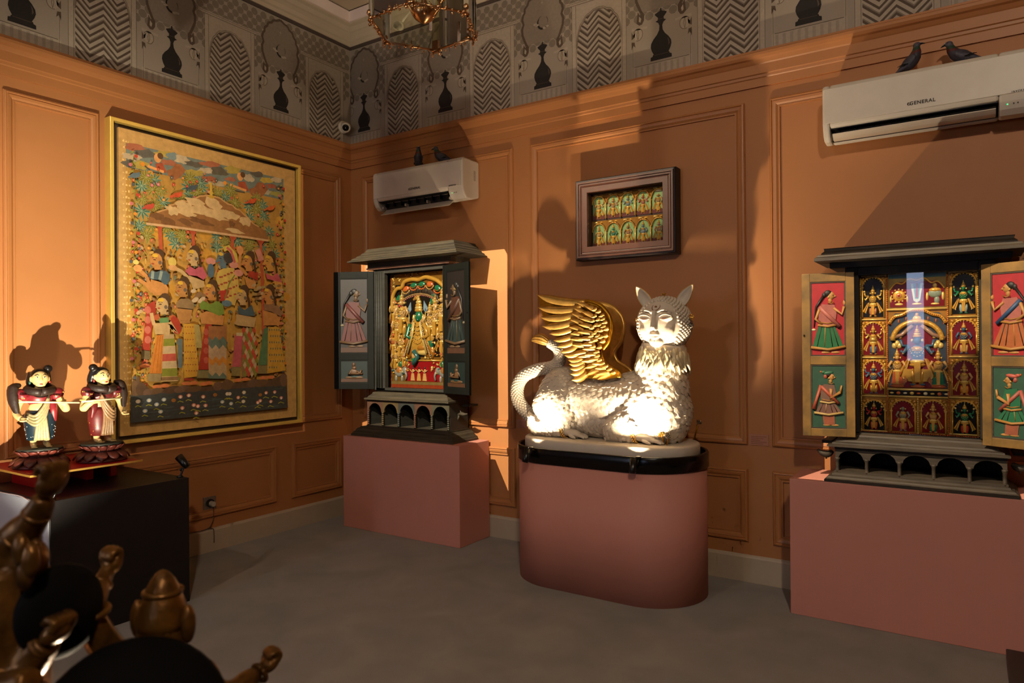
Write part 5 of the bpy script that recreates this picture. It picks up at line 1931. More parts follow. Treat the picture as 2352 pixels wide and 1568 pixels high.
# base slab
b = MB()
stad_ring(b, [(0.0, 0.791), (0.0, 0.885), (0.004, 0.894), (0.012, 0.899), (0.02, 0.900)], 2.170, 3.322, -0.722, -0.150, 26)
o = b.build('base_slab', m_whitem, lion)
for p in o.data.polygons:
    p.use_smooth = len(p.vertices) == 4

# body: one continuous skin
b = MB()
def T(path, rad, k=5, n=14, **kw):
    pts = spline(path, k)
    b.tube(pts, lerp_list(rad, len(pts)), n, **kw)
T([(2.36, LY, 1.14), (2.55, LY, 1.13), (2.78, LY, 1.12), (2.98, LY, 1.15), (3.09, LY, 1.20)], [0.12, 0.178, 0.175, 0.19, 0.16])
b.ell((2.43, LY, 1.13), (0.19, 0.185, 0.215), 20, 14)
b.ell((2.42, LY, 1.02), (0.19, 0.17, 0.16), 20, 14)
b.ell((3.09, LY, 1.08), (0.187, 0.185, 0.22), 20, 14)
b.ell((3.085, LY, 1.20), (0.175, 0.17, 0.22), 20, 14)
T([(3.08, LY, 1.15), (3.10, LY - 0.005, 1.34), (3.115, LY - 0.015, 1.50)], [0.17, 0.152, 0.130])
b.ell((2.75, LY, 1.02), (0.42, 0.15, 0.13), 20, 12)
for sg in (-1, 1):
    y = LY + sg * 0.135
    b.ell((2.425, LY + sg * 0.115, 1.075), (0.175, 0.095, 0.18), 18, 14, R=Matrix.Rotation(0.25, 3, 'Y'))
    T([(2.31, y, 1.02), (2.29, y, 0.965), (2.33, y - 0.0, 0.942)], [0.085, 0.062, 0.052])
    T([(2.30, y, 0.948), (2.40, y + sg * 0.005, 0.945), (2.505, y + sg * 0.005, 0.938)], [0.05, 0.047, 0.036])
    b.ell((3.00, LY + sg * 0.12, 1.10), (0.125, 0.085, 0.19), 16, 12, R=Matrix.Rotation(0.55, 3, 'Y'))
    T([(2.98, y, 1.05), (2.86, y, 0.985), (2.80, y, 0.945)], [0.10, 0.075, 0.055])
    T([(2.79, y, 0.942), (2.90, y + sg * 0.004, 0.942), (2.99, y + sg * 0.006, 0.934)], [0.052, 0.045, 0.034])
bodyme = fuse(b, 0.0085, 6, 'lion_body')
# raised seams where the legs meet the body are carved by the ellipsoids; keep a copy for placing scales
bvh = BVHTree.FromPolygons([v.co.copy() for v in bodyme.vertices], [tuple(p.vertices) for p in bodyme.polygons])
norms = [(v.co.copy(), v.normal.copy()) for v in bodyme.vertices]
body = link('body', bodyme, m_white, lion)

# overlapping scales
rnd = random.Random(3)
rnd.shuffle(norms)
cell = 0.031
grid = {}
sm = MB()
def near_ok(p, r):
    i, j, k = int(p.x / cell), int(p.y / cell), int(p.z / cell)
    for a in (-1, 0, 1):
        for c in (-1, 0, 1):
            for e in (-1, 0, 1):
                for q in grid.get((i + a, j + c, k + e), ()):
                    if (q - p).length_squared < r * r:
                        return False
    grid.setdefault((i, j, k), []).append(p)
    return True
cnt = 0
for p, n in norms:
    if p.z < 0.912 or n.z < -0.75 or p.z > 1.44:
        continue
    big = 1.0
    if p.x > 2.92 and p.z > 1.0:
        big = 1.15
    if p.z < 0.99 and p.y < LY - 0.07:
        big = 0.8
    if not near_ok(p, 0.0265 * big):
        continue
    d = Vector((-0.35, 0, -1.0)) if n.z < 0.8 else Vector((-1.0, 0, -0.4))
    if p.z < 0.99 and p.y < LY - 0.07:
        d = Vector((0.9, 0, -0.35))
    t = d - n * d.dot(n)
    if t.length < 1e-3:
        continue
    t.normalize()
    s = n.cross(t)
    w, L = 0.0195 * big, 0.0215 * big
    lift = 0.0065 * big * rnd.uniform(0.75, 1.25)
    base = p - t * L * 0.8
    pts = [base - s * w * 0.8 - n * 0.001, base + s * w * 0.8 - n * 0.001]
    for k in range(5):
        a = -pi / 2 + pi * k / 4
        pts.append(p + s * (-w * sin(a) * -1) * 1.0 + t * (L * cos(a)) + n * (lift * (0.35 + 0.65 * cos(a))))
    pts.append(p + n * (lift * 0.9))
    # under-lip so the edge has thickness
    lo = [p + s * (w * sin(-pi / 2 + pi * k / 4)) * 0.98 + t * (L * cos(-pi / 2 + pi * k / 4) * 0.96) - n * 0.002 for k in range(5)]
    vs = pts + lo
    fs = [(0, 7, 2), (0, 1, 7), (1, 6, 7), (2, 7, 3), (3, 7, 4), (4, 7, 5), (5, 7, 6)]
    fs += [(2 + k, 3 + k, 9 + k, 8 + k) for k in range(4)]
    # orientation outward
    fn = (vs[7] - vs[0]).cross(vs[2] - vs[0])
    if fn.dot(n) < 0:
        fs = [f[::-1] for f in fs]
    sm.add(vs, fs, None, False)
    cnt += 1
sm.build('scales', m_white, lion, kind='stuff')

# paws with separate fingers, bracelets of gold beads
for sg in (-1, 1):
    for (x0, zz, L) in ((2.505, 0.938, 0.16), (2.995, 0.935, 0.175)):
        y = LY + sg * 0.14
        hb = MB()
        hb.tube(spline([(x0 - 0.02, y, zz), (x0 + L * 0.35, y + sg * 0.0, 0.932), (x0 + L * 0.62, y, 0.920)], 5), lerp_list([0.032, 0.034, 0.028], 11), 12, flat=0.75, up=(0, 0, 1))
        for k in range(4):
            yy = y + (k - 1.5) * 0.0185
            ex = x0 + L * (0.98 - 0.05 * abs(k - 1.3))
            hb.tube(spline([(x0 + L * 0.5, y + (k - 1.5) * 0.013, 0.924), (x0 + L * 0.75, yy, 0.920), (ex, yy * 1.0, 0.9075)], 4), lerp_list([0.012, 0.011, 0.0065], 9), 8)
        hb.tube(spline([(x0 + L * 0.25, y - 0.025, 0.920), (x0 + L * 0.45, y - 0.045, 0.913), (x0 + L * 0.6, y - 0.05, 0.909)], 4), lerp_list([0.011, 0.010, 0.006], 9), 8)
        link('paw', fuse(hb, 0.004, 2, 'paw'), m_white, lion)
        br = MB()
        for row in (-1, 1):
            for k in range(18):
                a = 2 * pi * k / 18
                br.ell((x0 - 0.012 + row * 0.0075 - 0.012 * sin(a), y + 0.043 * cos(a), 0.939 + 0.040 * sin(a)), 0.0072, 6, 5)
        br.build('bracelet', m_goldleaf, lion, label='gold bead bracelet')

# tail with knotted rope surface and gold tuft
tp = spline([(2.33, -0.33, 0.95), (2.24, -0.36, 0.945), (2.155, -0.41, 1.00), (2.075, -0.44, 1.10), (2.068, -0.45, 1.20), (2.12, -0.45, 1.28), (2.225, -0.44, 1.325), (2.335, -0.42, 1.345), (2.385, -0.42, 1.395), (2.375, -0.43, 1.465), (2.315, -0.44, 1.505)], 8)
tr = lerp_list([0.042, 0.040, 0.038, 0.037, 0.036, 0.034, 0.033, 0.034, 0.033, 0.026, 0.020], len(tp))
b = MB()
b.tube(tp, tr, 12)
tail = b.build('tail', m_whitem, lion)
b = MB()
for i in range(len(tp) - 1):
    t = (tp[i + 1] - tp[i])
    for h in (0.0,):
        c = tp[i] + t * h
        tt = t.normalized()
        a0 = Vector((0, 1, 0)) - tt * tt.y
        a0.normalize()
        c0 = tt.cross(a0)
        for k in range(11):
            an = 2 * pi * (k + 0.5 * (i % 2)) / 11
            b.ell(c + (a0 * cos(an) + c0 * sin(an)) * (tr[i] + 0.001), (0.0105, 0.0105, 0.0105), 7, 5)
b.build('tail_knots', m_whitem, tail, kind='stuff')
for k in range(9):
    an = 2 * pi * k / 9
    oy, oz = 0.020 * cos(an), 0.016 * sin(an)
    b = MB()
    b.tube(spline([(2.322, -0.44 + oy * 0.6, 1.502 + oz * 0.6), (2.275, -0.445 + oy * 1.5, 1.528 + oz * 1.7), (2.225, -0.45 + oy * 1.2, 1.535 + oz * 1.3), (2.188, -0.452 + oy * 0.2, 1.522 + oz * 0.2)], 4), lerp_list([0.009, 0.0125, 0.010, 0.002], 13), 7)
    b.build('tuft_lock', m_goldleaf, tail)

# head with a human face, looking out into the room
HC = Vector((3.128, -0.447, 1.613))
b = MB()
b.ell(HC, (0.160, 0.155, 0.163), 28, 20)
b.ell((3.124, -0.51, 1.61), (0.118, 0.100, 0.135), 24, 18)
b.ell((3.123, -0.565, 1.508), (0.046, 0.036, 0.034), 14, 10)
for sg in (-1, 1):
    b.ell((3.123 + sg * 0.062, -0.565, 1.575), (0.047, 0.032, 0.045), 14, 10)
    b.ell((3.124 + sg * 0.063, -0.578, 1.650), (0.043, 0.028, 0.026), 14, 10)
    b.tube(spline([(3.124 + sg * 0.018, -0.602, 1.680), (3.124 + sg * 0.055, -0.600, 1.694), (3.124 + sg * 0.10, -0.568, 1.678)], 4), lerp_list([0.006, 0.008, 0.004], 9), 8)
    b.ell((3.123 + sg * 0.013, -0.617, 1.579), (0.011, 0.013, 0.009), 10, 8)
b.tube(spline([(3.124, -0.603, 1.690), (3.124, -0.612, 1.650), (3.123, -0.628, 1.605), (3.123, -0.634, 1.585)], 4), lerp_list([0.014, 0.012, 0.014, 0.0135], 13), 10)
b.tube(spline([(3.090, -0.590, 1.546), (3.110, -0.609, 1.552), (3.123, -0.611, 1.549), (3.136, -0.609, 1.552), (3.156, -0.590, 1.546)], 4), lerp_list([0.004, 0.0095, 0.0085, 0.0095, 0.004], 17), 8)
b.tube(spline([(3.093, -0.590, 1.540), (3.123, -0.608, 1.531), (3.153, -0.590, 1.540)], 5), lerp_list([0.004, 0.0115, 0.004], 11), 8)
head = link('head', fuse(b, 0.0048, 2, 'lion_head'), m_white, lion)
for sg in (-1, 1):
    ex, ez = 3.124 + sg * 0.063, 1.650
    def EY(x, z):
        u = (x - ex) / 0.043
        v = (z - ez) / 0.026
        return -0.578 - 0.0285 * sqrt(max(0.05, 1 - min(1, u * u) * 0.8 - min(1, v * v) * 0.35))
    for name, zz, amp, r in (('upper_eyelid', 0.0, 0.0165, 0.0036), ('lower_eyelid', 0.0, -0.0135, 0.0028), ('eyelid_crease', 0.006, 0.021, 0.0022)):
        pts = []
        for k in range(11):
            a = -1 + 2 * k / 10
            x = ex + a * 0.040
            z = ez + zz + amp * (1 - a * a) + sg * a * 0.003
            pts.append((x, EY(x, z) - 0.001, z))
        MB().tube(pts, r, 6).build(name, m_white, head)
    pts = [(ex - 0.002 + 0.0115 * cos(a), 0, ez + 0.0125 * sin(a)) for a in [radians(200 + 14 * k) for k in range(11)]]
    MB().tube([(x, EY(x, z) - 0.0012, z) for x, _, z in pts], 0.0017, 6).build('iris_line', m_iris, head, label='orange iris outline')
# forehead mark and chin mark
def HY(x, z):
    u, v = (x - 3.124) / 0.118, (z - 1.61) / 0.135
    y1 = -0.51 - 0.100 * sqrt(max(0.01, 1 - u * u - v * v))
    u, v = (x - HC.x) / 0.160, (z - HC.z) / 0.163
    y2 = HC.y - 0.155 * sqrt(max(0.01, 1 - u * u - v * v))
    return min(y1, y2)
pts = [(3.124 + 0.024 * cos(a), 1.712 + 0.022 * sin(a)) for a in [radians(150 + 240 * k / 12) for k in range(13)]]
MB().tube([(x, HY(x, z) - 0.0005, z) for x, z in pts], lerp_list([0.0012, 0.0035, 0.0012], 13), 6).build('forehead_crescent', m_tilak, head, label='painted crescent mark')
b = MB()
b.ell((3.124, HY(3.124, 1.712) - 0.0005, 1.712), (0.008, 0.003, 0.008), 10, 6)
for z in (1.680, 1.672):
    b.ell((3.124, HY(3.124, z) - 0.001, z), 0.0025, 6, 5)
b.build('forehead_dot', m_tilak, head)
MB().ell((3.123, -0.602, 1.512), (0.0035, 0.002, 0.0045), 8, 6).build('chin_dot', m_iris, head)
# beads all over the head outside the face
b = MB()
for i in range(24):
    th = radians(51 + i * 6.1)
    if th > radians(168):
        break
    m = max(6, int(2 * pi * sin(th) * 0.166 / 0.0205))
    for k in range(m):
        ph = 2 * pi * (k + 0.5 * (i % 2)) / m
        x = HC.x + 0.160 * sin(th) * cos(ph)
        z = HC.z + 0.163 * sin(th) * sin(ph)
        y = HC.y - 0.155 * cos(th)
        if z < 1.46 and y > -0.40:
            continue
        q = Vector((x, y, z))
        # nearest point on the head skin keeps the beads seated
        u, v = (x - 3.124) / 0.128, (z - 1.605) / 0.142
        if u * u + v * v < 1.0 and y < HC.y:
            continue
        b.ell(q, (0.0098, 0.0098, 0.0098), 7, 5)
b.build('head_beads', m_white, head, kind='stuff')
# ears
for sg, bx_, tip in ((-1, (3.035, -0.46, 1.728), (2.962, -0.475, 1.848)), (1, (3.222, -0.45, 1.728), (3.316, -0.465, 1.842))):
    B, Tp = Vector(bx_), Vector(tip)
    ax = (Tp - B)
    L = ax.length
    ax.normalize()
    sd = ax.cross(Vector((0, -1, 0))).normalized()
    N, K = 12, 6
    vs, rimL, rimR = [], [], []
    for i in range(N + 1):
        t = i / N
        w = 0.040 * (sin(pi * min(1.0, 0.16 + t * 0.84)) ** 0.75) * (1 - 0.25 * t) + 0.0005
        for k in range(K + 1):
            a = -1 + 2 * k / K
            p = B - ax * 0.012 + ax * (L + 0.012) * t + sd * (w * a) + Vector((0, 1, 0)) * (0.020 * (1 - a * a) * sin(pi * t) - 0.012 * t)
            vs.append(p)
            if k == 0:
                rimL.append(p)
            if k == K:
                rimR.append(p)
    fs = [(i * (K + 1) + k, i * (K + 1) + k + 1, (i + 1) * (K + 1) + k + 1, (i + 1) * (K + 1) + k) for i in range(N) for k in range(K)]
    e = MB().add(vs, fs, None, True).build('ear', m_whitem, head)
    so = e.modifiers.new('thick', 'SOLIDIFY')
    so.thickness = 0.006
    so.offset = 1.0 if sg > 0 else 1.0
    MB().tube(rimL + rimR[::-1], 0.0022, 6).build('ear_rim', m_goldleaf, e, label='thin gold ear rim') if False else MB().tube(rimL + rimR[::-1], 0.0022, 6).build('ear_rim', m_goldleaf, head, label='thin gold ear rim')
# mane: wavy locks under the chin
rnd = random.Random(8)
for ring, (z0, z1, r0, r1, n, w) in enumerate(((1.480, 1.362, 0.122, 0.150, 34, 0.0145), (1.452, 1.318, 0.130, 0.163, 32, 0.0150))):
    for k in range(n):
        an = radians(-205 + 230 * k / (n - 1)) + rnd.uniform(-0.03, 0.03)
        pts = []
        wv = rnd.uniform(0.05, 0.12) * rnd.choice((-1, 1))
        zz1 = z1 + rnd.uniform(-0.02, 0.02)
        for j in range(9):
            t = j / 8
            a = an + wv * sin(t * 5.2)
            r = r0 + (r1 - r0) * t + 0.006 * sin(t * 7 + k) + ring * 0.002
            pts.append((3.108 + r * cos(a), LY - 0.01 + r * sin(a), z0 + (zz1 - z0) * t))
        MB().tube(pts, [w * q for q in (0.6, 0.9, 1.0, 1.0, 1.0, 0.95, 0.8, 0.55, 0.15)], 6, flat=0.75).build('mane_lock', m_mane, lion)

# wings
FEATHER_CACHE = {}
def feather(base, tip, w, mat_, parent, bow=0.0, thick=0.010, yb=-0.56, blunt=0.5, lift=0.0, name='feather'):
    """one carved feather: grooved leaf from base to tip, standing proud of the wing plate"""
    B, E = Vector((base[0], yb, base[1])), Vector((tip[0], yb, tip[1]))
    ax = E - B
    L = ax.length
    ax.normalize()
    sd = Vector((ax.z, 0, -ax.x))
    N, K = 9, 5
    vs = []
    for i in range(N + 1):
        t = i / N
        ww = w * (0.62 + 0.38 * sin(pi * min(1, t * 0.9 + 0.1))) * (1.0 if t < blunt else max(0.02, 1 - ((t - blunt) / (1 - blunt)) ** 2.2))
        off = bow * sin(pi * t * 0.9)
        for k in range(K + 1):
            a = -1 + 2 * k / K
            h = thick * (1 - a * a) ** 0.6 + 0.003 + lift * t
            h += 0.0022 * (1 if k in (2, 3) else 0)
            vs.append(B + ax * (L * t) + sd * (ww * a + off) + Vector((0, -1, 0)) * h * (1 if yb < LY else -1))
        vs.append(B + ax * (L * t) + sd * (off) + Vector((0, 1, 0)) * 0.004 * (1 if yb < LY else -1))
    fs = []
    S = K + 2
    for i in range(N):
        for k in range(S):
            fs.append((i * S + k, i * S + (k + 1) % S, (i + 1) * S + (k + 1) % S, (i + 1) * S + k))
    fs.append(tuple(range(S))[::-1])
    fs.append(tuple(N * S + k for k in range(S)))
    n0 = (vs[S] - vs[0]).cross(vs[1] - vs[0])
    if (n0.y > 0) == (yb < LY):
        fs = [f[::-1] for f in fs]
    return MB().add(vs, fs, None, True).build(name, mat_, parent)

OUTL = [(2.31, 1.828), (2.391, 1.779), (2.47, 1.765), (2.586, 1.769), (2.68, 1.763), (2.749, 1.739), (2.785, 1.709), (2.816, 1.667), (2.829, 1.613), (2.822, 1.548), (2.806, 1.503), (2.769, 1.458), (2.76, 1.425),
        (2.782, 1.38), (2.831, 1.351), (2.876, 1.319), (2.88, 1.291), (2.813, 1.282), (2.763, 1.272), (2.676, 1.283), (2.60, 1.28), (2.565, 1.32), (2.56, 1.36), (2.53, 1.42), (2.48, 1.484), (2.43, 1.567), (2.37, 1.62), (2.35, 1.679), (2.33, 1.744)]
def wing_plate(yb, dx, name):
    mb = MB()
    pts = [(a + dx, c) for a, c in OUTL]
    mb.prism(pts[::-1], min(yb, yb + 0.022), max(yb, yb + 0.022), 'y')
    # rounded leading edge
    mb.tube(spline([(a + dx, yb + 0.011, c) for a, c in OUTL[2:17]], 3), 0.014, 8)
    return mb.build(name, m_golddark if yb < LY else m_goldleaf, lion)
YW = -0.575
wing = wing_plate(YW, 0.0, 'wing')
TIPS = [(2.31, 1.828), (2.317, 1.744), (2.332, 1.679), (2.347, 1.62), (2.404, 1.567), (2.433, 1.523), (2.457, 1.484), (2.482, 1.45), (2.511, 1.429), (2.539, 1.399), (2.544, 1.374), (2.551, 1.344), (2.553, 1.31), (2.562, 1.272)]
BAS1 = [(2.66, 1.752), (2.64, 1.724), (2.63, 1.691), (2.62, 1.653), (2.61, 1.607), (2.61, 1.564), (2.61, 1.53), (2.62, 1.496), (2.63, 1.45), (2.65, 1.412), (2.66, 1.391), (2.66, 1.37), (2.66, 1.345), (2.67, 1.316)]
for i, (t, s) in enumerate(zip(TIPS, BAS1)):
    feather(s, t, 0.031 if i < 4 else 0.025, m_goldleaf, wing, bow=(-0.022 if i < 4 else -0.012), thick=0.011, yb=YW, blunt=0.7)
C2T = [(2.605, 1.755), (2.585, 1.72), (2.571, 1.687), (2.558, 1.649), (2.548, 1.603), (2.558, 1.56), (2.557, 1.524), (2.569, 1.488), (2.583, 1.425), (2.616, 1.412), (2.639, 1.383), (2.66, 1.341), (2.673, 1.3), (2.717, 1.284), (2.754, 1.276)]
C2B = [(2.70, 1.715), (2.68, 1.676), (2.665, 1.65), (2.665, 1.618), (2.66, 1.580), (2.65, 1.556), (2.66, 1.521), (2.67, 1.483), (2.69, 1.45), (2.71, 1.425), (2.735, 1.395), (2.755, 1.37), (2.765, 1.34), (2.79, 1.32), (2.83, 1.319)]
for t, s in zip(C2T, C2B):
    feather(s, t, 0.0195, m_goldleaf, wing, bow=0.006, thick=0.011, yb=YW - 0.010, blunt=0.45)
C3T = [(2.67, 1.732), (2.647, 1.697), (2.627, 1.656), (2.618, 1.618), (2.613, 1.572), (2.617, 1.525), (2.635, 1.488), (2.649, 1.462), (2.663, 1.425), (2.69, 1.391), (2.718, 1.371), (2.736, 1.342), (2.745, 1.305)]
C3B = [(2.75, 1.697), (2.735, 1.66), (2.73, 1.635), (2.73, 1.60), (2.73, 1.562), (2.73, 1.529), (2.735, 1.495), (2.745, 1.468), (2.75, 1.435), (2.77, 1.41), (2.79, 1.375), (2.81, 1.35), (2.83, 1.325)]
for t, s in zip(C3T, C3B):
    feather(s, t, 0.0195, m_goldleaf, wing, bow=0.004, thick=0.011, yb=YW - 0.019, blunt=0.42)
SML = [(2.74, 1.711), (2.767, 1.697), (2.789, 1.672), (2.807, 1.63), (2.816, 1.589), (2.811, 1.548), (2.792, 1.515), (2.769, 1.479), (2.742, 1.524), (2.719, 1.516), (2.728, 1.483), (2.715, 1.549), (2.72, 1.599), (2.725, 1.641), (2.739, 1.669),
       (2.762, 1.648), (2.771, 1.615), (2.779, 1.581), (2.757, 1.582), (2.748, 1.615), (2.761, 1.549), (2.779, 1.54), (2.738, 1.566), (2.752, 1.45), (2.757, 1.425), (2.772, 1.40), (2.79, 1.38), (2.812, 1.362), (2.838, 1.345), (2.86, 1.325), (2.795, 1.65), (2.80, 1.605)]
for u, v in SML:
    feather((u + 0.016, v + 0.004), (u - 0.020, v - 0.010), 0.0155, m_goldleaf, wing, thick=0.009, yb=YW - 0.027, blunt=0.35)
# far wing, seen from its plain inner side
fw_ = wing_plate(-0.265, -0.055, 'wing')
for i, (t, s) in enumerate(zip(TIPS, BAS1)):
    feather((s[0] - 0.055, s[1]), (t[0] - 0.055, t[1]), 0.022, m_goldleaf, fw_, bow=-0.016, yb=-0.262, blunt=0.7)

# rose ornaments in gold and silver
def rose(c, d, size, m, label):
    d = Vector(d).normalized()
    q = d.to_track_quat('Z', 'Y')
    M = Matrix.Translation(c) @ q.to_matrix().to_4x4() @ Matrix.Scale(size, 4)
    mb = MB()
    mb.M = M
    for ring, (n, r, z, w, tilt) in enumerate(((3, 0.18, 0.75, 0.32, 0.2), (5, 0.42, 0.62, 0.40, 0.55), (6, 0.66, 0.42, 0.46, 0.95))):
        for k in range(n):
            a = 2 * pi * k / n + ring * 0.5
            R = Matrix.Rotation(a, 3, 'Z') @ Matrix.Rotation(tilt, 3, 'Y')
            mb.ell((r * cos(a), r * sin(a), z), (0.09, w, 0.38), 7, 5, R=R)
    mb.lathe([(0.06, -1.1), (0.07, -0.2), (0.5, 0.0), (0.55, 0.3), (0.1, 0.4)], 10)
    return mb.build('rose_ornament', m, lion, label=label)
rose((2.985, -0.50, 1.640), (-0.8, -0.5, 0.25), 0.019, m_goldleaf, 'gold rose at the ear')
rose((2.985, -0.50, 1.592), (-0.8, -0.5, -0.1), 0.018, m_silver, 'silver rose at the ear')
rose((3.292, -0.46, 1.648), (0.8, -0.45, 0.2), 0.021, m_goldleaf, 'gold rose at the ear')
rose((3.292, -0.47, 1.606), (0.8, -0.5, -0.2), 0.020, m_silver, 'silver rose at the ear')
rose((3.130, -0.46, 1.783), (0.05, -0.3, 1), 0.018, m_goldleaf, 'gold rose on top of the head')
rose((2.225, -0.47, 0.972), (-0.5, -0.6, 0.5), 0.021, m_goldleaf, 'gold rose beside the tail')
rose((3.150, -0.565, 0.960), (0.0, -0.8, 0.5), 0.022, m_goldleaf, 'gold rose beside the front paw')
rose((3.187, -0.565, 0.955), (0.5, -0.7, 0.4), 0.022, m_silver, 'silver rose beside the front paw')
rose((3.27, -0.27, 1.005), (0.6, -0.2, 0.7), 0.021, m_silver, 'silver rose behind the chest')
for c, e in (((2.225, -0.47, 0.96), (2.27, -0.47, 0.90)), ((3.15, -0.56, 0.945), (3.16, -0.555, 0.90)), ((3.187, -0.555, 0.94), (3.175, -0.55, 0.90)), ((3.265, -0.265, 0.99), (3.24, -0.26, 0.90))):
    MB().tube([c, e], 0.005, 6).build('rose_stem', m_golddark, lion)

# ------------------------------------------------------------------ little clip-on spotlights on the black rim
m_fix = mat('black_fixture', '#0c0b0b', 0.3, noise_s=20, noise_a=0.1)
m_lamp = mat('lamp_face', '#fff2d8', 0.4, emit='#ffe2b0', emit_s=4.0, noise_s=5, noise_a=0.02)
def clip_spot(loc, d, label, energy, size, blend, group='small black display spotlights', color=WARM2, foot=None, soft=0.012):
    root = thing('spotlight', loc, label, 'spotlight', group)
    L = Vector(loc)
    d = Vector(d).normalized()
    b = MB()
    b.tube([L - d * 0.045, L - d * 0.038, L + d * 0.040, L + d * 0.040, L + d * 0.030], [0.016, 0.021, 0.024, 0.020, 0.019], 18)
    b.build('lamp_body', m_fix, root)
    b = MB()
    b.tube([L + d * 0.026, L + d * 0.031], 0.0188, 18)
    b.build('lamp_face', m_lamp, root)
    f = Vector(foot)
    b = MB()
    b.tube(spline([L - d * 0.02, (L + f) / 2 + Vector((0.012, 0, -0.004)), f], 5), 0.006, 8)
    b.ell((L + f) / 2, 0.011, 10, 8)
    b.build('clamp_arm', m_fix, root)
    b = MB()
    b.lathe([(0.018, 0.0), (0.018, 0.006), (0.010, 0.010)], 16, f)
    b.build('clamp_foot', m_fix, root)
    l = add_light('spot_beam', 'SPOT', L + d * 0.043, L + d, energy, color, None, spot_size=radians(size), spot_blend=blend, shadow_soft_size=soft)
    l.parent = root
    l.location = l.location - L
    return root
# ================================================================== large painting on the left wall
m_gframe = mat('gold_frame_metal', '#dcb85c', 0.36, 0.45, noise_s=8, noise_a=0.08)
m_canvas = mat('painted_cloth', '#ffffff', 0.62, vcol=True, spec=0.2, noise_s=26, noise_a=0.17, bump_s=90, bump_a=0.08, detail=8.0)
pt = thing('framed_painting', (0.0, -1.39, 0.86), 'large gold-framed painting of women under a dome by a lotus river', 'painting')
PY0, PY1, PZ0_, PZ1_ = -2.150, -0.622, 0.868, 2.985
b = MB()
sweep_frame(b, [(0.0, 0.0), (0.0, 0.068), (0.004, 0.072), (0.022, 0.072), (0.024, 0.068), (0.024, 0.03)], (PY0, PY1, PZ0_, PZ1_), 'x')
b.build('gold_frame', m_gframe, pt, label='slim gold floating frame')
b = MB()
b.bx(0.004, 0.03, PY0 + 0.01, PY1 - 0.01, PZ0_ + 0.01, PZ1_ - 0.01)
b.build('back_board', mat('frame_back_dark', '#2a1c10', 0.7, noise_s=9, noise_a=0.1), pt)
MB().bx(0.03, 0.0498, PY0 + 0.062, PY1 - 0.048, PZ0_ + 0.052, PZ1_ - 0.052, srgb('#aa8650')).build('canvas', m_canvas, pt, label='ochre cloth border')

_pl = MB()
_h = [0.0500]
FADE = srgb('#b5853a')[:3]


def PP(pts, col):
    """one flat patch of paint, each a hair above the last"""
    _h[0] += 0.000011
    if isinstance(col, str):
        col = srgb(col)
    col = tuple(0.94 * a + 0.06 * q for a, q in zip(col[:3], FADE)) + (0.0,)
    n = len(pts)
    ar = sum(pts[i][0] * pts[(i + 1) % n][1] - pts[(i + 1) % n][0] * pts[i][1] for i in range(n))
    if ar < 0:
        pts = pts[::-1]
    _pl.flat(pts, _h[0], 'x', col)


def PE(c, ru, rv, col, rot=0.0, n=12, wob=0.0, seed=0):
    r = random.Random(seed + int(c[0] * 9999))
    pts = []
    for i in range(n):
        a = 2 * pi * i / n
        k = 1 + wob * r.uniform(-1, 1)
        u, v = ru * k * cos(a), rv * k * sin(a)
        pts.append((c[0] + u * cos(rot) - v * sin(rot), c[1] + u * sin(rot) + v * cos(rot)))
    PP(pts, col)


def PL(pts, w, col):
    L, R = stroke(pts, w)
    PP(L + R[::-1], col)


S_ = 0.0040        # metres per photo pixel in the painting's middle
prnd = random.Random(21)
# ground
PP([(-2.041,2.840), (-0.785,2.846), (-0.775,1.001), (-2.035,1.008)], '#a57c38')
PP([(-2.042,2.682), (-0.787,2.677), (-0.791,2.111), (-2.040,2.062)], '#9c7638')
for k in range(60):
    PE((prnd.uniform(-1.9, -0.80), prnd.uniform(1.35, 2.5)), prnd.uniform(0.03, 0.09), prnd.uniform(0.03, 0.09), prnd.choice(('#b4842f', '#ad7d30', '#b58a3a', '#a87a34')), 0, 10, 0.3, k)
# cloudy sky band
PP([(-2.041,2.840), (-0.785,2.846), (-0.787,2.677), (-2.042,2.682)], '#5c6a66')
SKY = [((-1.985,2.820), 0.0571, 0.0257, '#9c4a30'), ((-1.907,2.801), 0.0679, 0.0289, '#323a42'), ((-2.001,2.757), 0.0500, 0.0231, '#b5a183'), ((-2.022,2.708), 0.0357, 0.0257, '#2f373c'), ((-1.944,2.715), 0.0500, 0.0270, '#a08a2c'), ((-1.772,2.826), 0.0571, 0.0231, '#a88f30'), ((-1.716,2.822), 0.0357, 0.0257, '#5f7c84'), ((-1.744,2.773), 0.0500, 0.0206, '#9a4b34'), ((-1.653,2.814), 0.0429, 0.0296, '#b7a486'), ((-1.565,2.800), 0.0500, 0.0206, '#2f353b'), ((-1.437,2.827), 0.0571, 0.0206, '#9c4a30'), ((-1.468,2.775), 0.0571, 0.0206, '#b3a084'), ((-1.559,2.740), 0.0643, 0.0231, '#a08a2c'), ((-1.362,2.791), 0.0571, 0.0296, '#343636'), ((-1.245,2.827), 0.0571, 0.0270, '#a08a2c'), ((-1.450,2.717), 0.0500, 0.0206, '#9a4428'), ((-1.375,2.697), 0.0571, 0.0167, '#a8987c'), ((-1.265,2.752), 0.0357, 0.0180, '#9a4b34'), ((-1.110,2.789), 0.0357, 0.0296, '#b5a388'), ((-1.033,2.834), 0.0471, 0.0206, '#2c3238'), ((-0.954,2.806), 0.0471, 0.0231, '#b0962c'), ((-0.851,2.826), 0.0400, 0.0231, '#b7a486'), ((-0.904,2.767), 0.0357, 0.0180, '#9a3f2c'), ((-0.822,2.763), 0.0329, 0.0244, '#2c3034'), ((-0.852,2.714), 0.0471, 0.0206, '#8f8a34'), ((-0.962,2.714), 0.0400, 0.0257, '#a09a88')]
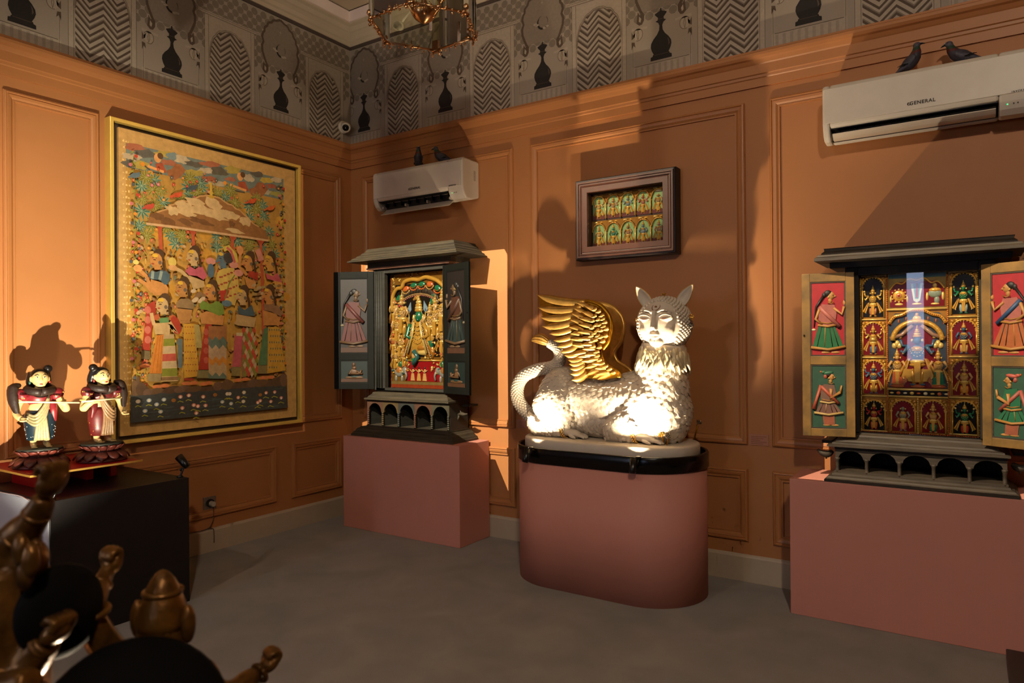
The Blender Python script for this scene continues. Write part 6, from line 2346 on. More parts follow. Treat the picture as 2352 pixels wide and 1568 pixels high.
for k, (c, ru, rv, col) in enumerate(SKY):
    col = tuple(0.7 * a + 0.3 * q for a, q in zip(srgb(col)[:3], srgb('#6e6a58')[:3])) + (0.0,)
    PE(c, ru * 1.25, rv, col, 0.1, 14, 0.28, k)
    PE((c[0] + 0.01, c[1] - rv * 0.35), ru * 0.8, rv * 0.55, col, 0.1, 12, 0.3, k + 50)
PP([(-1.699,2.777), (-1.659,2.780), (-1.624,2.743), (-1.660,2.693), (-1.706,2.657), (-1.751,2.680), (-1.767,2.714), (-1.728,2.733)], '#855234')
PP([(-1.843,2.746), (-1.794,2.762), (-1.772,2.719), (-1.767,2.698), (-1.838,2.700)], '#8c3f2c')
PE((-1.827,2.787), 0.0257, 0.0321, '#c48a52', 0.00)
PE((-1.808,2.805), 0.0214, 0.0219, '#4a3426', 0.00)
PL([(-1.897,2.719), (-1.844,2.709), (-1.784,2.700)], 0.0180, '#c98a50')
PL([(-1.929,2.723), (-1.866,2.684), (-1.795,2.685)], 0.0100, '#3a3a34')
PE((-1.930,2.723), 0.0157, 0.0141, '#c47a28', 0.00)
PE((-1.876,2.677), 0.0171, 0.0154, '#c47a28', 0.00)
PP([(-1.026,2.775), (-0.976,2.778), (-0.933,2.737), (-0.977,2.680), (-1.034,2.640), (-1.090,2.666), (-1.111,2.705), (-1.062,2.726)], '#855234')
PP([(-1.205,2.741), (-1.145,2.758), (-1.118,2.710), (-1.111,2.687), (-1.199,2.689)], '#8c3f2c')
PE((-1.185,2.786), 0.0257, 0.0321, '#c48a52', 0.00)
PE((-1.161,2.805), 0.0214, 0.0219, '#4a3426', 0.00)
PL([(-1.272,2.710), (-1.206,2.699), (-1.132,2.689)], 0.0180, '#c98a50')
PL([(-1.311,2.715), (-1.233,2.671), (-1.145,2.672)], 0.0100, '#3a3a34')
PE((-1.313,2.714), 0.0157, 0.0141, '#c47a28', 0.00)
PE((-1.246,2.664), 0.0171, 0.0154, '#c47a28', 0.00)
LV = [((-1.850,2.634), 0), ((-1.938,2.576), 0), ((-1.939,2.409), 0), ((-1.791,2.491), 0), ((-1.602,2.627), 0), ((-1.506,2.644), 0), ((-1.602,2.571), 0), ((-1.312,2.611), 0), ((-1.112,2.573), 0), ((-1.105,2.490), 0), ((-0.971,2.523), 0), ((-0.929,2.400), 0), ((-1.742,2.273), 0), ((-1.703,2.218), 0), ((-1.955,2.308), 0), ((-1.387,2.306), 0), ((-1.388,2.232), 0), ((-1.216,2.292), 0), ((-0.995,2.270), 0), ((-0.879,2.227), 0), ((-0.992,2.598), 0), ((-1.512,2.677), 0), ((-1.911,2.638), 1), ((-1.806,2.568), 1), ((-1.866,2.562), 1), ((-1.941,2.487), 1), ((-1.845,2.460), 1), ((-1.595,2.689), 1), ((-1.543,2.604), 1), ((-1.376,2.628), 1), ((-1.272,2.664), 1), ((-1.234,2.577), 1), ((-1.042,2.645), 1), ((-1.049,2.565), 1), ((-1.022,2.454), 1), ((-1.910,2.246), 1), ((-1.656,2.278), 1), ((-1.321,2.274), 1), ((-1.114,2.263), 1), ((-0.907,2.304), 1), ((-1.878,2.318), 1), ((-1.775,2.322), 1), ((-1.100,2.324), 1), ((-1.661,2.528), 1)]
for i, (c, kind) in enumerate(LV):
    r = 0.052 * prnd.uniform(0.85, 1.2)
    a0 = prnd.uniform(0, 1)
    for j in range(9):
        a = a0 + 2 * pi * j / 9
        q = (c[0] + r * 0.55 * cos(a), c[1] + r * 0.5 * sin(a))
        PE(q, r * 0.50, r * 0.15, '#9a9a62' if kind else '#8fa287', a, 8)
        PE(q, r * 0.46, r * 0.105, '#6e6620' if kind else '#37604c', a, 8)
UL, UR = (-2.038,1.920)[0] + 0.02, (-0.779,2.006)[0] - 0.02
VB, VT = (-1.489,1.234)[1], (-1.478,2.762)[1]
for i in range(260):
    u, v = prnd.uniform(UL, UR), prnd.uniform(VB, VT)
    if v < VB + (VT - VB) * 0.62 and i % 4:
        u = prnd.choice((prnd.uniform(UL, UL + 0.12), prnd.uniform(UR - 0.10, UR)))
    r = prnd.uniform(0.007, 0.014)
    PE((u, v), r, r, prnd.choice(('#a8322a', '#b3583c', '#b5606a', '#3e4a52', '#c07a2c', '#a83030')), 0, 8)
    PE((u, v), r * 0.3, r * 0.3, '#d0b070', 0, 6)
    if i % 3 == 0:
        PL([(u, v), (u + prnd.uniform(-0.03, 0.03), v - 0.03), (u + prnd.uniform(-0.03, 0.03), v - 0.06)], 0.004, '#7d7a34')
for i in range(420):
    u, v = prnd.uniform(UL, UR), VB + (VT - VB) * prnd.uniform(0.02, 0.66)
    PE((u, v), prnd.uniform(0.006, 0.02), prnd.uniform(0.005, 0.014), prnd.choice(('#8a5c34', '#a58a66', '#6f6a3a', '#9c5a38', '#b08a44', '#7a5a3c', '#5d6250')), prnd.uniform(0, 3), 7)
for sx in (UL + 0.02, UR - 0.015):
    pts = [(sx + 0.010 * sin(k * 1.3), VB + k * (VT - VB) / 24) for k in range(25)]
    PL(pts, 0.004, '#77752f')
    for k, q in enumerate(pts):
        PE((q[0] + 0.015 * (-1) ** k, q[1]), 0.012, 0.012, ('#a8322a', '#3e4a52', '#c07a2c', '#b5606a')[k % 4], 0, 8)
        PE((q[0] - 0.012 * (-1) ** k, q[1] + 0.02), 0.014, 0.005, '#7f8238', 0.6 * (-1) ** k, 7)
PL([(-1.827,2.325), (-1.820,2.172), (-1.823,2.119)], 0.0260, '#a04630')
PP([(-1.854,2.324), (-1.800,2.324), (-1.814,2.301), (-1.838,2.300)], '#9a3f2a')
PL([(-1.586,2.320), (-1.582,2.232), (-1.581,2.155)], 0.0260, '#a04630')
PP([(-1.615,2.319), (-1.556,2.318), (-1.571,2.294), (-1.598,2.293)], '#9a3f2a')
PL([(-1.265,2.321), (-1.272,2.233), (-1.277,2.000)], 0.0260, '#a04630')
PP([(-1.298,2.320), (-1.232,2.319), (-1.249,2.294), (-1.278,2.294)], '#9a3f2a')
PL([(-1.023,2.321), (-1.013,2.165), (-1.005,1.838), (-1.001,1.474)], 0.0260, '#a04630')
PP([(-1.058,2.320), (-0.987,2.319), (-1.005,2.293), (-1.037,2.292)], '#9a3f2a')
PP([(-1.910,2.335), (-1.899,2.384), (-1.851,2.409), (-1.813,2.428), (-1.769,2.446), (-1.757,2.475), (-1.729,2.482), (-1.701,2.511), (-1.661,2.523), (-1.626,2.523), (-1.608,2.543), (-1.567,2.553), (-1.531,2.576), (-1.451,2.595), (-1.370,2.589), (-1.338,2.571), (-1.306,2.556), (-1.267,2.554), (-1.241,2.532), (-1.200,2.524), (-1.174,2.501), (-1.133,2.480), (-1.092,2.444), (-1.036,2.422), (-0.972,2.400), (-0.947,2.330)], '#7d5532')
PL([(-1.851,2.409), (-1.813,2.428), (-1.769,2.446), (-1.757,2.475), (-1.729,2.482), (-1.701,2.511), (-1.661,2.523), (-1.626,2.523), (-1.608,2.543), (-1.567,2.553), (-1.531,2.576), (-1.451,2.595), (-1.370,2.589), (-1.338,2.571), (-1.306,2.556), (-1.267,2.554), (-1.241,2.532), (-1.200,2.524), (-1.174,2.501), (-1.133,2.480), (-1.092,2.444), (-1.036,2.422)], 0.0100, '#a88052')
PE((-1.561,2.523), 0.0786, 0.0289, '#b3966a', -0.12, 14, 0.3, 110)
PE((-1.649,2.492), 0.0571, 0.0257, '#b3966a', -0.12, 14, 0.3, 80)
PE((-1.427,2.540), 0.0786, 0.0386, '#b3966a', -0.12, 14, 0.3, 110)
PE((-1.729,2.441), 0.0429, 0.0321, '#b3966a', -0.12, 14, 0.3, 60)
PE((-1.609,2.466), 0.0857, 0.0225, '#b3966a', -0.12, 14, 0.3, 120)
PE((-1.489,2.479), 0.0929, 0.0321, '#b3966a', -0.12, 14, 0.3, 130)
PE((-1.364,2.481), 0.0857, 0.0289, '#b3966a', -0.12, 14, 0.3, 120)
PE((-1.280,2.476), 0.0714, 0.0321, '#b3966a', -0.12, 14, 0.3, 100)
PE((-1.160,2.447), 0.0500, 0.0321, '#b3966a', -0.12, 14, 0.3, 70)
PE((-1.661,2.441), 0.1071, 0.0193, '#b3966a', -0.12, 14, 0.3, 150)
PE((-1.402,2.447), 0.1071, 0.0193, '#b3966a', -0.12, 14, 0.3, 150)
PE((-1.248,2.364), 0.0857, 0.0167, '#b3966a', -0.12, 14, 0.3, 120)
PE((-1.775,2.359), 0.0643, 0.0257, '#5f3f28', -0.12, 14, 0.3, 90)
PE((-1.638,2.373), 0.0571, 0.0225, '#5f3f28', -0.12, 14, 0.3, 80)
PE((-1.274,2.413), 0.0286, 0.0225, '#5f3f28', -0.12, 14, 0.3, 40)
PE((-1.520,2.396), 0.0857, 0.0193, '#5f3f28', -0.12, 14, 0.3, 120)
PE((-1.840,2.382), 0.0500, 0.0257, '#5f3f28', -0.12, 14, 0.3, 70)
PL([(-1.921,2.325), (-1.639,2.329), (-1.333,2.329), (-0.948,2.327)], 0.0160, '#b3906a')
PL([(-1.446,2.689), (-1.443,2.644), (-1.440,2.580)], 0.0200, '#b5953a')
PE((-1.443,2.616), 0.0186, 0.0141, '#b5953a', 0.00)
PE((-1.440,2.586), 0.0243, 0.0116, '#a8842e', 0.00)
PE((-1.992,2.633), 0.0357, 0.0167, '#49606a', 0.30)
PE((-1.968,2.650), 0.0114, 0.0103, '#49606a', 0.00)
PL([(-2.012,2.626), (-2.038,2.611)], 0.0120, '#49606a')
PE((-1.584,2.627), 0.0357, 0.0167, '#2f4450', 0.30)
PE((-1.557,2.646), 0.0114, 0.0103, '#2f4450', 0.00)
PL([(-1.608,2.620), (-1.637,2.604)], 0.0120, '#2f4450')
PE((-1.700,2.554), 0.0357, 0.0167, '#b0452a', 0.30)
PE((-1.675,2.572), 0.0114, 0.0103, '#b0452a', 0.00)
PL([(-1.723,2.548), (-1.751,2.532)], 0.0120, '#b0452a')
PE((-1.899,2.441), 0.0357, 0.0167, '#a03a30', 0.30)
PE((-1.875,2.458), 0.0114, 0.0103, '#a03a30', 0.00)
PL([(-1.920,2.435), (-1.946,2.421)], 0.0120, '#a03a30')
PE((-0.927,2.585), 0.0357, 0.0167, '#b5562a', 0.30)
PE((-0.894,2.605), 0.0114, 0.0103, '#b5562a', 0.00)
PL([(-0.956,2.577), (-0.993,2.559)], 0.0120, '#b5562a')
PE((-1.098,2.611), 0.0357, 0.0167, '#b0452a', 0.30)
PE((-1.066,2.632), 0.0114, 0.0103, '#b0452a', 0.00)
PL([(-1.125,2.604), (-1.159,2.586)], 0.0120, '#b0452a')
PP([(-1.923,1.779), (-1.865,1.813), (-1.856,1.750), (-1.885,1.621), (-1.899,1.475), (-1.954,1.482), (-1.934,1.652)], '#8c2822')
PE((-1.914,1.748), 0.022, 0.026, '#a8584a')
PE((-1.914,1.681), 0.022, 0.026, '#a8584a')
PE((-1.915,1.614), 0.022, 0.026, '#a8584a')
PE((-1.915,1.548), 0.022, 0.026, '#a8584a')
PP([(-1.954,1.479), (-1.899,1.472), (-1.897,1.414), (-1.963,1.422)], '#5c5038')
PP([(-1.893,1.955), (-1.792,1.933), (-1.768,1.902), (-1.772,1.863), (-1.865,1.846), (-1.894,1.875)], '#aa7440')
PP([(-1.912,1.982), (-1.883,2.016), (-1.854,2.006), (-1.797,2.031), (-1.756,1.994), (-1.768,1.928), (-1.798,1.925), (-1.831,1.955), (-1.891,1.954)], '#33505c')
PL([(-1.817,2.015), (-1.831,1.956)], 0.0200, '#7d8a80')
PL([(-1.877,2.010), (-1.883,1.959)], 0.0200, '#7d8a80')
PL([(-1.890,1.895), (-1.925,1.975), (-1.979,2.021)], 0.0250, '#aa7440')
PL([(-1.884,1.870), (-1.922,1.918), (-1.976,1.946)], 0.0250, '#aa7440')
PE((-1.979,2.021),0.03,0.024,'#c08a50')
PE((-1.991,2.060),0.02,0.016,'#c8ae60')
PE((-1.834,2.123), 0.040, 0.044, '#3b2a20')
PL([(-1.824,2.111), (-1.804,2.068), (-1.798,2.017)], 0.0180, '#33241c')
PE((-1.854,2.083), 0.044, 0.053, '#aa7440')
PP([(-1.883,2.090), (-1.902,2.062), (-1.883,2.058)], '#aa7440')
PP([(-1.863,2.063), (-1.827,2.066), (-1.821,2.025), (-1.867,2.021)], '#aa7440')
PE((-1.865,2.088), 0.011, 0.0035, '#2a1e18')
PL([(-1.883,2.099), (-1.863,2.106), (-1.850,2.099)], 0.0040, '#3a2a1e')
PE((-1.877,2.060), 0.010, 0.005, '#8f3a2a')
PE((-1.861,2.117), 0.020, 0.013, '#c09a34')
PE((-1.828,2.072), 0.012, 0.014, '#5a5048')
PP([(-1.619,2.002), (-1.503,1.970), (-1.499,1.929), (-1.587,1.904)], '#a98c60')
PE((-1.584,1.894), 0.022, 0.014, '#b59f80', 0.3)
PE((-1.557,1.859), 0.022, 0.014, '#7a5c40', 0.3)
PE((-1.530,1.825), 0.022, 0.014, '#b59f80', 0.3)
PE((-1.503,1.865), 0.022, 0.014, '#7a5c40', 0.3)
PE((-1.578,1.826), 0.022, 0.014, '#b59f80', 0.3)
PE((-1.551,1.865), 0.022, 0.014, '#7a5c40', 0.3)
PE((-1.524,1.831), 0.022, 0.014, '#b59f80', 0.3)
PE((-1.497,1.871), 0.022, 0.014, '#7a5c40', 0.3)
PE((-1.572,1.831), 0.022, 0.014, '#b59f80', 0.3)
PE((-1.545,1.871), 0.022, 0.014, '#7a5c40', 0.3)
PE((-1.519,1.836), 0.022, 0.014, '#b59f80', 0.3)
PE((-1.491,1.877), 0.022, 0.014, '#7a5c40', 0.3)
PE((-1.567,1.837), 0.022, 0.014, '#b59f80', 0.3)
PE((-1.539,1.877), 0.022, 0.014, '#7a5c40', 0.3)
PE((-1.513,1.842), 0.022, 0.014, '#b59f80', 0.3)
PE((-1.485,1.882), 0.022, 0.014, '#7a5c40', 0.3)
PP([(-1.647,2.030), (-1.611,2.067), (-1.568,2.048), (-1.524,2.087), (-1.477,2.009), (-1.507,1.977), (-1.554,2.002), (-1.618,2.004)], '#a34a5c')
PL([(-1.597,1.960), (-1.675,2.027), (-1.737,2.048)], 0.0250, '#a98c60')
PE((-1.740,2.084),0.03,0.034,'#b8a050')
PE((-1.737,2.045),0.034,0.02,'#b98a5a')
PE((-1.567,2.177), 0.040, 0.044, '#3b2a20')
PL([(-1.557,2.165), (-1.535,2.120), (-1.528,2.067)], 0.0180, '#33241c')
PE((-1.589,2.135), 0.044, 0.053, '#a98c60')
PP([(-1.621,2.142), (-1.643,2.113), (-1.621,2.108)], '#a98c60')
PP([(-1.600,2.114), (-1.561,2.118), (-1.553,2.074), (-1.604,2.070)], '#a98c60')
PE((-1.602,2.140), 0.011, 0.0035, '#2a1e18')
PL([(-1.621,2.152), (-1.600,2.159), (-1.586,2.152)], 0.0040, '#3a2a1e')
PE((-1.614,2.111), 0.010, 0.005, '#8f3a2a')
PE((-1.598,2.171), 0.020, 0.013, '#c09a34')
PE((-1.562,2.124), 0.012, 0.014, '#5a5048')
PP([(-1.393,2.051), (-1.330,2.084), (-1.259,2.083), (-1.228,2.029), (-1.216,1.915), (-1.253,1.803), (-1.340,1.831), (-1.378,1.920), (-1.408,1.987)], '#b0944a')
PE((-1.393,2.051), 0.007, 0.007, '#8c3a2c')
PE((-1.357,2.011), 0.007, 0.007, '#8c3a2c')
PE((-1.320,1.971), 0.007, 0.007, '#8c3a2c')
PE((-1.284,1.931), 0.007, 0.007, '#8c3a2c')
PE((-1.246,1.890), 0.007, 0.007, '#8c3a2c')
PE((-1.367,1.840), 0.007, 0.007, '#8c3a2c')
PE((-1.329,2.024), 0.007, 0.007, '#8c3a2c')
PE((-1.293,1.984), 0.007, 0.007, '#8c3a2c')
PE((-1.256,1.943), 0.007, 0.007, '#8c3a2c')
PE((-1.376,1.893), 0.007, 0.007, '#8c3a2c')
PE((-1.340,1.852), 0.007, 0.007, '#8c3a2c')
PE((-1.302,2.036), 0.007, 0.007, '#8c3a2c')
PE((-1.265,1.996), 0.007, 0.007, '#8c3a2c')
PE((-1.385,1.945), 0.007, 0.007, '#8c3a2c')
PE((-1.349,1.905), 0.007, 0.007, '#8c3a2c')
PE((-1.312,1.864), 0.007, 0.007, '#8c3a2c')
PE((-1.274,2.049), 0.007, 0.007, '#8c3a2c')
PE((-1.237,2.009), 0.007, 0.007, '#8c3a2c')
PE((-1.358,1.957), 0.007, 0.007, '#8c3a2c')
PE((-1.322,1.917), 0.007, 0.007, '#8c3a2c')
PE((-1.285,1.876), 0.007, 0.007, '#8c3a2c')
PE((-1.246,2.062), 0.007, 0.007, '#8c3a2c')
PE((-1.367,2.009), 0.007, 0.007, '#8c3a2c')
PE((-1.331,1.970), 0.007, 0.007, '#8c3a2c')
PE((-1.294,1.929), 0.007, 0.007, '#8c3a2c')
PE((-1.257,1.888), 0.007, 0.007, '#8c3a2c')
PE((-1.377,1.839), 0.007, 0.007, '#8c3a2c')
PE((-1.339,2.022), 0.007, 0.007, '#8c3a2c')
PE((-1.303,1.982), 0.007, 0.007, '#8c3a2c')
PE((-1.266,1.941), 0.007, 0.007, '#8c3a2c')
PE((-1.386,1.892), 0.007, 0.007, '#8c3a2c')
PE((-1.350,1.851), 0.007, 0.007, '#8c3a2c')
PE((-1.312,2.035), 0.007, 0.007, '#8c3a2c')
PE((-1.275,1.995), 0.007, 0.007, '#8c3a2c')
PE((-1.238,1.954), 0.007, 0.007, '#8c3a2c')
PE((-1.359,1.904), 0.007, 0.007, '#8c3a2c')
PE((-1.323,1.863), 0.007, 0.007, '#8c3a2c')
PE((-1.284,2.048), 0.007, 0.007, '#8c3a2c')
PE((-1.247,2.007), 0.007, 0.007, '#8c3a2c')
PE((-1.368,1.956), 0.007, 0.007, '#8c3a2c')
PE((-1.332,1.916), 0.007, 0.007, '#8c3a2c')
PE((-1.295,1.875), 0.007, 0.007, '#8c3a2c')
PE((-1.256,2.061), 0.007, 0.007, '#8c3a2c')
PE((-1.377,2.008), 0.007, 0.007, '#8c3a2c')
PE((-1.341,1.968), 0.007, 0.007, '#8c3a2c')
PE((-1.304,1.928), 0.007, 0.007, '#8c3a2c')
PP([(-1.378,1.909), (-1.300,1.918), (-1.304,1.896), (-1.340,1.838), (-1.371,1.837)], '#9a2a24')
PL([(-1.252,2.034), (-1.300,1.967), (-1.336,1.852)], 0.0100, '#5f6a34')
PE((-1.219,2.051), 0.040, 0.026, '#b5786a')
PE((-1.259,2.108), 0.040, 0.026, '#b5786a')
PE((-1.449,2.118), 0.040, 0.026, '#b5786a')
PE((-1.449,2.049), 0.030, 0.052, '#3c5868')
PE((-1.321,1.818), 0.042, 0.024, '#4a6674')
PE((-1.357,2.141), 0.044, 0.053, '#46606c')
PP([(-1.392,2.148), (-1.415,2.118), (-1.392,2.113)], '#46606c')
PP([(-1.369,2.119), (-1.326,2.123), (-1.319,2.078), (-1.373,2.073)], '#46606c')
PE((-1.371,2.146), 0.011, 0.0035, '#2a1e18')
PL([(-1.392,2.158), (-1.369,2.166), (-1.353,2.158)], 0.0040, '#3a2a1e')
PE((-1.384,2.116), 0.010, 0.005, '#8f3a2a')
PE((-1.366,2.178), 0.020, 0.013, '#c09a34')
PE((-1.328,2.130), 0.012, 0.014, '#5a5048')
PE((-1.302,2.157), 0.045, 0.040, '#262c30')
PL([(-1.345,2.215), (-1.306,2.233), (-1.251,2.183), (-1.243,2.127)], 0.0400, '#b09a44')
PL([(-1.318,2.232), (-1.282,2.208), (-1.251,2.126)], 0.0200, '#a84c50')
PP([(-1.170,2.030), (-1.070,1.997), (-1.075,1.938), (-1.146,1.941)], '#aa7440')
PP([(-1.129,2.074), (-1.049,2.072), (-1.049,2.005), (-1.138,2.032)], '#922c24')
PL([(-1.146,2.042), (-1.215,2.098), (-1.202,2.209)], 0.0250, '#aa7440')
PE((-1.206,2.223),0.028,0.034,'#c08050')
PE((-1.115,2.186), 0.040, 0.044, '#3b2a20')
PL([(-1.103,2.173), (-1.078,2.124), (-1.070,2.066)], 0.0180, '#33241c')
PE((-1.141,2.140), 0.044, 0.053, '#aa7440')
PP([(-1.178,2.147), (-1.203,2.116), (-1.178,2.111)], '#aa7440')
PP([(-1.153,2.117), (-1.108,2.121), (-1.099,2.075), (-1.158,2.070)], '#aa7440')
PE((-1.155,2.146), 0.011, 0.0035, '#2a1e18')
PL([(-1.178,2.158), (-1.153,2.166), (-1.137,2.158)], 0.0040, '#3a2a1e')
PE((-1.170,2.114), 0.010, 0.005, '#8f3a2a')
PE((-1.150,2.179), 0.020, 0.013, '#c09a34')
PE((-1.109,2.129), 0.012, 0.014, '#5a5048')
PP([(-0.914,2.046), (-0.824,2.007), (-0.824,1.923), (-0.879,1.935)], '#b3823e')
PP([(-0.984,2.070), (-0.914,2.049), (-0.868,2.081), (-0.822,2.005), (-0.967,2.025)], '#a84a58')
PE((-0.921,2.205), 0.040, 0.044, '#3b2a20')
PL([(-0.908,2.192), (-0.882,2.142), (-0.873,2.082)], 0.0180, '#33241c')
PE((-0.948,2.158), 0.044, 0.053, '#b3823e')
PP([(-0.988,2.166), (-1.014,2.134), (-0.988,2.128)], '#b3823e')
PP([(-0.962,2.135), (-0.913,2.139), (-0.904,2.091), (-0.966,2.086)], '#b3823e')
PE((-0.964,2.164), 0.011, 0.0035, '#2a1e18')
PL([(-0.987,2.177), (-0.961,2.185), (-0.943,2.177)], 0.0040, '#3a2a1e')
PE((-0.979,2.132), 0.010, 0.005, '#8f3a2a')
PE((-0.958,2.198), 0.020, 0.013, '#c09a34')
PE((-0.915,2.146), 0.012, 0.014, '#5a5048')
PL([(-1.052,2.247), (-1.018,2.163)], 0.0500, '#b5786a')
PE((-1.087,1.967), 0.022, 0.012, '#a58c6a', 0.2)
PE((-1.031,1.941), 0.022, 0.012, '#75573c', 0.2)
PE((-0.973,1.914), 0.022, 0.012, '#8f7a4a', 0.2)
PE((-0.914,1.886), 0.022, 0.012, '#a58c6a', 0.2)
PE((-0.853,1.979), 0.022, 0.012, '#75573c', 0.2)
PE((-1.067,1.935), 0.022, 0.012, '#8f7a4a', 0.2)
PE((-1.010,1.909), 0.022, 0.012, '#a58c6a', 0.2)
PE((-0.951,1.881), 0.022, 0.012, '#75573c', 0.2)
PE((-0.891,1.974), 0.022, 0.012, '#8f7a4a', 0.2)
PE((-0.831,1.947), 0.022, 0.012, '#a58c6a', 0.2)
PE((-1.046,1.903), 0.022, 0.012, '#75573c', 0.2)
PE((-0.988,1.876), 0.022, 0.012, '#8f7a4a', 0.2)
PE((-0.928,1.968), 0.022, 0.012, '#a58c6a', 0.2)
PE((-0.869,1.941), 0.022, 0.012, '#75573c', 0.2)
PE((-1.081,1.899), 0.022, 0.012, '#8f7a4a', 0.2)
PE((-1.025,1.872), 0.022, 0.012, '#a58c6a', 0.2)
PE((-0.965,1.963), 0.022, 0.012, '#75573c', 0.2)
PE((-0.906,1.936), 0.022, 0.012, '#8f7a4a', 0.2)
PE((-0.846,1.909), 0.022, 0.012, '#a58c6a', 0.2)
PE((-1.060,1.867), 0.022, 0.012, '#75573c', 0.2)
PE((-1.002,1.958), 0.022, 0.012, '#8f7a4a', 0.2)
PE((-0.944,1.931), 0.022, 0.012, '#a58c6a', 0.2)
PE((-0.884,1.903), 0.022, 0.012, '#75573c', 0.2)
PE((-0.824,1.876), 0.022, 0.012, '#8f7a4a', 0.2)
PE((-1.039,1.952), 0.022, 0.012, '#a58c6a', 0.2)
PE((-0.981,1.926), 0.022, 0.012, '#75573c', 0.2)
PP([(-1.663,1.661), (-1.582,1.662), (-1.544,1.288), (-1.659,1.280)], '#b0822e')
PE((-1.649,1.638), 0.008, 0.007, '#8a4a24', 0, 3)
PE((-1.630,1.638), 0.008, 0.007, '#8a4a24', 0, 3)
PE((-1.611,1.638), 0.008, 0.007, '#8a4a24', 0, 3)
PE((-1.592,1.639), 0.008, 0.007, '#8a4a24', 0, 3)
PE((-1.572,1.639), 0.008, 0.007, '#8a4a24', 0, 3)
PE((-1.640,1.594), 0.008, 0.007, '#8a4a24', 0, 3)
PE((-1.621,1.594), 0.008, 0.007, '#8a4a24', 0, 3)
PE((-1.602,1.594), 0.008, 0.007, '#8a4a24', 0, 3)
PE((-1.583,1.594), 0.008, 0.007, '#8a4a24', 0, 3)
PE((-1.563,1.595), 0.008, 0.007, '#8a4a24', 0, 3)
PE((-1.650,1.550), 0.008, 0.007, '#8a4a24', 0, 3)
PE((-1.631,1.550), 0.008, 0.007, '#8a4a24', 0, 3)
PE((-1.612,1.550), 0.008, 0.007, '#8a4a24', 0, 3)
PE((-1.592,1.550), 0.008, 0.007, '#8a4a24', 0, 3)
PE((-1.573,1.550), 0.008, 0.007, '#8a4a24', 0, 3)
PE((-1.641,1.506), 0.008, 0.007, '#8a4a24', 0, 3)
PE((-1.622,1.506), 0.008, 0.007, '#8a4a24', 0, 3)
PE((-1.603,1.506), 0.008, 0.007, '#8a4a24', 0, 3)
PE((-1.583,1.506), 0.008, 0.007, '#8a4a24', 0, 3)
PE((-1.564,1.506), 0.008, 0.007, '#8a4a24', 0, 3)
PE((-1.650,1.462), 0.008, 0.007, '#8a4a24', 0, 3)
PE((-1.631,1.462), 0.008, 0.007, '#8a4a24', 0, 3)
PE((-1.612,1.462), 0.008, 0.007, '#8a4a24', 0, 3)
PE((-1.593,1.462), 0.008, 0.007, '#8a4a24', 0, 3)
PE((-1.574,1.461), 0.008, 0.007, '#8a4a24', 0, 3)
PE((-1.642,1.418), 0.008, 0.007, '#8a4a24', 0, 3)
PE((-1.622,1.418), 0.008, 0.007, '#8a4a24', 0, 3)
PE((-1.603,1.418), 0.008, 0.007, '#8a4a24', 0, 3)
PE((-1.584,1.417), 0.008, 0.007, '#8a4a24', 0, 3)
PE((-1.565,1.417), 0.008, 0.007, '#8a4a24', 0, 3)
PE((-1.651,1.375), 0.008, 0.007, '#8a4a24', 0, 3)
PE((-1.632,1.374), 0.008, 0.007, '#8a4a24', 0, 3)
PE((-1.613,1.374), 0.008, 0.007, '#8a4a24', 0, 3)
PE((-1.593,1.373), 0.008, 0.007, '#8a4a24', 0, 3)
PE((-1.574,1.373), 0.008, 0.007, '#8a4a24', 0, 3)
PE((-1.642,1.331), 0.008, 0.007, '#8a4a24', 0, 3)
PE((-1.623,1.330), 0.008, 0.007, '#8a4a24', 0, 3)
PE((-1.604,1.329), 0.008, 0.007, '#8a4a24', 0, 3)
PE((-1.584,1.329), 0.008, 0.007, '#8a4a24', 0, 3)
PE((-1.565,1.328), 0.008, 0.007, '#8a4a24', 0, 3)
PP([(-1.659,1.280), (-1.588,1.277), (-1.588,1.260), (-1.659,1.263)], '#8c2a22')
PP([(-1.582,1.659), (-1.542,1.653), (-1.521,1.491), (-1.572,1.491)], '#8f7f4a')
PP([(-1.714,1.768), (-1.595,1.759), (-1.610,1.688), (-1.701,1.680)], '#9a6c3c')
PP([(-1.714,1.806), (-1.683,1.835), (-1.620,1.838), (-1.583,1.805), (-1.583,1.765), (-1.718,1.773)], '#7a6244')
PL([(-1.704,1.755), (-1.691,1.670), (-1.614,1.678)], 0.0250, '#9a6c3c')
PE((-1.654,1.949), 0.040, 0.044, '#3b2a20')
PL([(-1.644,1.937), (-1.623,1.891), (-1.616,1.838)], 0.0180, '#33241c')
PE((-1.676,1.908), 0.044, 0.053, '#9a6c3c')
PP([(-1.706,1.916), (-1.727,1.888), (-1.707,1.883)], '#9a6c3c')
PP([(-1.686,1.888), (-1.648,1.890), (-1.641,1.847), (-1.690,1.845)], '#9a6c3c')
PE((-1.688,1.914), 0.011, 0.0035, '#2a1e18')
PL([(-1.706,1.926), (-1.686,1.933), (-1.672,1.925)], 0.0040, '#3a2a1e')
PE((-1.700,1.886), 0.010, 0.005, '#8f3a2a')
PE((-1.684,1.944), 0.020, 0.013, '#c09a34')
PE((-1.649,1.897), 0.012, 0.014, '#5a5048')
PP([(-1.807,1.584), (-1.733,1.587), (-1.706,1.269), (-1.824,1.267)], '#9c8460')
PP([(-1.808,1.554), (-1.729,1.558), (-1.725,1.506), (-1.811,1.503)], '#6d7228')
PL([(-1.811,1.501), (-1.725,1.505)], 0.0050, '#b59c6c')
PP([(-1.811,1.500), (-1.724,1.503), (-1.721,1.457), (-1.814,1.454)], '#a58e6c')
PL([(-1.814,1.453), (-1.721,1.455)], 0.0050, '#b59c6c')
PP([(-1.814,1.451), (-1.720,1.454), (-1.716,1.401), (-1.817,1.400)], '#9c4238')
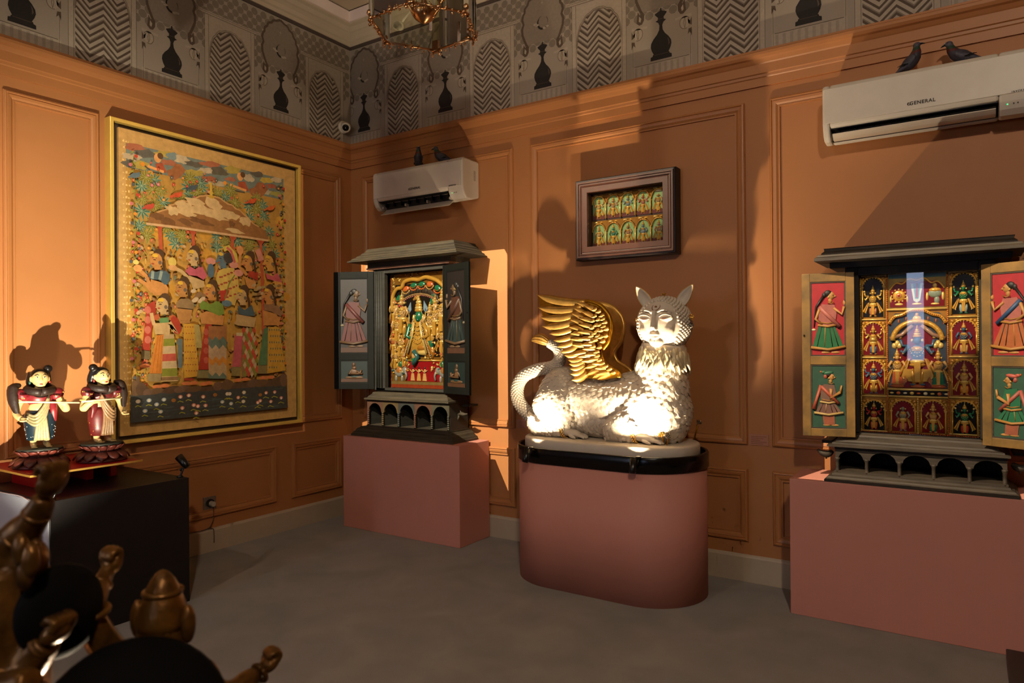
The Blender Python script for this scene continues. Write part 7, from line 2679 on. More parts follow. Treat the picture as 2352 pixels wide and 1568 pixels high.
PL([(-1.817,1.398), (-1.716,1.400)], 0.0050, '#b59c6c')
PP([(-1.817,1.397), (-1.716,1.398), (-1.712,1.355), (-1.819,1.355)], '#a58e6c')
PL([(-1.819,1.353), (-1.712,1.354)], 0.0050, '#b59c6c')
PP([(-1.819,1.352), (-1.712,1.352), (-1.707,1.296), (-1.822,1.297)], '#6d7228')
PL([(-1.822,1.296), (-1.707,1.294)], 0.0050, '#b59c6c')
PP([(-1.822,1.295), (-1.707,1.294), (-1.705,1.266), (-1.824,1.268)], '#74583a')
PL([(-1.824,1.267), (-1.705,1.265)], 0.0050, '#b59c6c')
PP([(-1.857,1.578), (-1.807,1.584), (-1.822,1.319), (-1.908,1.323)], '#ae6828')
PL([(-1.845,1.574), (-1.887,1.325)], 0.0030, '#8a4c1e')
PL([(-1.829,1.574), (-1.858,1.324)], 0.0030, '#8a4c1e')
PL([(-1.815,1.574), (-1.833,1.323)], 0.0030, '#8a4c1e')
PP([(-1.908,1.322), (-1.822,1.318), (-1.830,1.261), (-1.924,1.273)], '#7c6a48')
PP([(-1.706,1.558), (-1.671,1.551), (-1.672,1.353), (-1.707,1.354)], '#4c5c5e')
PP([(-1.879,1.658), (-1.756,1.669), (-1.763,1.584), (-1.866,1.586)], '#a98c60')
PP([(-1.843,1.692), (-1.766,1.704), (-1.770,1.667), (-1.833,1.662)], '#4c7648')
PP([(-1.879,1.710), (-1.839,1.725), (-1.836,1.686), (-1.872,1.679)], '#9a4a30')
PP([(-1.766,1.727), (-1.722,1.715), (-1.739,1.669), (-1.770,1.688)], '#a0522e')
PE((-1.719,1.649), 0.036, 0.066, '#8f2a22', 0.3)
PL([(-1.872,1.647), (-1.885,1.691), (-1.891,1.729)], 0.0250, '#a98c60')
PL([(-1.760,1.642), (-1.712,1.584), (-1.766,1.668)], 0.0300, '#a98c60')
PE((-1.795,1.823), 0.040, 0.044, '#3b2a20')
PL([(-1.786,1.811), (-1.766,1.766), (-1.759,1.714)], 0.0180, '#33241c')
PE((-1.816,1.783), 0.044, 0.053, '#a98c60')
PP([(-1.845,1.792), (-1.865,1.765), (-1.846,1.760)], '#a98c60')
PP([(-1.826,1.764), (-1.789,1.765), (-1.783,1.723), (-1.829,1.722)], '#a98c60')
PE((-1.828,1.789), 0.011, 0.0035, '#2a1e18')
PL([(-1.845,1.801), (-1.825,1.807), (-1.812,1.799)], 0.0040, '#3a2a1e')
PE((-1.839,1.762), 0.010, 0.005, '#8f3a2a')
PE((-1.824,1.818), 0.020, 0.013, '#c09a34')
PE((-1.790,1.772), 0.012, 0.014, '#5a5048')
PP([(-1.497,1.660), (-1.445,1.661), (-1.459,1.332), (-1.553,1.336)], '#8f2822')
PE((-1.491,1.606), 0.020, 0.024, '#a04a3c')
PE((-1.491,1.538), 0.020, 0.024, '#a04a3c')
PE((-1.492,1.470), 0.020, 0.024, '#a04a3c')
PE((-1.492,1.402), 0.020, 0.024, '#a04a3c')
PP([(-1.558,1.332), (-1.463,1.329), (-1.467,1.271), (-1.566,1.276)], '#6f6844')
PP([(-1.471,1.647), (-1.442,1.648), (-1.414,1.648), (-1.385,1.649), (-1.355,1.649), (-1.326,1.650), (-1.326,1.543), (-1.356,1.574), (-1.385,1.543), (-1.414,1.574), (-1.443,1.543), (-1.472,1.574)], '#8a5a38')
PP([(-1.472,1.574), (-1.443,1.543), (-1.414,1.574), (-1.385,1.543), (-1.356,1.574), (-1.326,1.543), (-1.327,1.480), (-1.356,1.511), (-1.386,1.481), (-1.415,1.512), (-1.444,1.482), (-1.472,1.512)], '#4c625a')
PP([(-1.472,1.512), (-1.444,1.482), (-1.415,1.512), (-1.386,1.481), (-1.356,1.511), (-1.327,1.480), (-1.327,1.397), (-1.357,1.428), (-1.386,1.398), (-1.415,1.429), (-1.444,1.399), (-1.473,1.430)], '#a0866a')
PP([(-1.473,1.430), (-1.444,1.399), (-1.415,1.429), (-1.386,1.398), (-1.357,1.428), (-1.327,1.397), (-1.328,1.354), (-1.357,1.386), (-1.387,1.356), (-1.416,1.388), (-1.444,1.358), (-1.473,1.389)], '#b4742c')
PP([(-1.473,1.389), (-1.444,1.358), (-1.416,1.388), (-1.387,1.356), (-1.357,1.386), (-1.328,1.354), (-1.328,1.278), (-1.358,1.309), (-1.387,1.280), (-1.416,1.312), (-1.445,1.283), (-1.473,1.314)], '#a08664')
PP([(-1.473,1.314), (-1.445,1.283), (-1.416,1.312), (-1.387,1.280), (-1.358,1.309), (-1.328,1.278), (-1.328,1.261), (-1.358,1.263), (-1.387,1.264), (-1.416,1.265), (-1.445,1.267), (-1.474,1.268)], '#4f665c')
PP([(-1.485,1.755), (-1.345,1.725), (-1.355,1.655), (-1.530,1.665), (-1.537,1.734)], '#aa7440')
PP([(-1.540,1.802), (-1.514,1.830), (-1.455,1.804), (-1.402,1.835), (-1.354,1.808), (-1.342,1.739), (-1.387,1.724), (-1.485,1.762), (-1.537,1.768)], '#5f7830')
PL([(-1.372,1.705), (-1.441,1.717), (-1.500,1.735)], 0.0250, '#aa7440')
PL([(-1.530,1.721), (-1.500,1.674), (-1.418,1.697)], 0.0250, '#aa7440')
PE((-1.435,1.944), 0.040, 0.044, '#3b2a20')
PL([(-1.424,1.931), (-1.401,1.884), (-1.394,1.829)], 0.0180, '#33241c')
PE((-1.458,1.901), 0.044, 0.053, '#aa7440')
PP([(-1.492,1.909), (-1.514,1.881), (-1.492,1.875)], '#aa7440')
PP([(-1.470,1.880), (-1.428,1.882), (-1.421,1.838), (-1.473,1.835)], '#aa7440')
PE((-1.471,1.907), 0.011, 0.0035, '#2a1e18')
PL([(-1.492,1.920), (-1.469,1.927), (-1.454,1.919)], 0.0040, '#3a2a1e')
PE((-1.484,1.878), 0.010, 0.005, '#8f3a2a')
PE((-1.467,1.938), 0.020, 0.013, '#c09a34')
PE((-1.430,1.889), 0.012, 0.014, '#5a5048')
PP([(-1.190,1.638), (-1.107,1.639), (-1.069,1.283), (-1.201,1.265)], '#75603c')
PP([(-1.180,1.649), (-1.164,1.620), (-1.180,1.591), (-1.196,1.620)], '#a83c30')
PP([(-1.150,1.649), (-1.135,1.621), (-1.151,1.591), (-1.166,1.620)], '#a58f70')
PP([(-1.120,1.650), (-1.104,1.621), (-1.121,1.592), (-1.136,1.621)], '#6f7030')
PP([(-1.090,1.650), (-1.074,1.621), (-1.090,1.592), (-1.106,1.621)], '#a83c30')
PP([(-1.164,1.616), (-1.149,1.587), (-1.164,1.559), (-1.180,1.587)], '#6f7030')
PP([(-1.134,1.616), (-1.119,1.587), (-1.135,1.559), (-1.150,1.587)], '#a83c30')
PP([(-1.104,1.617), (-1.088,1.588), (-1.105,1.559), (-1.120,1.587)], '#a58f70')
PP([(-1.178,1.583), (-1.163,1.554), (-1.178,1.526), (-1.194,1.554)], '#a58f70')
PP([(-1.148,1.583), (-1.133,1.554), (-1.149,1.525), (-1.164,1.554)], '#6f7030')
PP([(-1.118,1.583), (-1.103,1.554), (-1.119,1.525), (-1.134,1.554)], '#a83c30')
PP([(-1.088,1.583), (-1.072,1.554), (-1.088,1.525), (-1.104,1.554)], '#a58f70')
PP([(-1.162,1.550), (-1.147,1.521), (-1.163,1.492), (-1.178,1.521)], '#a83c30')
PP([(-1.132,1.550), (-1.117,1.521), (-1.133,1.492), (-1.148,1.521)], '#a58f70')
PP([(-1.102,1.550), (-1.086,1.521), (-1.103,1.492), (-1.118,1.521)], '#6f7030')
PP([(-1.072,1.550), (-1.056,1.521), (-1.072,1.492), (-1.088,1.521)], '#a83c30')
PP([(-1.176,1.517), (-1.160,1.488), (-1.177,1.459), (-1.192,1.488)], '#6f7030')
PP([(-1.146,1.517), (-1.131,1.488), (-1.147,1.459), (-1.162,1.488)], '#a83c30')
PP([(-1.116,1.517), (-1.100,1.487), (-1.117,1.459), (-1.132,1.488)], '#a58f70')
PP([(-1.086,1.517), (-1.070,1.487), (-1.086,1.458), (-1.102,1.488)], '#6f7030')
PP([(-1.160,1.484), (-1.145,1.455), (-1.160,1.426), (-1.176,1.455)], '#a58f70')
PP([(-1.130,1.483), (-1.115,1.454), (-1.131,1.426), (-1.146,1.455)], '#6f7030')
PP([(-1.100,1.483), (-1.084,1.454), (-1.101,1.425), (-1.116,1.454)], '#a83c30')
PP([(-1.070,1.483), (-1.054,1.453), (-1.070,1.425), (-1.086,1.454)], '#a58f70')
PP([(-1.174,1.451), (-1.159,1.422), (-1.174,1.394), (-1.190,1.422)], '#a83c30')
PP([(-1.144,1.450), (-1.129,1.421), (-1.145,1.393), (-1.160,1.422)], '#a58f70')
PP([(-1.114,1.450), (-1.099,1.421), (-1.115,1.392), (-1.130,1.421)], '#6f7030')
PP([(-1.084,1.449), (-1.068,1.420), (-1.084,1.391), (-1.100,1.421)], '#a83c30')
PP([(-1.158,1.417), (-1.143,1.388), (-1.159,1.360), (-1.174,1.389)], '#6f7030')
PP([(-1.128,1.417), (-1.113,1.388), (-1.129,1.359), (-1.144,1.389)], '#a83c30')
PP([(-1.098,1.416), (-1.082,1.387), (-1.099,1.358), (-1.114,1.388)], '#a58f70')
PP([(-1.068,1.416), (-1.052,1.386), (-1.068,1.357), (-1.084,1.387)], '#6f7030')
PP([(-1.172,1.385), (-1.156,1.356), (-1.173,1.327), (-1.188,1.357)], '#a58f70')
PP([(-1.142,1.384), (-1.127,1.355), (-1.143,1.326), (-1.158,1.356)], '#6f7030')
PP([(-1.112,1.383), (-1.096,1.354), (-1.112,1.325), (-1.128,1.355)], '#a83c30')
PP([(-1.082,1.383), (-1.066,1.353), (-1.082,1.324), (-1.098,1.354)], '#a58f70')
PP([(-1.156,1.351), (-1.141,1.322), (-1.156,1.294), (-1.172,1.323)], '#a83c30')
PP([(-1.126,1.350), (-1.111,1.321), (-1.127,1.293), (-1.142,1.322)], '#a58f70')
PP([(-1.096,1.350), (-1.080,1.320), (-1.096,1.291), (-1.112,1.321)], '#6f7030')
PP([(-1.066,1.349), (-1.050,1.319), (-1.066,1.290), (-1.082,1.320)], '#a83c30')
PP([(-1.170,1.319), (-1.155,1.289), (-1.170,1.261), (-1.186,1.291)], '#6f7030')
PP([(-1.140,1.318), (-1.125,1.288), (-1.141,1.260), (-1.156,1.289)], '#a83c30')
PP([(-1.110,1.317), (-1.095,1.287), (-1.111,1.259), (-1.126,1.288)], '#a58f70')
PP([(-1.080,1.315), (-1.064,1.286), (-1.080,1.257), (-1.096,1.287)], '#6f7030')
PP([(-1.255,1.587), (-1.188,1.595), (-1.207,1.345), (-1.282,1.347)], '#a34a54')
PP([(-1.243,1.602), (-1.190,1.602), (-1.192,1.577), (-1.245,1.577)], '#b5a37c')
PP([(-1.282,1.346), (-1.207,1.344), (-1.213,1.274), (-1.290,1.281)], '#74683f')
PP([(-1.246,1.742), (-1.071,1.718), (-1.086,1.644), (-1.240,1.657)], '#a98c60')
PP([(-1.231,1.808), (-1.172,1.773), (-1.106,1.815), (-1.079,1.733), (-1.148,1.731), (-1.223,1.743)], '#35525f')
PL([(-1.098,1.705), (-1.140,1.667), (-1.206,1.709)], 0.0250, '#a98c60')
PL([(-1.230,1.723), (-1.246,1.673), (-1.173,1.703)], 0.0280, '#a98c60')
PE((-1.171,1.922), 0.040, 0.044, '#3b2a20')
PL([(-1.159,1.908), (-1.135,1.859), (-1.127,1.801)], 0.0180, '#33241c')
PE((-1.196,1.877), 0.044, 0.053, '#a98c60')
PP([(-1.233,1.886), (-1.257,1.856), (-1.233,1.850)], '#a98c60')
PP([(-1.209,1.855), (-1.164,1.857), (-1.156,1.811), (-1.213,1.809)], '#a98c60')
PE((-1.211,1.884), 0.011, 0.0035, '#2a1e18')
PL([(-1.233,1.897), (-1.208,1.904), (-1.192,1.895)], 0.0040, '#3a2a1e')
PE((-1.225,1.853), 0.010, 0.005, '#8f3a2a')
PE((-1.206,1.916), 0.020, 0.013, '#c09a34')
PE((-1.165,1.865), 0.012, 0.014, '#5a5048')
PP([(-0.961,1.649), (-0.854,1.650), (-0.800,1.302), (-0.973,1.284)], '#ac8230')
PE((-0.948,1.627), 0.005, 0.009, '#4c5a54')
PE((-0.926,1.627), 0.005, 0.009, '#4c5a54')
PE((-0.904,1.627), 0.005, 0.009, '#4c5a54')
PE((-0.881,1.627), 0.005, 0.009, '#4c5a54')
PE((-0.859,1.628), 0.005, 0.009, '#4c5a54')
PE((-0.836,1.628), 0.005, 0.009, '#4c5a54')
PE((-0.938,1.578), 0.005, 0.009, '#4c5a54')
PE((-0.915,1.578), 0.005, 0.009, '#4c5a54')
PE((-0.893,1.578), 0.005, 0.009, '#4c5a54')
PE((-0.871,1.578), 0.005, 0.009, '#4c5a54')
PE((-0.848,1.578), 0.005, 0.009, '#4c5a54')
PE((-0.825,1.578), 0.005, 0.009, '#4c5a54')
PE((-0.948,1.529), 0.005, 0.009, '#4c5a54')
PE((-0.926,1.529), 0.005, 0.009, '#4c5a54')
PE((-0.904,1.529), 0.005, 0.009, '#4c5a54')
PE((-0.882,1.528), 0.005, 0.009, '#4c5a54')
PE((-0.860,1.528), 0.005, 0.009, '#4c5a54')
PE((-0.836,1.528), 0.005, 0.009, '#4c5a54')
PE((-0.938,1.480), 0.005, 0.009, '#4c5a54')
PE((-0.916,1.479), 0.005, 0.009, '#4c5a54')
PE((-0.894,1.479), 0.005, 0.009, '#4c5a54')
PE((-0.872,1.479), 0.005, 0.009, '#4c5a54')
PE((-0.849,1.479), 0.005, 0.009, '#4c5a54')
PE((-0.826,1.478), 0.005, 0.009, '#4c5a54')
PE((-0.949,1.430), 0.005, 0.009, '#4c5a54')
PE((-0.927,1.430), 0.005, 0.009, '#4c5a54')
PE((-0.905,1.430), 0.005, 0.009, '#4c5a54')
PE((-0.883,1.429), 0.005, 0.009, '#4c5a54')
PE((-0.860,1.429), 0.005, 0.009, '#4c5a54')
PE((-0.837,1.428), 0.005, 0.009, '#4c5a54')
PE((-0.939,1.381), 0.005, 0.009, '#4c5a54')
PE((-0.917,1.381), 0.005, 0.009, '#4c5a54')
PE((-0.895,1.380), 0.005, 0.009, '#4c5a54')
PE((-0.872,1.379), 0.005, 0.009, '#4c5a54')
PE((-0.850,1.379), 0.005, 0.009, '#4c5a54')
PE((-0.827,1.378), 0.005, 0.009, '#4c5a54')
PE((-0.950,1.332), 0.005, 0.009, '#4c5a54')
PE((-0.928,1.332), 0.005, 0.009, '#4c5a54')
PE((-0.906,1.331), 0.005, 0.009, '#4c5a54')
PE((-0.884,1.330), 0.005, 0.009, '#4c5a54')
PP([(-1.004,1.633), (-0.963,1.649), (-0.970,1.351), (-1.056,1.353)], '#41684a')
PP([(-1.056,1.351), (-0.972,1.349), (-0.973,1.284), (-1.063,1.288)], '#6f6440')
PP([(-1.012,1.780), (-0.880,1.753), (-0.835,1.666), (-1.004,1.659)], '#aa7440')
PP([(-1.003,1.825), (-0.924,1.839), (-0.875,1.829), (-0.815,1.756), (-0.844,1.734), (-0.925,1.769), (-0.995,1.779)], '#7a5a44')
PL([(-0.853,1.733), (-0.863,1.665), (-0.951,1.716)], 0.0250, '#aa7440')
PL([(-0.995,1.766), (-0.987,1.685), (-0.925,1.716)], 0.0280, '#aa7440')
PE((-0.937,1.943), 0.040, 0.044, '#3b2a20')
PL([(-0.923,1.929), (-0.897,1.878), (-0.888,1.819)], 0.0180, '#33241c')
PE((-0.963,1.897), 0.044, 0.053, '#aa7440')
PP([(-1.002,1.906), (-1.029,1.875), (-1.003,1.869)], '#aa7440')
PP([(-0.977,1.874), (-0.928,1.877), (-0.920,1.829), (-0.981,1.826)], '#aa7440')
PE((-0.979,1.903), 0.011, 0.0035, '#2a1e18')
PL([(-1.002,1.917), (-0.976,1.924), (-0.959,1.916)], 0.0040, '#3a2a1e')
PE((-0.994,1.872), 0.010, 0.005, '#8f3a2a')
PE((-0.974,1.937), 0.020, 0.013, '#c09a34')
PE((-0.930,1.884), 0.012, 0.014, '#5a5048')
PE((-1.855,1.231), 0.036, 0.013, '#b8683e')
PE((-1.802,1.235), 0.036, 0.013, '#b8683e')
PE((-1.645,1.243), 0.036, 0.013, '#b8683e')
PE((-1.588,1.243), 0.036, 0.013, '#b8683e')
PE((-1.508,1.232), 0.036, 0.013, '#b8683e')
PE((-1.474,1.237), 0.036, 0.013, '#b8683e')
PE((-1.233,1.246), 0.036, 0.013, '#b8683e')
PE((-1.168,1.250), 0.036, 0.013, '#b8683e')
PE((-1.007,1.254), 0.036, 0.013, '#b8683e')
PE((-0.938,1.255), 0.036, 0.013, '#b8683e')
PE((-1.938,1.374), 0.036, 0.013, '#b8683e')
PP([(-2.031,1.182), (-2.031,1.239), (-2.014,1.267), (-1.996,1.263), (-1.992,1.304), (-1.976,1.303), (-1.971,1.269), (-1.938,1.246), (-1.902,1.217), (-1.869,1.211), (-1.824,1.208), (-1.763,1.225), (-1.700,1.226), (-1.652,1.217), (-1.598,1.220), (-1.537,1.211), (-1.441,1.210), (-1.424,1.236), (-1.359,1.234), (-1.341,1.259), (-1.311,1.253), (-1.263,1.224), (-1.157,1.228), (-1.106,1.250), (-1.061,1.242), (-0.988,1.232), (-0.921,1.235), (-0.859,1.260), (-0.810,1.287), (-0.787,1.263), (-0.784,1.180)], '#4a382e')
PP([(-2.033,1.186), (-0.785,1.183), (-0.778,1.003), (-2.035,1.005)], '#25343a')
PE((-1.869,1.201), 0.0597, 0.0203, '#54402f', 0.15, 14, 0.06, 0)
PE((-1.752,1.204), 0.0663, 0.0251, '#45342b', 0.15, 14, 0.06, 1)
PE((-1.679,1.204), 0.0597, 0.0239, '#5c463a', 0.15, 14, 0.06, 2)
PE((-1.593,1.197), 0.0663, 0.0239, '#54402f', 0.15, 14, 0.06, 3)
PE((-1.481,1.188), 0.0597, 0.0215, '#45342b', 0.15, 14, 0.06, 4)
PE((-1.400,1.210), 0.0398, 0.0334, '#5c463a', 0.15, 14, 0.06, 5)
PE((-1.323,1.216), 0.0531, 0.0358, '#54402f', 0.15, 14, 0.06, 6)
PE((-1.220,1.205), 0.0663, 0.0215, '#45342b', 0.15, 14, 0.06, 7)
PE((-1.106,1.216), 0.0464, 0.0299, '#5c463a', 0.15, 14, 0.06, 8)
PE((-1.028,1.212), 0.0597, 0.0263, '#54402f', 0.15, 14, 0.06, 9)
PE((-0.894,1.216), 0.0464, 0.0358, '#45342b', 0.15, 14, 0.06, 10)
PE((-0.817,1.224), 0.0332, 0.0537, '#5c463a', 0.15, 14, 0.06, 11)
PE((-2.001,1.219), 0.0265, 0.0657, '#54402f', 0.15, 14, 0.06, 12)
PE((-1.962,1.216), 0.0398, 0.0478, '#45342b', 0.15, 14, 0.06, 13)
PE((-1.919,1.197), 0.0332, 0.0239, '#5c463a', 0.15, 14, 0.06, 14)
PP([(-2.033,1.180), (-1.784,1.179), (-1.458,1.179), (-0.786,1.175), (-0.778,1.003), (-2.035,1.005)], '#25343a')
PE((-1.044,1.051), 0.0410, 0.004, '#33454b', 0.05)
PE((-1.881,1.040), 0.0582, 0.004, '#2a3d46', 0.05)
PE((-0.889,1.023), 0.0228, 0.004, '#2f4650', 0.05)
PE((-1.773,1.084), 0.0385, 0.004, '#33454b', 0.05)
PE((-1.774,1.149), 0.0398, 0.004, '#2a3d46', 0.05)
PE((-1.331,1.054), 0.0598, 0.004, '#2f4650', 0.05)
PE((-1.112,1.042), 0.0443, 0.004, '#33454b', 0.05)
PE((-1.679,1.141), 0.0525, 0.004, '#2a3d46', 0.05)
PE((-1.785,1.023), 0.0263, 0.004, '#2f4650', 0.05)
PE((-1.522,1.108), 0.0269, 0.004, '#33454b', 0.05)
PE((-1.393,1.100), 0.0489, 0.004, '#2a3d46', 0.05)
PE((-1.534,1.081), 0.0662, 0.004, '#2f4650', 0.05)
PE((-1.509,1.067), 0.0533, 0.004, '#33454b', 0.05)
PE((-1.750,1.063), 0.0542, 0.004, '#2a3d46', 0.05)
PE((-1.909,1.061), 0.0526, 0.004, '#2f4650', 0.05)
PE((-0.875,1.160), 0.0568, 0.004, '#33454b', 0.05)
PE((-1.638,1.093), 0.0408, 0.004, '#2a3d46', 0.05)
PE((-1.453,1.045), 0.0680, 0.004, '#2f4650', 0.05)
PE((-1.832,1.067), 0.0367, 0.004, '#33454b', 0.05)
PE((-1.263,1.048), 0.0460, 0.004, '#2a3d46', 0.05)
PE((-0.959,1.062), 0.0583, 0.004, '#2f4650', 0.05)
PE((-1.850,1.063), 0.0517, 0.004, '#33454b', 0.05)
PE((-0.885,1.141), 0.0212, 0.004, '#2a3d46', 0.05)
PE((-0.933,1.023), 0.0646, 0.004, '#2f4650', 0.05)
PE((-1.218,1.040), 0.0291, 0.004, '#33454b', 0.05)
PE((-1.621,1.028), 0.0622, 0.004, '#2a3d46', 0.05)
PE((-1.172,1.133), 0.0303, 0.004, '#2f4650', 0.05)
PE((-1.299,1.060), 0.0679, 0.004, '#33454b', 0.05)
PE((-1.903,1.145), 0.0499, 0.004, '#2a3d46', 0.05)
PE((-1.421,1.112), 0.0622, 0.004, '#2f4650', 0.05)
PE((-1.432,1.121), 0.0215, 0.004, '#33454b', 0.05)
PE((-2.003,1.148), 0.0396, 0.004, '#2a3d46', 0.05)
PE((-1.939,1.133), 0.0352, 0.004, '#2f4650', 0.05)
PE((-1.395,1.070), 0.0609, 0.004, '#33454b', 0.05)
PE((-1.985,1.141), 0.017, 0.013, '#b9ab94')
PE((-1.985,1.139), 0.009, 0.010, '#c8bca8')
PL([(-2.005,1.105), (-1.989,1.114), (-1.965,1.104)], 0.0060, '#8a8a2c')
PE((-1.912,1.143), 0.017, 0.013, '#8fa3a8')
PE((-1.912,1.141), 0.009, 0.010, '#d0c2ac')
PL([(-1.933,1.107), (-1.917,1.115), (-1.892,1.106)], 0.0060, '#8a8a2c')
PE((-1.860,1.112), 0.017, 0.013, '#8fa3a8')
PE((-1.860,1.110), 0.009, 0.010, '#d0c2ac')
PL([(-1.881,1.076), (-1.865,1.085), (-1.840,1.074)], 0.0060, '#8a8a2c')
PE((-1.809,1.141), 0.017, 0.013, '#8fa3a8')
PE((-1.809,1.139), 0.009, 0.010, '#d0c2ac')
PL([(-1.831,1.104), (-1.815,1.112), (-1.789,1.103)], 0.0060, '#8a8a2c')
PE((-1.939,1.075), 0.017, 0.013, '#8fa3a8')
PE((-1.939,1.073), 0.009, 0.010, '#d0c2ac')
PL([(-1.960,1.039), (-1.944,1.048), (-1.920,1.038)], 0.0060, '#8a8a2c')
PE((-1.833,1.061), 0.017, 0.013, '#8fa3a8')
PE((-1.833,1.059), 0.009, 0.010, '#d0c2ac')
PL([(-1.854,1.025), (-1.838,1.033), (-1.813,1.023)], 0.0060, '#8a8a2c')
PE((-1.690,1.152), 0.017, 0.013, '#b5685a')
PE((-1.690,1.150), 0.009, 0.010, '#d0c2ac')
PL([(-1.712,1.115), (-1.695,1.123), (-1.669,1.113)], 0.0060, '#8a8a2c')
PE((-1.628,1.158), 0.017, 0.013, '#b5685a')
PE((-1.628,1.156), 0.009, 0.010, '#d0c2ac')
PL([(-1.651,1.120), (-1.634,1.129), (-1.607,1.119)], 0.0060, '#8a8a2c')
PE((-1.518,1.141), 0.017, 0.013, '#b5685a')
PE((-1.518,1.139), 0.009, 0.010, '#d0c2ac')
PL([(-1.542,1.102), (-1.524,1.111), (-1.496,1.101)], 0.0060, '#8a8a2c')
PE((-1.677,1.073), 0.017, 0.013, '#b5685a')
PE((-1.677,1.071), 0.009, 0.010, '#d0c2ac')
PL([(-1.700,1.036), (-1.683,1.044), (-1.656,1.034)], 0.0060, '#8a8a2c')
PE((-1.591,1.087), 0.017, 0.013, '#b5685a')
PE((-1.591,1.085), 0.009, 0.010, '#d0c2ac')
PL([(-1.614,1.049), (-1.596,1.057), (-1.569,1.047)], 0.0060, '#8a8a2c')
PE((-1.560,1.077), 0.017, 0.013, '#b5685a')
PE((-1.560,1.075), 0.009, 0.010, '#d0c2ac')
PL([(-1.584,1.038), (-1.566,1.047), (-1.538,1.037)], 0.0060, '#8a8a2c')
PE((-1.501,1.077), 0.017, 0.013, '#b5685a')
PE((-1.501,1.075), 0.009, 0.010, '#d0c2ac')
PL([(-1.525,1.039), (-1.507,1.048), (-1.479,1.037)], 0.0060, '#8a8a2c')
PE((-1.324,1.149), 0.017, 0.013, '#b9ab94')
PE((-1.324,1.147), 0.009, 0.010, '#c8bca8')
PL([(-1.349,1.109), (-1.330,1.118), (-1.300,1.108)], 0.0060, '#8a8a2c')
PE((-1.306,1.148), 0.017, 0.013, '#b9ab94')
PE((-1.306,1.146), 0.009, 0.010, '#c8bca8')
PL([(-1.331,1.108), (-1.312,1.117), (-1.281,1.107)], 0.0060, '#8a8a2c')
PE((-1.366,1.093), 0.017, 0.013, '#8fa3a8')
PE((-1.366,1.091), 0.009, 0.010, '#d0c2ac')
PL([(-1.391,1.054), (-1.372,1.063), (-1.342,1.052)], 0.0060, '#8a8a2c')
PE((-1.294,1.075), 0.017, 0.013, '#8fa3a8')
PE((-1.294,1.072), 0.009, 0.010, '#d0c2ac')
PL([(-1.319,1.035), (-1.300,1.044), (-1.270,1.033)], 0.0060, '#8a8a2c')
PE((-1.233,1.116), 0.017, 0.013, '#b5685a')
PE((-1.233,1.114), 0.009, 0.010, '#d0c2ac')
PL([(-1.259,1.076), (-1.239,1.085), (-1.208,1.074)], 0.0060, '#8a8a2c')
PE((-1.183,1.151), 0.017, 0.013, '#b9ab94')
PE((-1.183,1.149), 0.009, 0.010, '#c8bca8')
PL([(-1.209,1.110), (-1.189,1.120), (-1.158,1.109)], 0.0060, '#8a8a2c')
PE((-1.189,1.083), 0.017, 0.013, '#b9ab94')
PE((-1.190,1.081), 0.009, 0.010, '#c8bca8')
PL([(-1.216,1.043), (-1.196,1.052), (-1.164,1.041)], 0.0060, '#8a8a2c')
PE((-1.062,1.066), 0.017, 0.013, '#b5685a')
PE((-1.062,1.063), 0.009, 0.010, '#d0c2ac')
PL([(-1.090,1.024), (-1.069,1.033), (-1.036,1.022)], 0.0060, '#8a8a2c')
PE((-1.039,1.078), 0.017, 0.013, '#b5685a')
PE((-1.039,1.075), 0.009, 0.010, '#d0c2ac')
PL([(-1.067,1.036), (-1.046,1.046), (-1.013,1.034)], 0.0060, '#8a8a2c')
PE((-0.985,1.136), 0.017, 0.013, '#b5685a')
PE((-0.986,1.134), 0.009, 0.010, '#d0c2ac')
PL([(-1.014,1.094), (-0.993,1.104), (-0.959,1.092)], 0.0060, '#8a8a2c')
PE((-0.905,1.137), 0.017, 0.013, '#b5685a')
PE((-0.905,1.134), 0.009, 0.010, '#d0c2ac')
PL([(-0.934,1.094), (-0.912,1.104), (-0.878,1.092)], 0.0060, '#8a8a2c')
PE((-0.942,1.065), 0.017, 0.013, '#b5685a')
PE((-0.942,1.063), 0.009, 0.010, '#d0c2ac')
PL([(-0.971,1.023), (-0.950,1.033), (-0.916,1.021)], 0.0060, '#8a8a2c')
PE((-0.843,1.087), 0.017, 0.013, '#b5685a')
PE((-0.843,1.084), 0.009, 0.010, '#d0c2ac')
PL([(-0.873,1.044), (-0.850,1.054), (-0.816,1.042)], 0.0060, '#8a8a2c')
PE((-1.572,1.029), 0.017, 0.013, '#b5685a')
PE((-1.572,1.027), 0.009, 0.010, '#d0c2ac')
PL([(-1.595,0.991), (-1.577,1.000), (-1.550,0.989)], 0.0060, '#8a8a2c')
PE((-1.740,1.131), 0.017, 0.013, '#8a5a28')
PE((-1.424,1.148), 0.017, 0.013, '#8a5a28')
PE((-1.039,1.123), 0.017, 0.013, '#8a5a28')
_pl.build('painted_scene', m_canvas, pt, label='painted scene of women, dome, trees and lotus river')
# pale block-printed script down the cloth border
bd = MB()
for k in range(46):
    v = 1.0 + k * 0.041
    for j in range(3):
        u = -2.062 + 0.018 * j + prnd.uniform(-0.004, 0.004)
        bd.flat([(u, v), (u + prnd.uniform(0.006, 0.014), v), (u + prnd.uniform(0.006, 0.014), v + prnd.uniform(0.004, 0.02)), (u, v + prnd.uniform(0.004, 0.016))], 0.0503, 'x', srgb('#c9a76a'))
bd.build('border_print', m_canvas, pt, kind='stuff')
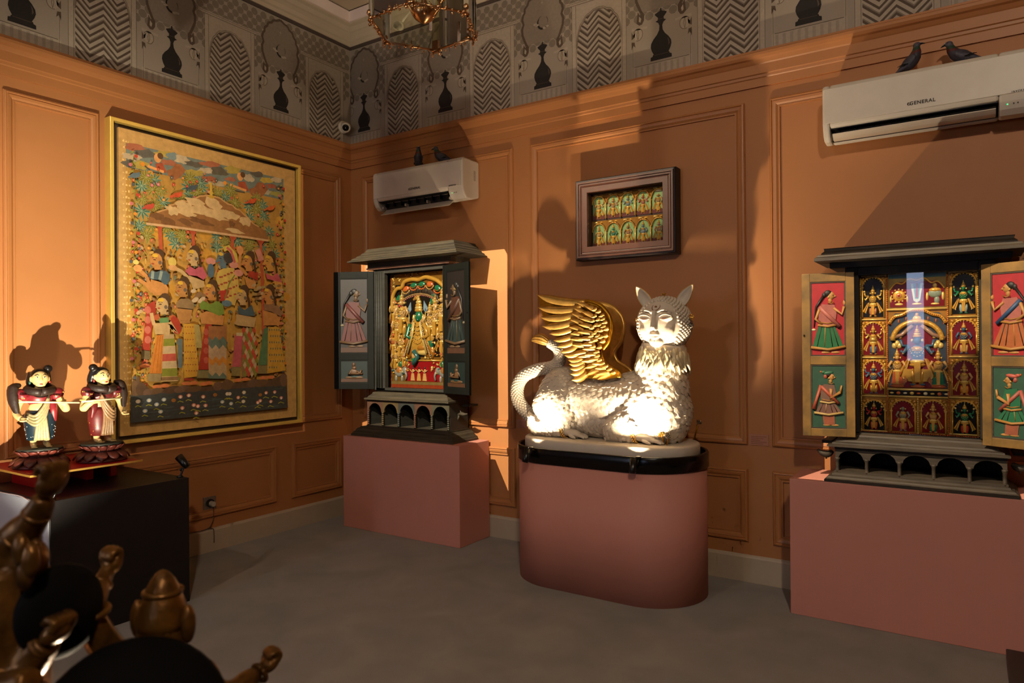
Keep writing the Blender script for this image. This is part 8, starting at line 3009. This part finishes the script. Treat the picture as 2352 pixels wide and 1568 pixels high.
# ================================================================== red riser and the two flute players
m_redl = mat('red_lacquer', '#a80f18', 0.3, noise_s=8, noise_a=0.08)
m_gedge = mat('gold_edge_strip', '#d9ab52', 0.35, 0.7, noise_s=20, noise_a=0.1)
rs = thing('riser_shelf', (0.35, -2.56, 0.728), 'low red shelf with gold edge on the black table', 'riser')
MB().bx(0.05, 0.648, -2.846, -2.278, 0.8385, 0.847).build('board', m_redl, rs)
b = MB()
b.bx(0.6482, 0.656, -2.852, -2.272, 0.8375, 0.848)
b.bx(0.05, 0.648, -2.852, -2.8462, 0.8375, 0.848)
b.build('gold_edge', m_gedge, rs)
for y in (-2.705, -2.44, -2.175 - 0.13):
    MB().bx(0.06, 0.362, y, y + 0.035, 0.7285, 0.838).build('support', m_redl, rs)
b = MB()
rnd = random.Random(4)
for k in range(9):
    x = 0.36 + 0.027 * k
    b.bx(x, x + rnd.uniform(0.008, 0.018), -2.832, -2.832 + rnd.uniform(0.006, 0.016), 0.847, 0.8474)
b.build('border_print', m_gedge, rs, kind='stuff')

m_fp = mat('painted_carving', '#ffffff', 0.38, vcol=True, noise_s=70, noise_a=0.22, coat=0.2)
m_skin = mat('cream_painted_skin', '#d3b478', 0.35, noise_s=40, noise_a=0.12, coat=0.2)
m_hair = mat('black_painted_hair', '#15100d', 0.3, noise_s=40, noise_a=0.2)
m_dwoodf = mat('dark_old_carving', '#2a1c15', 0.5, noise_s=40, noise_a=0.3, bump_s=60, bump_a=0.15)
m_lotus = mat('worn_red_lotus', '#6e2f24', 0.45, noise_s=30, noise_a=0.22, two='#3a1d17')
m_lotusd = mat('lotus_disc', '#23251f', 0.55, noise_s=30, noise_a=0.2)
m_flute = mat('ivory_flute', '#d8c79a', 0.35, noise_s=40, noise_a=0.08)


def flautist(loc, rz, label, top, skirt, sash, dots, mirror_, petals, flute_tilt):
    """standing carved figure; local +X is forward, +Y its left side"""
    root = thing('flute_player_statue', loc, label, 'statue', 'carved flute players on the red shelf')
    M = Matrix.Translation(loc) @ Matrix.Rotation(rz, 4, 'Z') @ Matrix.Scale(mirror_, 4, (0, 1, 0))
    fl = mirror_ < 0

    def put(mb, name, m, parent=root, **kw):
        me = mb if not isinstance(mb, MB) else mb.mesh(name)
        me.transform(M)
        if fl:
            me.flip_normals()
        return link(name, me, m, parent, **kw)
    # lotus pedestal: disc, two rings of petals
    b = MB()
    b.lathe([(0.128, 0.0), (0.130, 0.008), (0.10, 0.03), (0.082, 0.05), (0.080, 0.066), (0.098, 0.082), (0.105, 0.094)], 28)
    put(b, 'pedestal', m_lotus)
    b = MB()
    b.lathe([(0.106, 0.0935), (0.110, 0.098), (0.107, 0.104)], 28)
    put(b, 'pedestal_disc', m_lotusd)
    for ring, (n, r0, z0, r1, z1) in enumerate(((12, 0.085, 0.058, 0.138, 0.010), (14, 0.084, 0.062, 0.112, 0.093))):
        for k in range(n):
            a = 2 * pi * k / n
            w = 0.030 if ring == 0 else 0.021
            b = MB()
            vs, fs = [], []
            N, K = 6, 4
            for i in range(N + 1):
                t = i / N
                r = r0 + (r1 - r0) * t + 0.010 * sin(pi * t)
                z = z0 + (z1 - z0) * t + (0.006 * sin(pi * t))
                ww = w * (0.55 + 0.45 * sin(pi * min(1, t * 0.8 + 0.15))) * (1 if t < 0.7 else 1 - ((t - 0.7) / 0.3) ** 2 * 0.75)
                for q in range(K + 1):
                    e = -1 + 2 * q / K
                    rr = r + 0.008 * (1 - e * e)
                    vs.append((rr * cos(a) - e * ww * sin(a), rr * sin(a) + e * ww * cos(a), z))
            for i in range(N):
                for q in range(K):
                    fs.append((i * (K + 1) + q, i * (K + 1) + q + 1, (i + 1) * (K + 1) + q + 1, (i + 1) * (K + 1) + q))
            if ring == 0:
                fs = [f[::-1] for f in fs]
            b.add(vs, fs, None, True)
            o = put(b, 'petal', m_lotus)
            so = o.modifiers.new('thick', 'SOLIDIFY')
            so.thickness = 0.004
    Z0 = 0.104
    # body: head, neck, arms, belly, feet in one skin
    b = MB()
    b.ell((0.012, 0, Z0 + 0.378), (0.038, 0.040, 0.046), 18, 14)
    b.ell((0.030, 0, Z0 + 0.350), (0.022, 0.026, 0.022), 14, 10)
    b.tube([(0.0, 0, Z0 + 0.32), (0.006, 0, Z0 + 0.36)], [0.024, 0.022], 12)
    b.tube(spline([(0.046, 0, Z0 + 0.392), (0.056, 0, Z0 + 0.372), (0.058, 0, Z0 + 0.366)], 3), lerp_list([0.005, 0.007, 0.006], 7), 8)
    for sg in (-1, 1):
        b.ell((0.006, sg * 0.043, Z0 + 0.376), (0.008, 0.006, 0.016), 8, 6)
        b.tube(spline([(0.0, sg * 0.03, Z0 + 0.045), (0.006, sg * 0.03, Z0 + 0.018), (0.045, sg * 0.034, Z0 + 0.010)], 4), lerp_list([0.018, 0.017, 0.012], 9), 10)
        for q in range(4):
            b.ell((0.06, sg * 0.034 + (q - 1.5) * 0.008, Z0 + 0.006), (0.010, 0.0045, 0.005), 6, 5)
    b.ell((0.004, 0, Z0 + 0.215), (0.042, 0.055, 0.05), 16, 12)
    b.ell((0.0, 0, Z0 + 0.28), (0.045, 0.062, 0.05), 16, 12)
    # arm holding the flute (its left), and the lowered arm (its right)
    b.tube(spline([(0.0, 0.070, Z0 + 0.300), (0.012, 0.098, Z0 + 0.245), (0.03, 0.118, Z0 + 0.205), (0.058, 0.112, Z0 + 0.225), (0.080, 0.098, Z0 + 0.240)], 4), lerp_list([0.024, 0.022, 0.021, 0.018, 0.014], 17), 10)
    b.tube(spline([(0.0, -0.070, Z0 + 0.300), (0.006, -0.100, Z0 + 0.240), (0.02, -0.108, Z0 + 0.195), (0.055, -0.098, Z0 + 0.172), (0.07, -0.092, Z0 + 0.168)], 4), lerp_list([0.024, 0.021, 0.020, 0.017, 0.014], 17), 10)
    put(fuse(b, 0.0042, 3, 'flautist_body'), 'body', m_skin)
    # hands with fingers
    for (hx, hy, hz, up) in ((0.088, 0.094, Z0 + 0.243, 1), (0.078, -0.088, Z0 + 0.163, -1)):
        b = MB()
        b.ell((hx, hy, hz), (0.014, 0.017, 0.013), 10, 8)
        for q in range(4):
            yy = hy + (q - 1.5) * 0.0085
            b.tube(spline([(hx + 0.006, yy, hz + 0.006 * up), (hx + 0.018, yy, hz + 0.004 * up), (hx + 0.020, yy, hz - 0.009)], 3), lerp_list([0.0052, 0.005, 0.0042], 7), 7)
        b.tube([(hx, hy - 0.016 * (1 if hy > 0 else -1), hz), (hx + 0.012, hy - 0.021 * (1 if hy > 0 else -1), hz + 0.008)], [0.0055, 0.0045], 7)
        put(fuse(b, 0.0028, 1, 'hand'), 'hand', m_skin)
    # face paint
    b = MB()
    for sg in (-1, 1):
        b.ell((0.0455, sg * 0.016, Z0 + 0.386), (0.003, 0.008, 0.0038), 8, 5, srgb('#e8dcc0'))
        b.ell((0.0475, sg * 0.016, Z0 + 0.386), (0.002, 0.0032, 0.0036), 8, 5, srgb('#14100c'))
        b.tube([(0.044, sg * 0.006, Z0 + 0.396), (0.044, sg * 0.016, Z0 + 0.401), (0.037, sg * 0.028, Z0 + 0.396)], 0.0015, 5, srgb('#1c140e'))
        b.ell((0.006, sg * 0.046, Z0 + 0.356), (0.006, 0.006, 0.010), 8, 6, srgb('#8a2a22') if sg > 0 else srgb('#2f5a4a'))
    b.ell((0.0500, 0, Z0 + 0.349), (0.004, 0.009, 0.0042), 8, 5, srgb('#a02420'))
    put(b, 'face_paint', m_fp)
    # hair with side bun
    b = MB()
    b.ell((-0.006, 0, Z0 + 0.396), (0.042, 0.045, 0.040), 18, 12)
    b.ell((-0.012, 0.040, Z0 + 0.432), (0.022, 0.024, 0.022), 12, 10)
    b.tube(spline([(-0.02, 0.03, Z0 + 0.41), (-0.035, 0.035, Z0 + 0.36), (-0.03, 0.03, Z0 + 0.30)], 4), lerp_list([0.024, 0.026, 0.016], 9), 10)
    b.tube(spline([(-0.02, -0.03, Z0 + 0.41), (-0.035, -0.035, Z0 + 0.36), (-0.03, -0.03, Z0 + 0.30)], 4), lerp_list([0.024, 0.026, 0.016], 9), 10)
    put(fuse(b, 0.004, 2, 'hair'), 'hair', m_hair)
    # heavy dark scarf round neck and over one arm
    b = MB()
    ring = [(0.005 + 0.050 * cos(a), 0.058 * sin(a), Z0 + 0.318 - 0.012 * cos(a)) for a in [2 * pi * k / 20 for k in range(21)]]
    b.tube(ring, 0.022, 10)
    b.ell((0.045, 0, Z0 + 0.300), (0.018, 0.04, 0.026), 12, 8)
    put(b, 'scarf', m_dwoodf)
    b = MB()
    b.tube(spline([(-0.02, -0.085, Z0 + 0.345), (-0.01, -0.118, Z0 + 0.33), (0.012, -0.122, Z0 + 0.27), (0.028, -0.112, Z0 + 0.215), (0.04, -0.106, Z0 + 0.19)], 4), lerp_list([0.012, 0.032, 0.030, 0.020, 0.010], 17), 10, flat=0.8)
    put(b, 'arm_shawl', m_dwoodf)
    # blouse with sleeves
    b = MB()
    b.ell((-0.002, 0, Z0 + 0.275), (0.050, 0.068, 0.055), 18, 12, top)
    for sg in (-1, 1):
        b.ell((0.002, sg * 0.080, Z0 + 0.288), (0.033, 0.032, 0.040), 12, 10, top, R=Matrix.Rotation(-sg * 0.5, 3, 'X'))
        b.tube([(0.006 + 0.024 * cos(a), sg * 0.098 + 0.022 * sin(a), Z0 + 0.252) for a in [2 * pi * k / 14 for k in range(15)]], 0.005, 6, srgb('#c9a75c'))
    for k in range(16):
        a = k * 2.4
        b.ell((0.002 + 0.033 * cos(a), (0.085 if k % 2 else -0.085) + 0.028 * sin(a), Z0 + 0.275 + 0.008 * (k % 4)), 0.004, 6, 4, srgb('#d0a24a'))
    b.tube(spline([(0.02, 0.055, Z0 + 0.25), (0.035, 0.06, Z0 + 0.20), (0.02, 0.064, Z0 + 0.14)], 4), lerp_list([0.022, 0.018, 0.012], 9), 8, top, flat=0.5, up=(1, 0, 0))
    put(b, 'blouse', m_fp)
    # skirt, pleats and sash
    b = MB()
    prof = [(0.042, 0.040), (0.052, 0.045), (0.056, 0.09), (0.062, 0.14), (0.060, 0.18), (0.052, 0.205)]
    b.lathe([(r, Z0 + z) for r, z in prof], 28, (0, 0, 0), skirt, sx=0.92, sy=1.22)
    for k in range(60):
        a = rnd.uniform(0, 2 * pi)
        z = rnd.uniform(0.05, 0.19)
        r = 0.0525 + 0.006 * sin((z - 0.04) * 20)
        b.ell((r * 0.93 * cos(a), r * 1.23 * sin(a), Z0 + z), 0.0028, 5, 4, dots)
    put(b, 'skirt', m_fp)
    for k in range(5):
        y = (k - 2) * 0.011
        b = MB()
        b.tube(spline([(0.050, y * 0.5 + 0.004, Z0 + 0.20), (0.064, y * 0.9, Z0 + 0.13), (0.058, y * 1.3, Z0 + 0.045)], 4), lerp_list([0.007, 0.009, 0.010], 9), 7, sash)
        put(b, 'pleat', m_fp)
    for k in range(4):
        b = MB()
        b.tube(spline([(0.030, -0.062, Z0 + 0.150 + 0.014 * k), (0.064, -0.028, Z0 + 0.128 + 0.017 * k), (0.064, 0.012, Z0 + 0.165 + 0.022 * k), (0.050, 0.035, Z0 + 0.25 + 0.012 * k)], 5), lerp_list([0.006, 0.0085, 0.0085, 0.006], 16), 7, sash)
        put(b, 'sash_fold', m_fp)
    # flute held in front of the chest
    b = MB()
    b.tube([(0.104, -0.108 if mirror_ > 0 else -0.05, Z0 + 0.258 + flute_tilt), (0.106, 0.170, Z0 + 0.245 - flute_tilt)], 0.0052, 10)
    put(b, 'flute', m_flute, label='thin ivory-coloured flute')
    return root


flautist((0.376, -2.690, 0.8482), radians(-14), 'cream-faced flute player in a dark blue skirt and red blouse, nearer the photo edge', srgb('#741a20'), srgb('#15242e'), srgb('#8f8560'), srgb('#9aa0a0'), 1, '#6e2f24', 0.004)
flautist((0.462, -2.405, 0.8482), radians(4), 'cream-faced flute player in a dark red skirt, beside the painting', srgb('#5c1a1c'), srgb('#5a1a18'), srgb('#8a6a4a'), srgb('#c08a34'), -1, '#4a2a22', -0.004)

# ================================================================== gilded figures close to the camera
m_oldgold = mat('antique_gold_paint', '#8a5c22', 0.36, 0.55, noise_s=22, noise_a=0.25, two='#35200c', bump_s=50, bump_a=0.12)
m_darkcape = mat('black_painted_shield', '#070505', 0.8, spec=0.15, noise_s=12, noise_a=0.2)
fp = thing('foreground_stand', (3.15, -3.85, 0), 'dark stand below the gilded figures at the lower left', 'stand')
_c = Vector((3.309,-3.866,1.030))
MB().bx(_c.x - 0.42, _c.x + 0.42, _c.y - 0.42, _c.y + 0.25, 0.0, 0.60).build('body', m_blackmatt, fp, bevel=0.004)


def fist(mb, c, d, r=0.02, palm=(0, 0, 1)):
    """closed hand: palm block, four bent fingers and a thumb"""
    c, d = Vector(c), Vector(d).normalized()
    s = d.cross(Vector(palm))
    if s.length < 0.1:
        s = d.orthogonal()
    s.normalize()
    n = s.cross(d).normalized()
    R = Matrix((s, n, d)).transposed()
    mb.ell(c, (r, r * 0.72, r * 1.05), 12, 10, R=R)
    for k in range(4):
        o = s * ((k - 1.5) * r * 0.46)
        mb.tube(spline([c + o + d * r * 0.6, c + o + d * r * (1.25 - 0.08 * abs(k - 1.4)) + n * r * 0.35, c + o + d * r * 0.7 + n * r * 0.85, c + o * 0.9 + d * r * 0.1 + n * r * 0.8], 4), lerp_list([0.30 * r, 0.30 * r, 0.27 * r, 0.22 * r], 13), 8)
    mb.tube(spline([c - s * r * 0.8 - d * r * 0.4, c - s * r * 1.05 + d * r * 0.3 + n * r * 0.4, c - s * r * 0.5 + d * r * 0.7 + n * r * 0.9], 4), lerp_list([0.32 * r, 0.3 * r, 0.22 * r], 9), 8)


def hand(c, d, r, parent):
    hb = MB()
    fist(hb, c, d, r)
    link('hand', fuse(hb, 0.0028, 1, 'hand'), m_oldgold, parent)


def limb(mb, pts, rad, n=12):
    q = spline(pts, 6)
    mb.tube(q, lerp_list(rad, len(q)), n)


def ringband(mb, c, d, r, t):
    c, d = Vector(c), Vector(d).normalized()
    a = d.orthogonal().normalized()
    b_ = d.cross(a)
    mb.tube([c + a * (r * cos(k * pi / 9)) + b_ * (r * sin(k * pi / 9)) for k in range(19)], t, 8)


# figure with the ringed crown (seen from behind)
D = 1.30
gb = thing('gilded_figure', (_c.x + 0.12, _c.y + 0.10, 0.60), 'gilded figure seen from behind with a ringed crown and raised arm', 'statue', 'gilded figures close to the camera')
HANDS = []
b = MB()
b.ell((3.407,-3.742,0.969), (0.046, 0.046, 0.055), 16, 12)
limb(b, [(3.407,-3.742,0.944), (3.404,-3.743,0.904), (3.399,-3.746,0.847), (3.395,-3.749,0.750), (3.390,-3.751,0.636), (3.390,-3.751,0.609)], [0.030, 0.045, 0.085, 0.075, 0.09, 0.10], 16)
b.ell((3.375,-3.762,0.880), (0.06, 0.05, 0.045), 14, 10)
b.ell((3.450,-3.713,0.875), (0.06, 0.05, 0.045), 14, 10)
limb(b, [(3.362,-3.771,0.880), (3.356,-3.811,0.942), (3.351,-3.838,0.998), (3.355,-3.848,1.033)], [0.030, 0.030, 0.027, 0.022])
limb(b, [(3.354,-3.849,1.029), (3.343,-3.832,1.049), (3.316,-3.802,1.071), (3.309,-3.789,1.087)], [0.024, 0.022, 0.015, 0.014])
HANDS.append(((3.308,-3.783,1.092), Vector((3.306,-3.773,1.114)) - Vector((3.309,-3.794,1.072)), 0.021))
limb(b, [(3.460,-3.706,0.871), (3.504,-3.677,0.846), (3.504,-3.630,0.859), (3.504,-3.605,0.860)], [0.028, 0.026, 0.020, 0.014])
HANDS.append(((3.504,-3.582,0.872), Vector((3.515,-3.562,0.887)) - Vector((3.500,-3.608,0.858)), 0.021))
link('body', fuse(b, 0.0055, 3, 'gilded_body'), m_oldgold, gb)
for q in HANDS:
    hand(q[0], q[1], q[2], gb)
HANDS = []
# crown: tapering cap, ring, knob
c0 = Vector((3.407,-3.742,0.983))
b = MB()
b.lathe([(0.044, -0.01), (0.045, 0.01), (0.040, 0.034), (0.033, 0.056), (0.030, 0.062), (0.028, 0.070), (0.022, 0.082), (0.013, 0.094), (0.007, 0.099), (0.003, 0.101)], 24, c0)
b.build('crown', m_oldgold, gb)
b = MB()
ringband(b, c0 + Vector((0, 0, 0.061)), (0, 0, 1), 0.032, 0.005)
b.build('crown_ring', m_oldgold, gb)
for q in ((3.378,-3.773,0.997), (3.455,-3.722,0.987)):
    b = MB()
    b.ell(q, (0.014, 0.014, 0.036), 10, 8)
    b.build('ear_ornament', m_oldgold, gb)
b = MB()
ringband(b, (3.321,-3.811,1.063), Vector((3.313,-3.792,1.088)) - Vector((3.327,-3.819,1.058)), 0.017, 0.005)
b.build('bracelet', m_oldgold, gb)
b = MB()
ringband(b, (3.355,-3.842,1.027), Vector((3.351,-3.838,0.998)) - Vector((3.354,-3.848,1.041)), 0.025, 0.006)
b.build('arm_ring', m_oldgold, gb)
b = MB()
ringband(b, (3.505,-3.605,0.862), Vector((3.505,-3.581,0.874)) - Vector((3.507,-3.627,0.859)), 0.017, 0.005)
b.build('bracelet', m_oldgold, gb)
# round black shield on its back
cs = Vector((3.489,-3.843,0.847))
ds = (Vector((4.064,-4.148,1.165)) - cs).normalized()
b = MB()
b.M = Matrix.Translation(cs) @ ds.to_track_quat('Z', 'Y').to_matrix().to_4x4()
b.lathe([(0.150, -0.012), (0.156, 0.0), (0.150, 0.010), (0.11, 0.028), (0.05, 0.040), (0.01, 0.043)], 40)
b.build('shield', m_darkcape, gb, label='round black shield on the back')

# figure cut by the left photo edge, one arm raised high
ga = thing('gilded_figure', (_c.x - 0.10, _c.y - 0.03, 0.60), 'gilded figure cut by the left photo edge, fist raised high', 'statue', 'gilded figures close to the camera')
b = MB()
limb(b, [(3.287,-3.965,1.101), (3.317,-3.957,1.156), (3.347,-3.949,1.191), (3.376,-3.943,1.215)], [0.034, 0.034, 0.030, 0.021])
limb(b, [(3.359,-3.948,1.194), (3.387,-3.941,1.231), (3.402,-3.938,1.257)], [0.025, 0.022, 0.016])
HANDS.append(((3.417,-3.934,1.280), Vector((3.428,-3.932,1.297)) - Vector((3.403,-3.937,1.260)), 0.024))
limb(b, [(3.306,-3.953,1.131), (3.311,-3.949,1.057), (3.307,-3.951,0.968), (3.297,-3.957,0.836), (3.295,-3.957,0.644), (3.295,-3.957,0.610)], [0.055, 0.065, 0.06, 0.07, 0.09, 0.09], 16)
b.ell((3.343,-3.940,1.144), (0.034, 0.034, 0.038), 14, 10)
limb(b, [(3.315,-3.957,0.944), (3.369,-3.946,0.982), (3.404,-3.935,1.021)], [0.034, 0.030, 0.022])
HANDS.append(((3.421,-3.930,1.036), Vector((3.439,-3.924,1.047)) - Vector((3.404,-3.935,1.021)), 0.024))
limb(b, [(3.373,-4.003,0.950), (3.431,-3.989,0.976), (3.462,-3.981,0.991)], [0.03, 0.028, 0.018])
link('body', fuse(b, 0.0055, 3, 'gilded_body'), m_oldgold, ga)
for q in HANDS:
    hand(q[0], q[1], q[2], ga)
for q, e, r in (((3.385,-3.943,1.226), (3.400,-3.939,1.250), 0.019), ((3.348,-3.949,1.186), (3.376,-3.943,1.215), 0.027), ((3.398,-3.939,1.014), (3.415,-3.934,1.029), 0.020)):
    b = MB()
    ringband(b, q, Vector(e) - Vector(q), r, 0.0042)
    b.build('bracelet', m_oldgold, ga)
for k, (px, r) in enumerate((((3.391,-3.968,1.176), 0.018), ((3.404,-3.960,1.160), 0.020), ((3.391,-3.962,1.134), 0.018), ((3.399,-3.951,1.173), 0.012))):
    b = MB()
    b.ell(px, (r, r * 0.7, r * 1.5), 10, 8)
    b.build('leaf_ornament', m_oldgold, ga)
cs = Vector((3.368,-3.899,1.051))
ds = (Vector((4.615,-4.446,1.481)) - cs).normalized() * 0.56 + Vector((0.836, 0.549, 0)) * 0.83
b = MB()
b.M = Matrix.Translation(cs) @ ds.normalized().to_track_quat('Z', 'Y').to_matrix().to_4x4()
b.lathe([(0.074, -0.010), (0.078, 0.0), (0.074, 0.008), (0.06, 0.02), (0.01, 0.03)], 40)
b.build('shield', m_darkcape, ga, label='dark oval-looking shield')

# ================================================================== lamps
CLIPS = 'small black display spotlights'
clip_spot((2.372, -0.822, 0.812), (0.04, 0.34, 0.94), 'black clip-on spotlight on the plinth rim below the lion tail', 190.0, 116, 1.0, CLIPS, foot=(2.39, -0.797, 0.853))
clip_spot((3.080, -0.822, 0.812), (-0.02, 0.34, 0.94), 'black clip-on spotlight on the plinth rim below the lion front paw', 235.0, 116, 1.0, CLIPS, foot=(3.10, -0.797, 0.853))
clip_spot((0.735, -2.075, 0.815), (-0.62, -0.28, 0.72), 'black spotlight on the far corner of the black table', 8.0, 60, 0.5, CLIPS, foot=(0.755, -2.105, 0.7285))
clip_spot((0.765, -2.775, 0.800), (-0.55, 0.15, 0.82), 'black spotlight on the near corner of the black table, behind the raised fist', 8.0, 90, 0.6, CLIPS, foot=(0.77, -2.80, 0.7285))
clip_spot((2.20, -3.63, 0.20), (-2.2, 1.05, 1.62), 'black spotlight on a low floor stand aimed at the flute players', 800.0, 46, 0.9, CLIPS, color=(1.0, 0.88, 0.66), foot=(2.21, -3.64, 0.150))
st = thing('lamp_stand', (2.21, -3.64, 0), 'short black floor stand under the spotlight near the left wall', 'stand')
MB().lathe([(0.07, 0.0), (0.07, 0.012), (0.014, 0.02), (0.012, 0.1495)], 20, (2.21, -3.64, 0)).build('pole', m_fix, st)
_f = Vector((3.230,-3.773,0.736))
clip_spot((_f.x, _f.y, 0.70), Vector((3.347,-3.817,1.034)) - Vector((_f.x, _f.y, 0.70)), 'black spotlight at the feet of the gilded figures', 8.0, 80, 0.6, CLIPS, foot=(_f.x, _f.y - 0.02, 0.6005))
ceiling_spot((1.85, -4.30, 4.05), (1.10, 0.0, 1.35), (1.85, -4.30, ZC), 'white ceiling projector aimed at the corner shrine', 2300, 50, 0.05, color=(1.0, 0.88, 0.66), soft=0.0,
             gobo=[(a, 0.0, z) for a, z in ((0.12, 0.60), (1.565, 0.60), (1.565, 0.32), (1.685, 0.32), (1.70, 2.18), (1.665, 2.235), (0.12, 2.235))])
ceiling_spot((1.15, -2.60, 4.10), (2.70, 0.0, 2.37), (1.15, -2.60, ZC), 'white ceiling projector aimed at the framed relief', 520, 40, 0.1, color=WARM2, soft=0.0,
             gobo=[(2.34, -0.08, 2.09), (3.07, -0.08, 2.09), (3.07, -0.08, 2.645), (2.34, -0.08, 2.645)])
ceiling_spot((3.25, -3.30, 4.10), (4.45, -0.30, 1.36), (3.25, -3.30, ZC), 'white ceiling projector aimed at the ochre-doored shrine', 1250, 50, 0.1, color=WARM2, soft=0.0,
             gobo=[(3.86, -0.40, 0.77), (5.05, -0.40, 0.77), (5.05, -0.40, 1.95), (3.86, -0.40, 1.95)])
ceiling_spot((3.0, -3.0, 4.1), (0.06, -1.39, 1.93), (3.0, -3.0, ZC), 'white ceiling projector aimed at the large painting', 290, 60, 0.1, soft=0.0,
             gobo=[(0.07, -2.16, 0.86), (0.07, -0.60, 0.86), (0.07, -0.60, 2.99), (0.07, -2.16, 2.99)])
ceiling_spot((5.6, -5.6, 4.20), (2.9, 0.0, 1.9), (5.6, -5.6, ZC), 'added white ceiling floodlight for overall fill behind the camera on the right', 290, 110, 0.8, color=FLOOD, soft=0.1)  # unseen flood added as warm fill for the whole room
ceiling_spot((2.2, -5.8, 4.20), (1.6, 0.0, 2.0), (2.2, -5.8, ZC), 'added white ceiling floodlight for overall fill behind the camera on the left', 80, 110, 0.8, color=FLOOD, soft=0.1)  # weaker flood, also added only for fill
ceiling_spot((0.92, -0.36, 4.02), (2.2, -2.2, 3.0), (0.92, -0.12, 4.32), 'unlit white ceiling spotlight seen through the lantern')
ceiling_spot((1.30, -0.28, 4.07), (2.8, -1.8, 3.4), (1.30, -0.12, 4.32), 'unlit white ceiling spotlight behind the lantern rim')
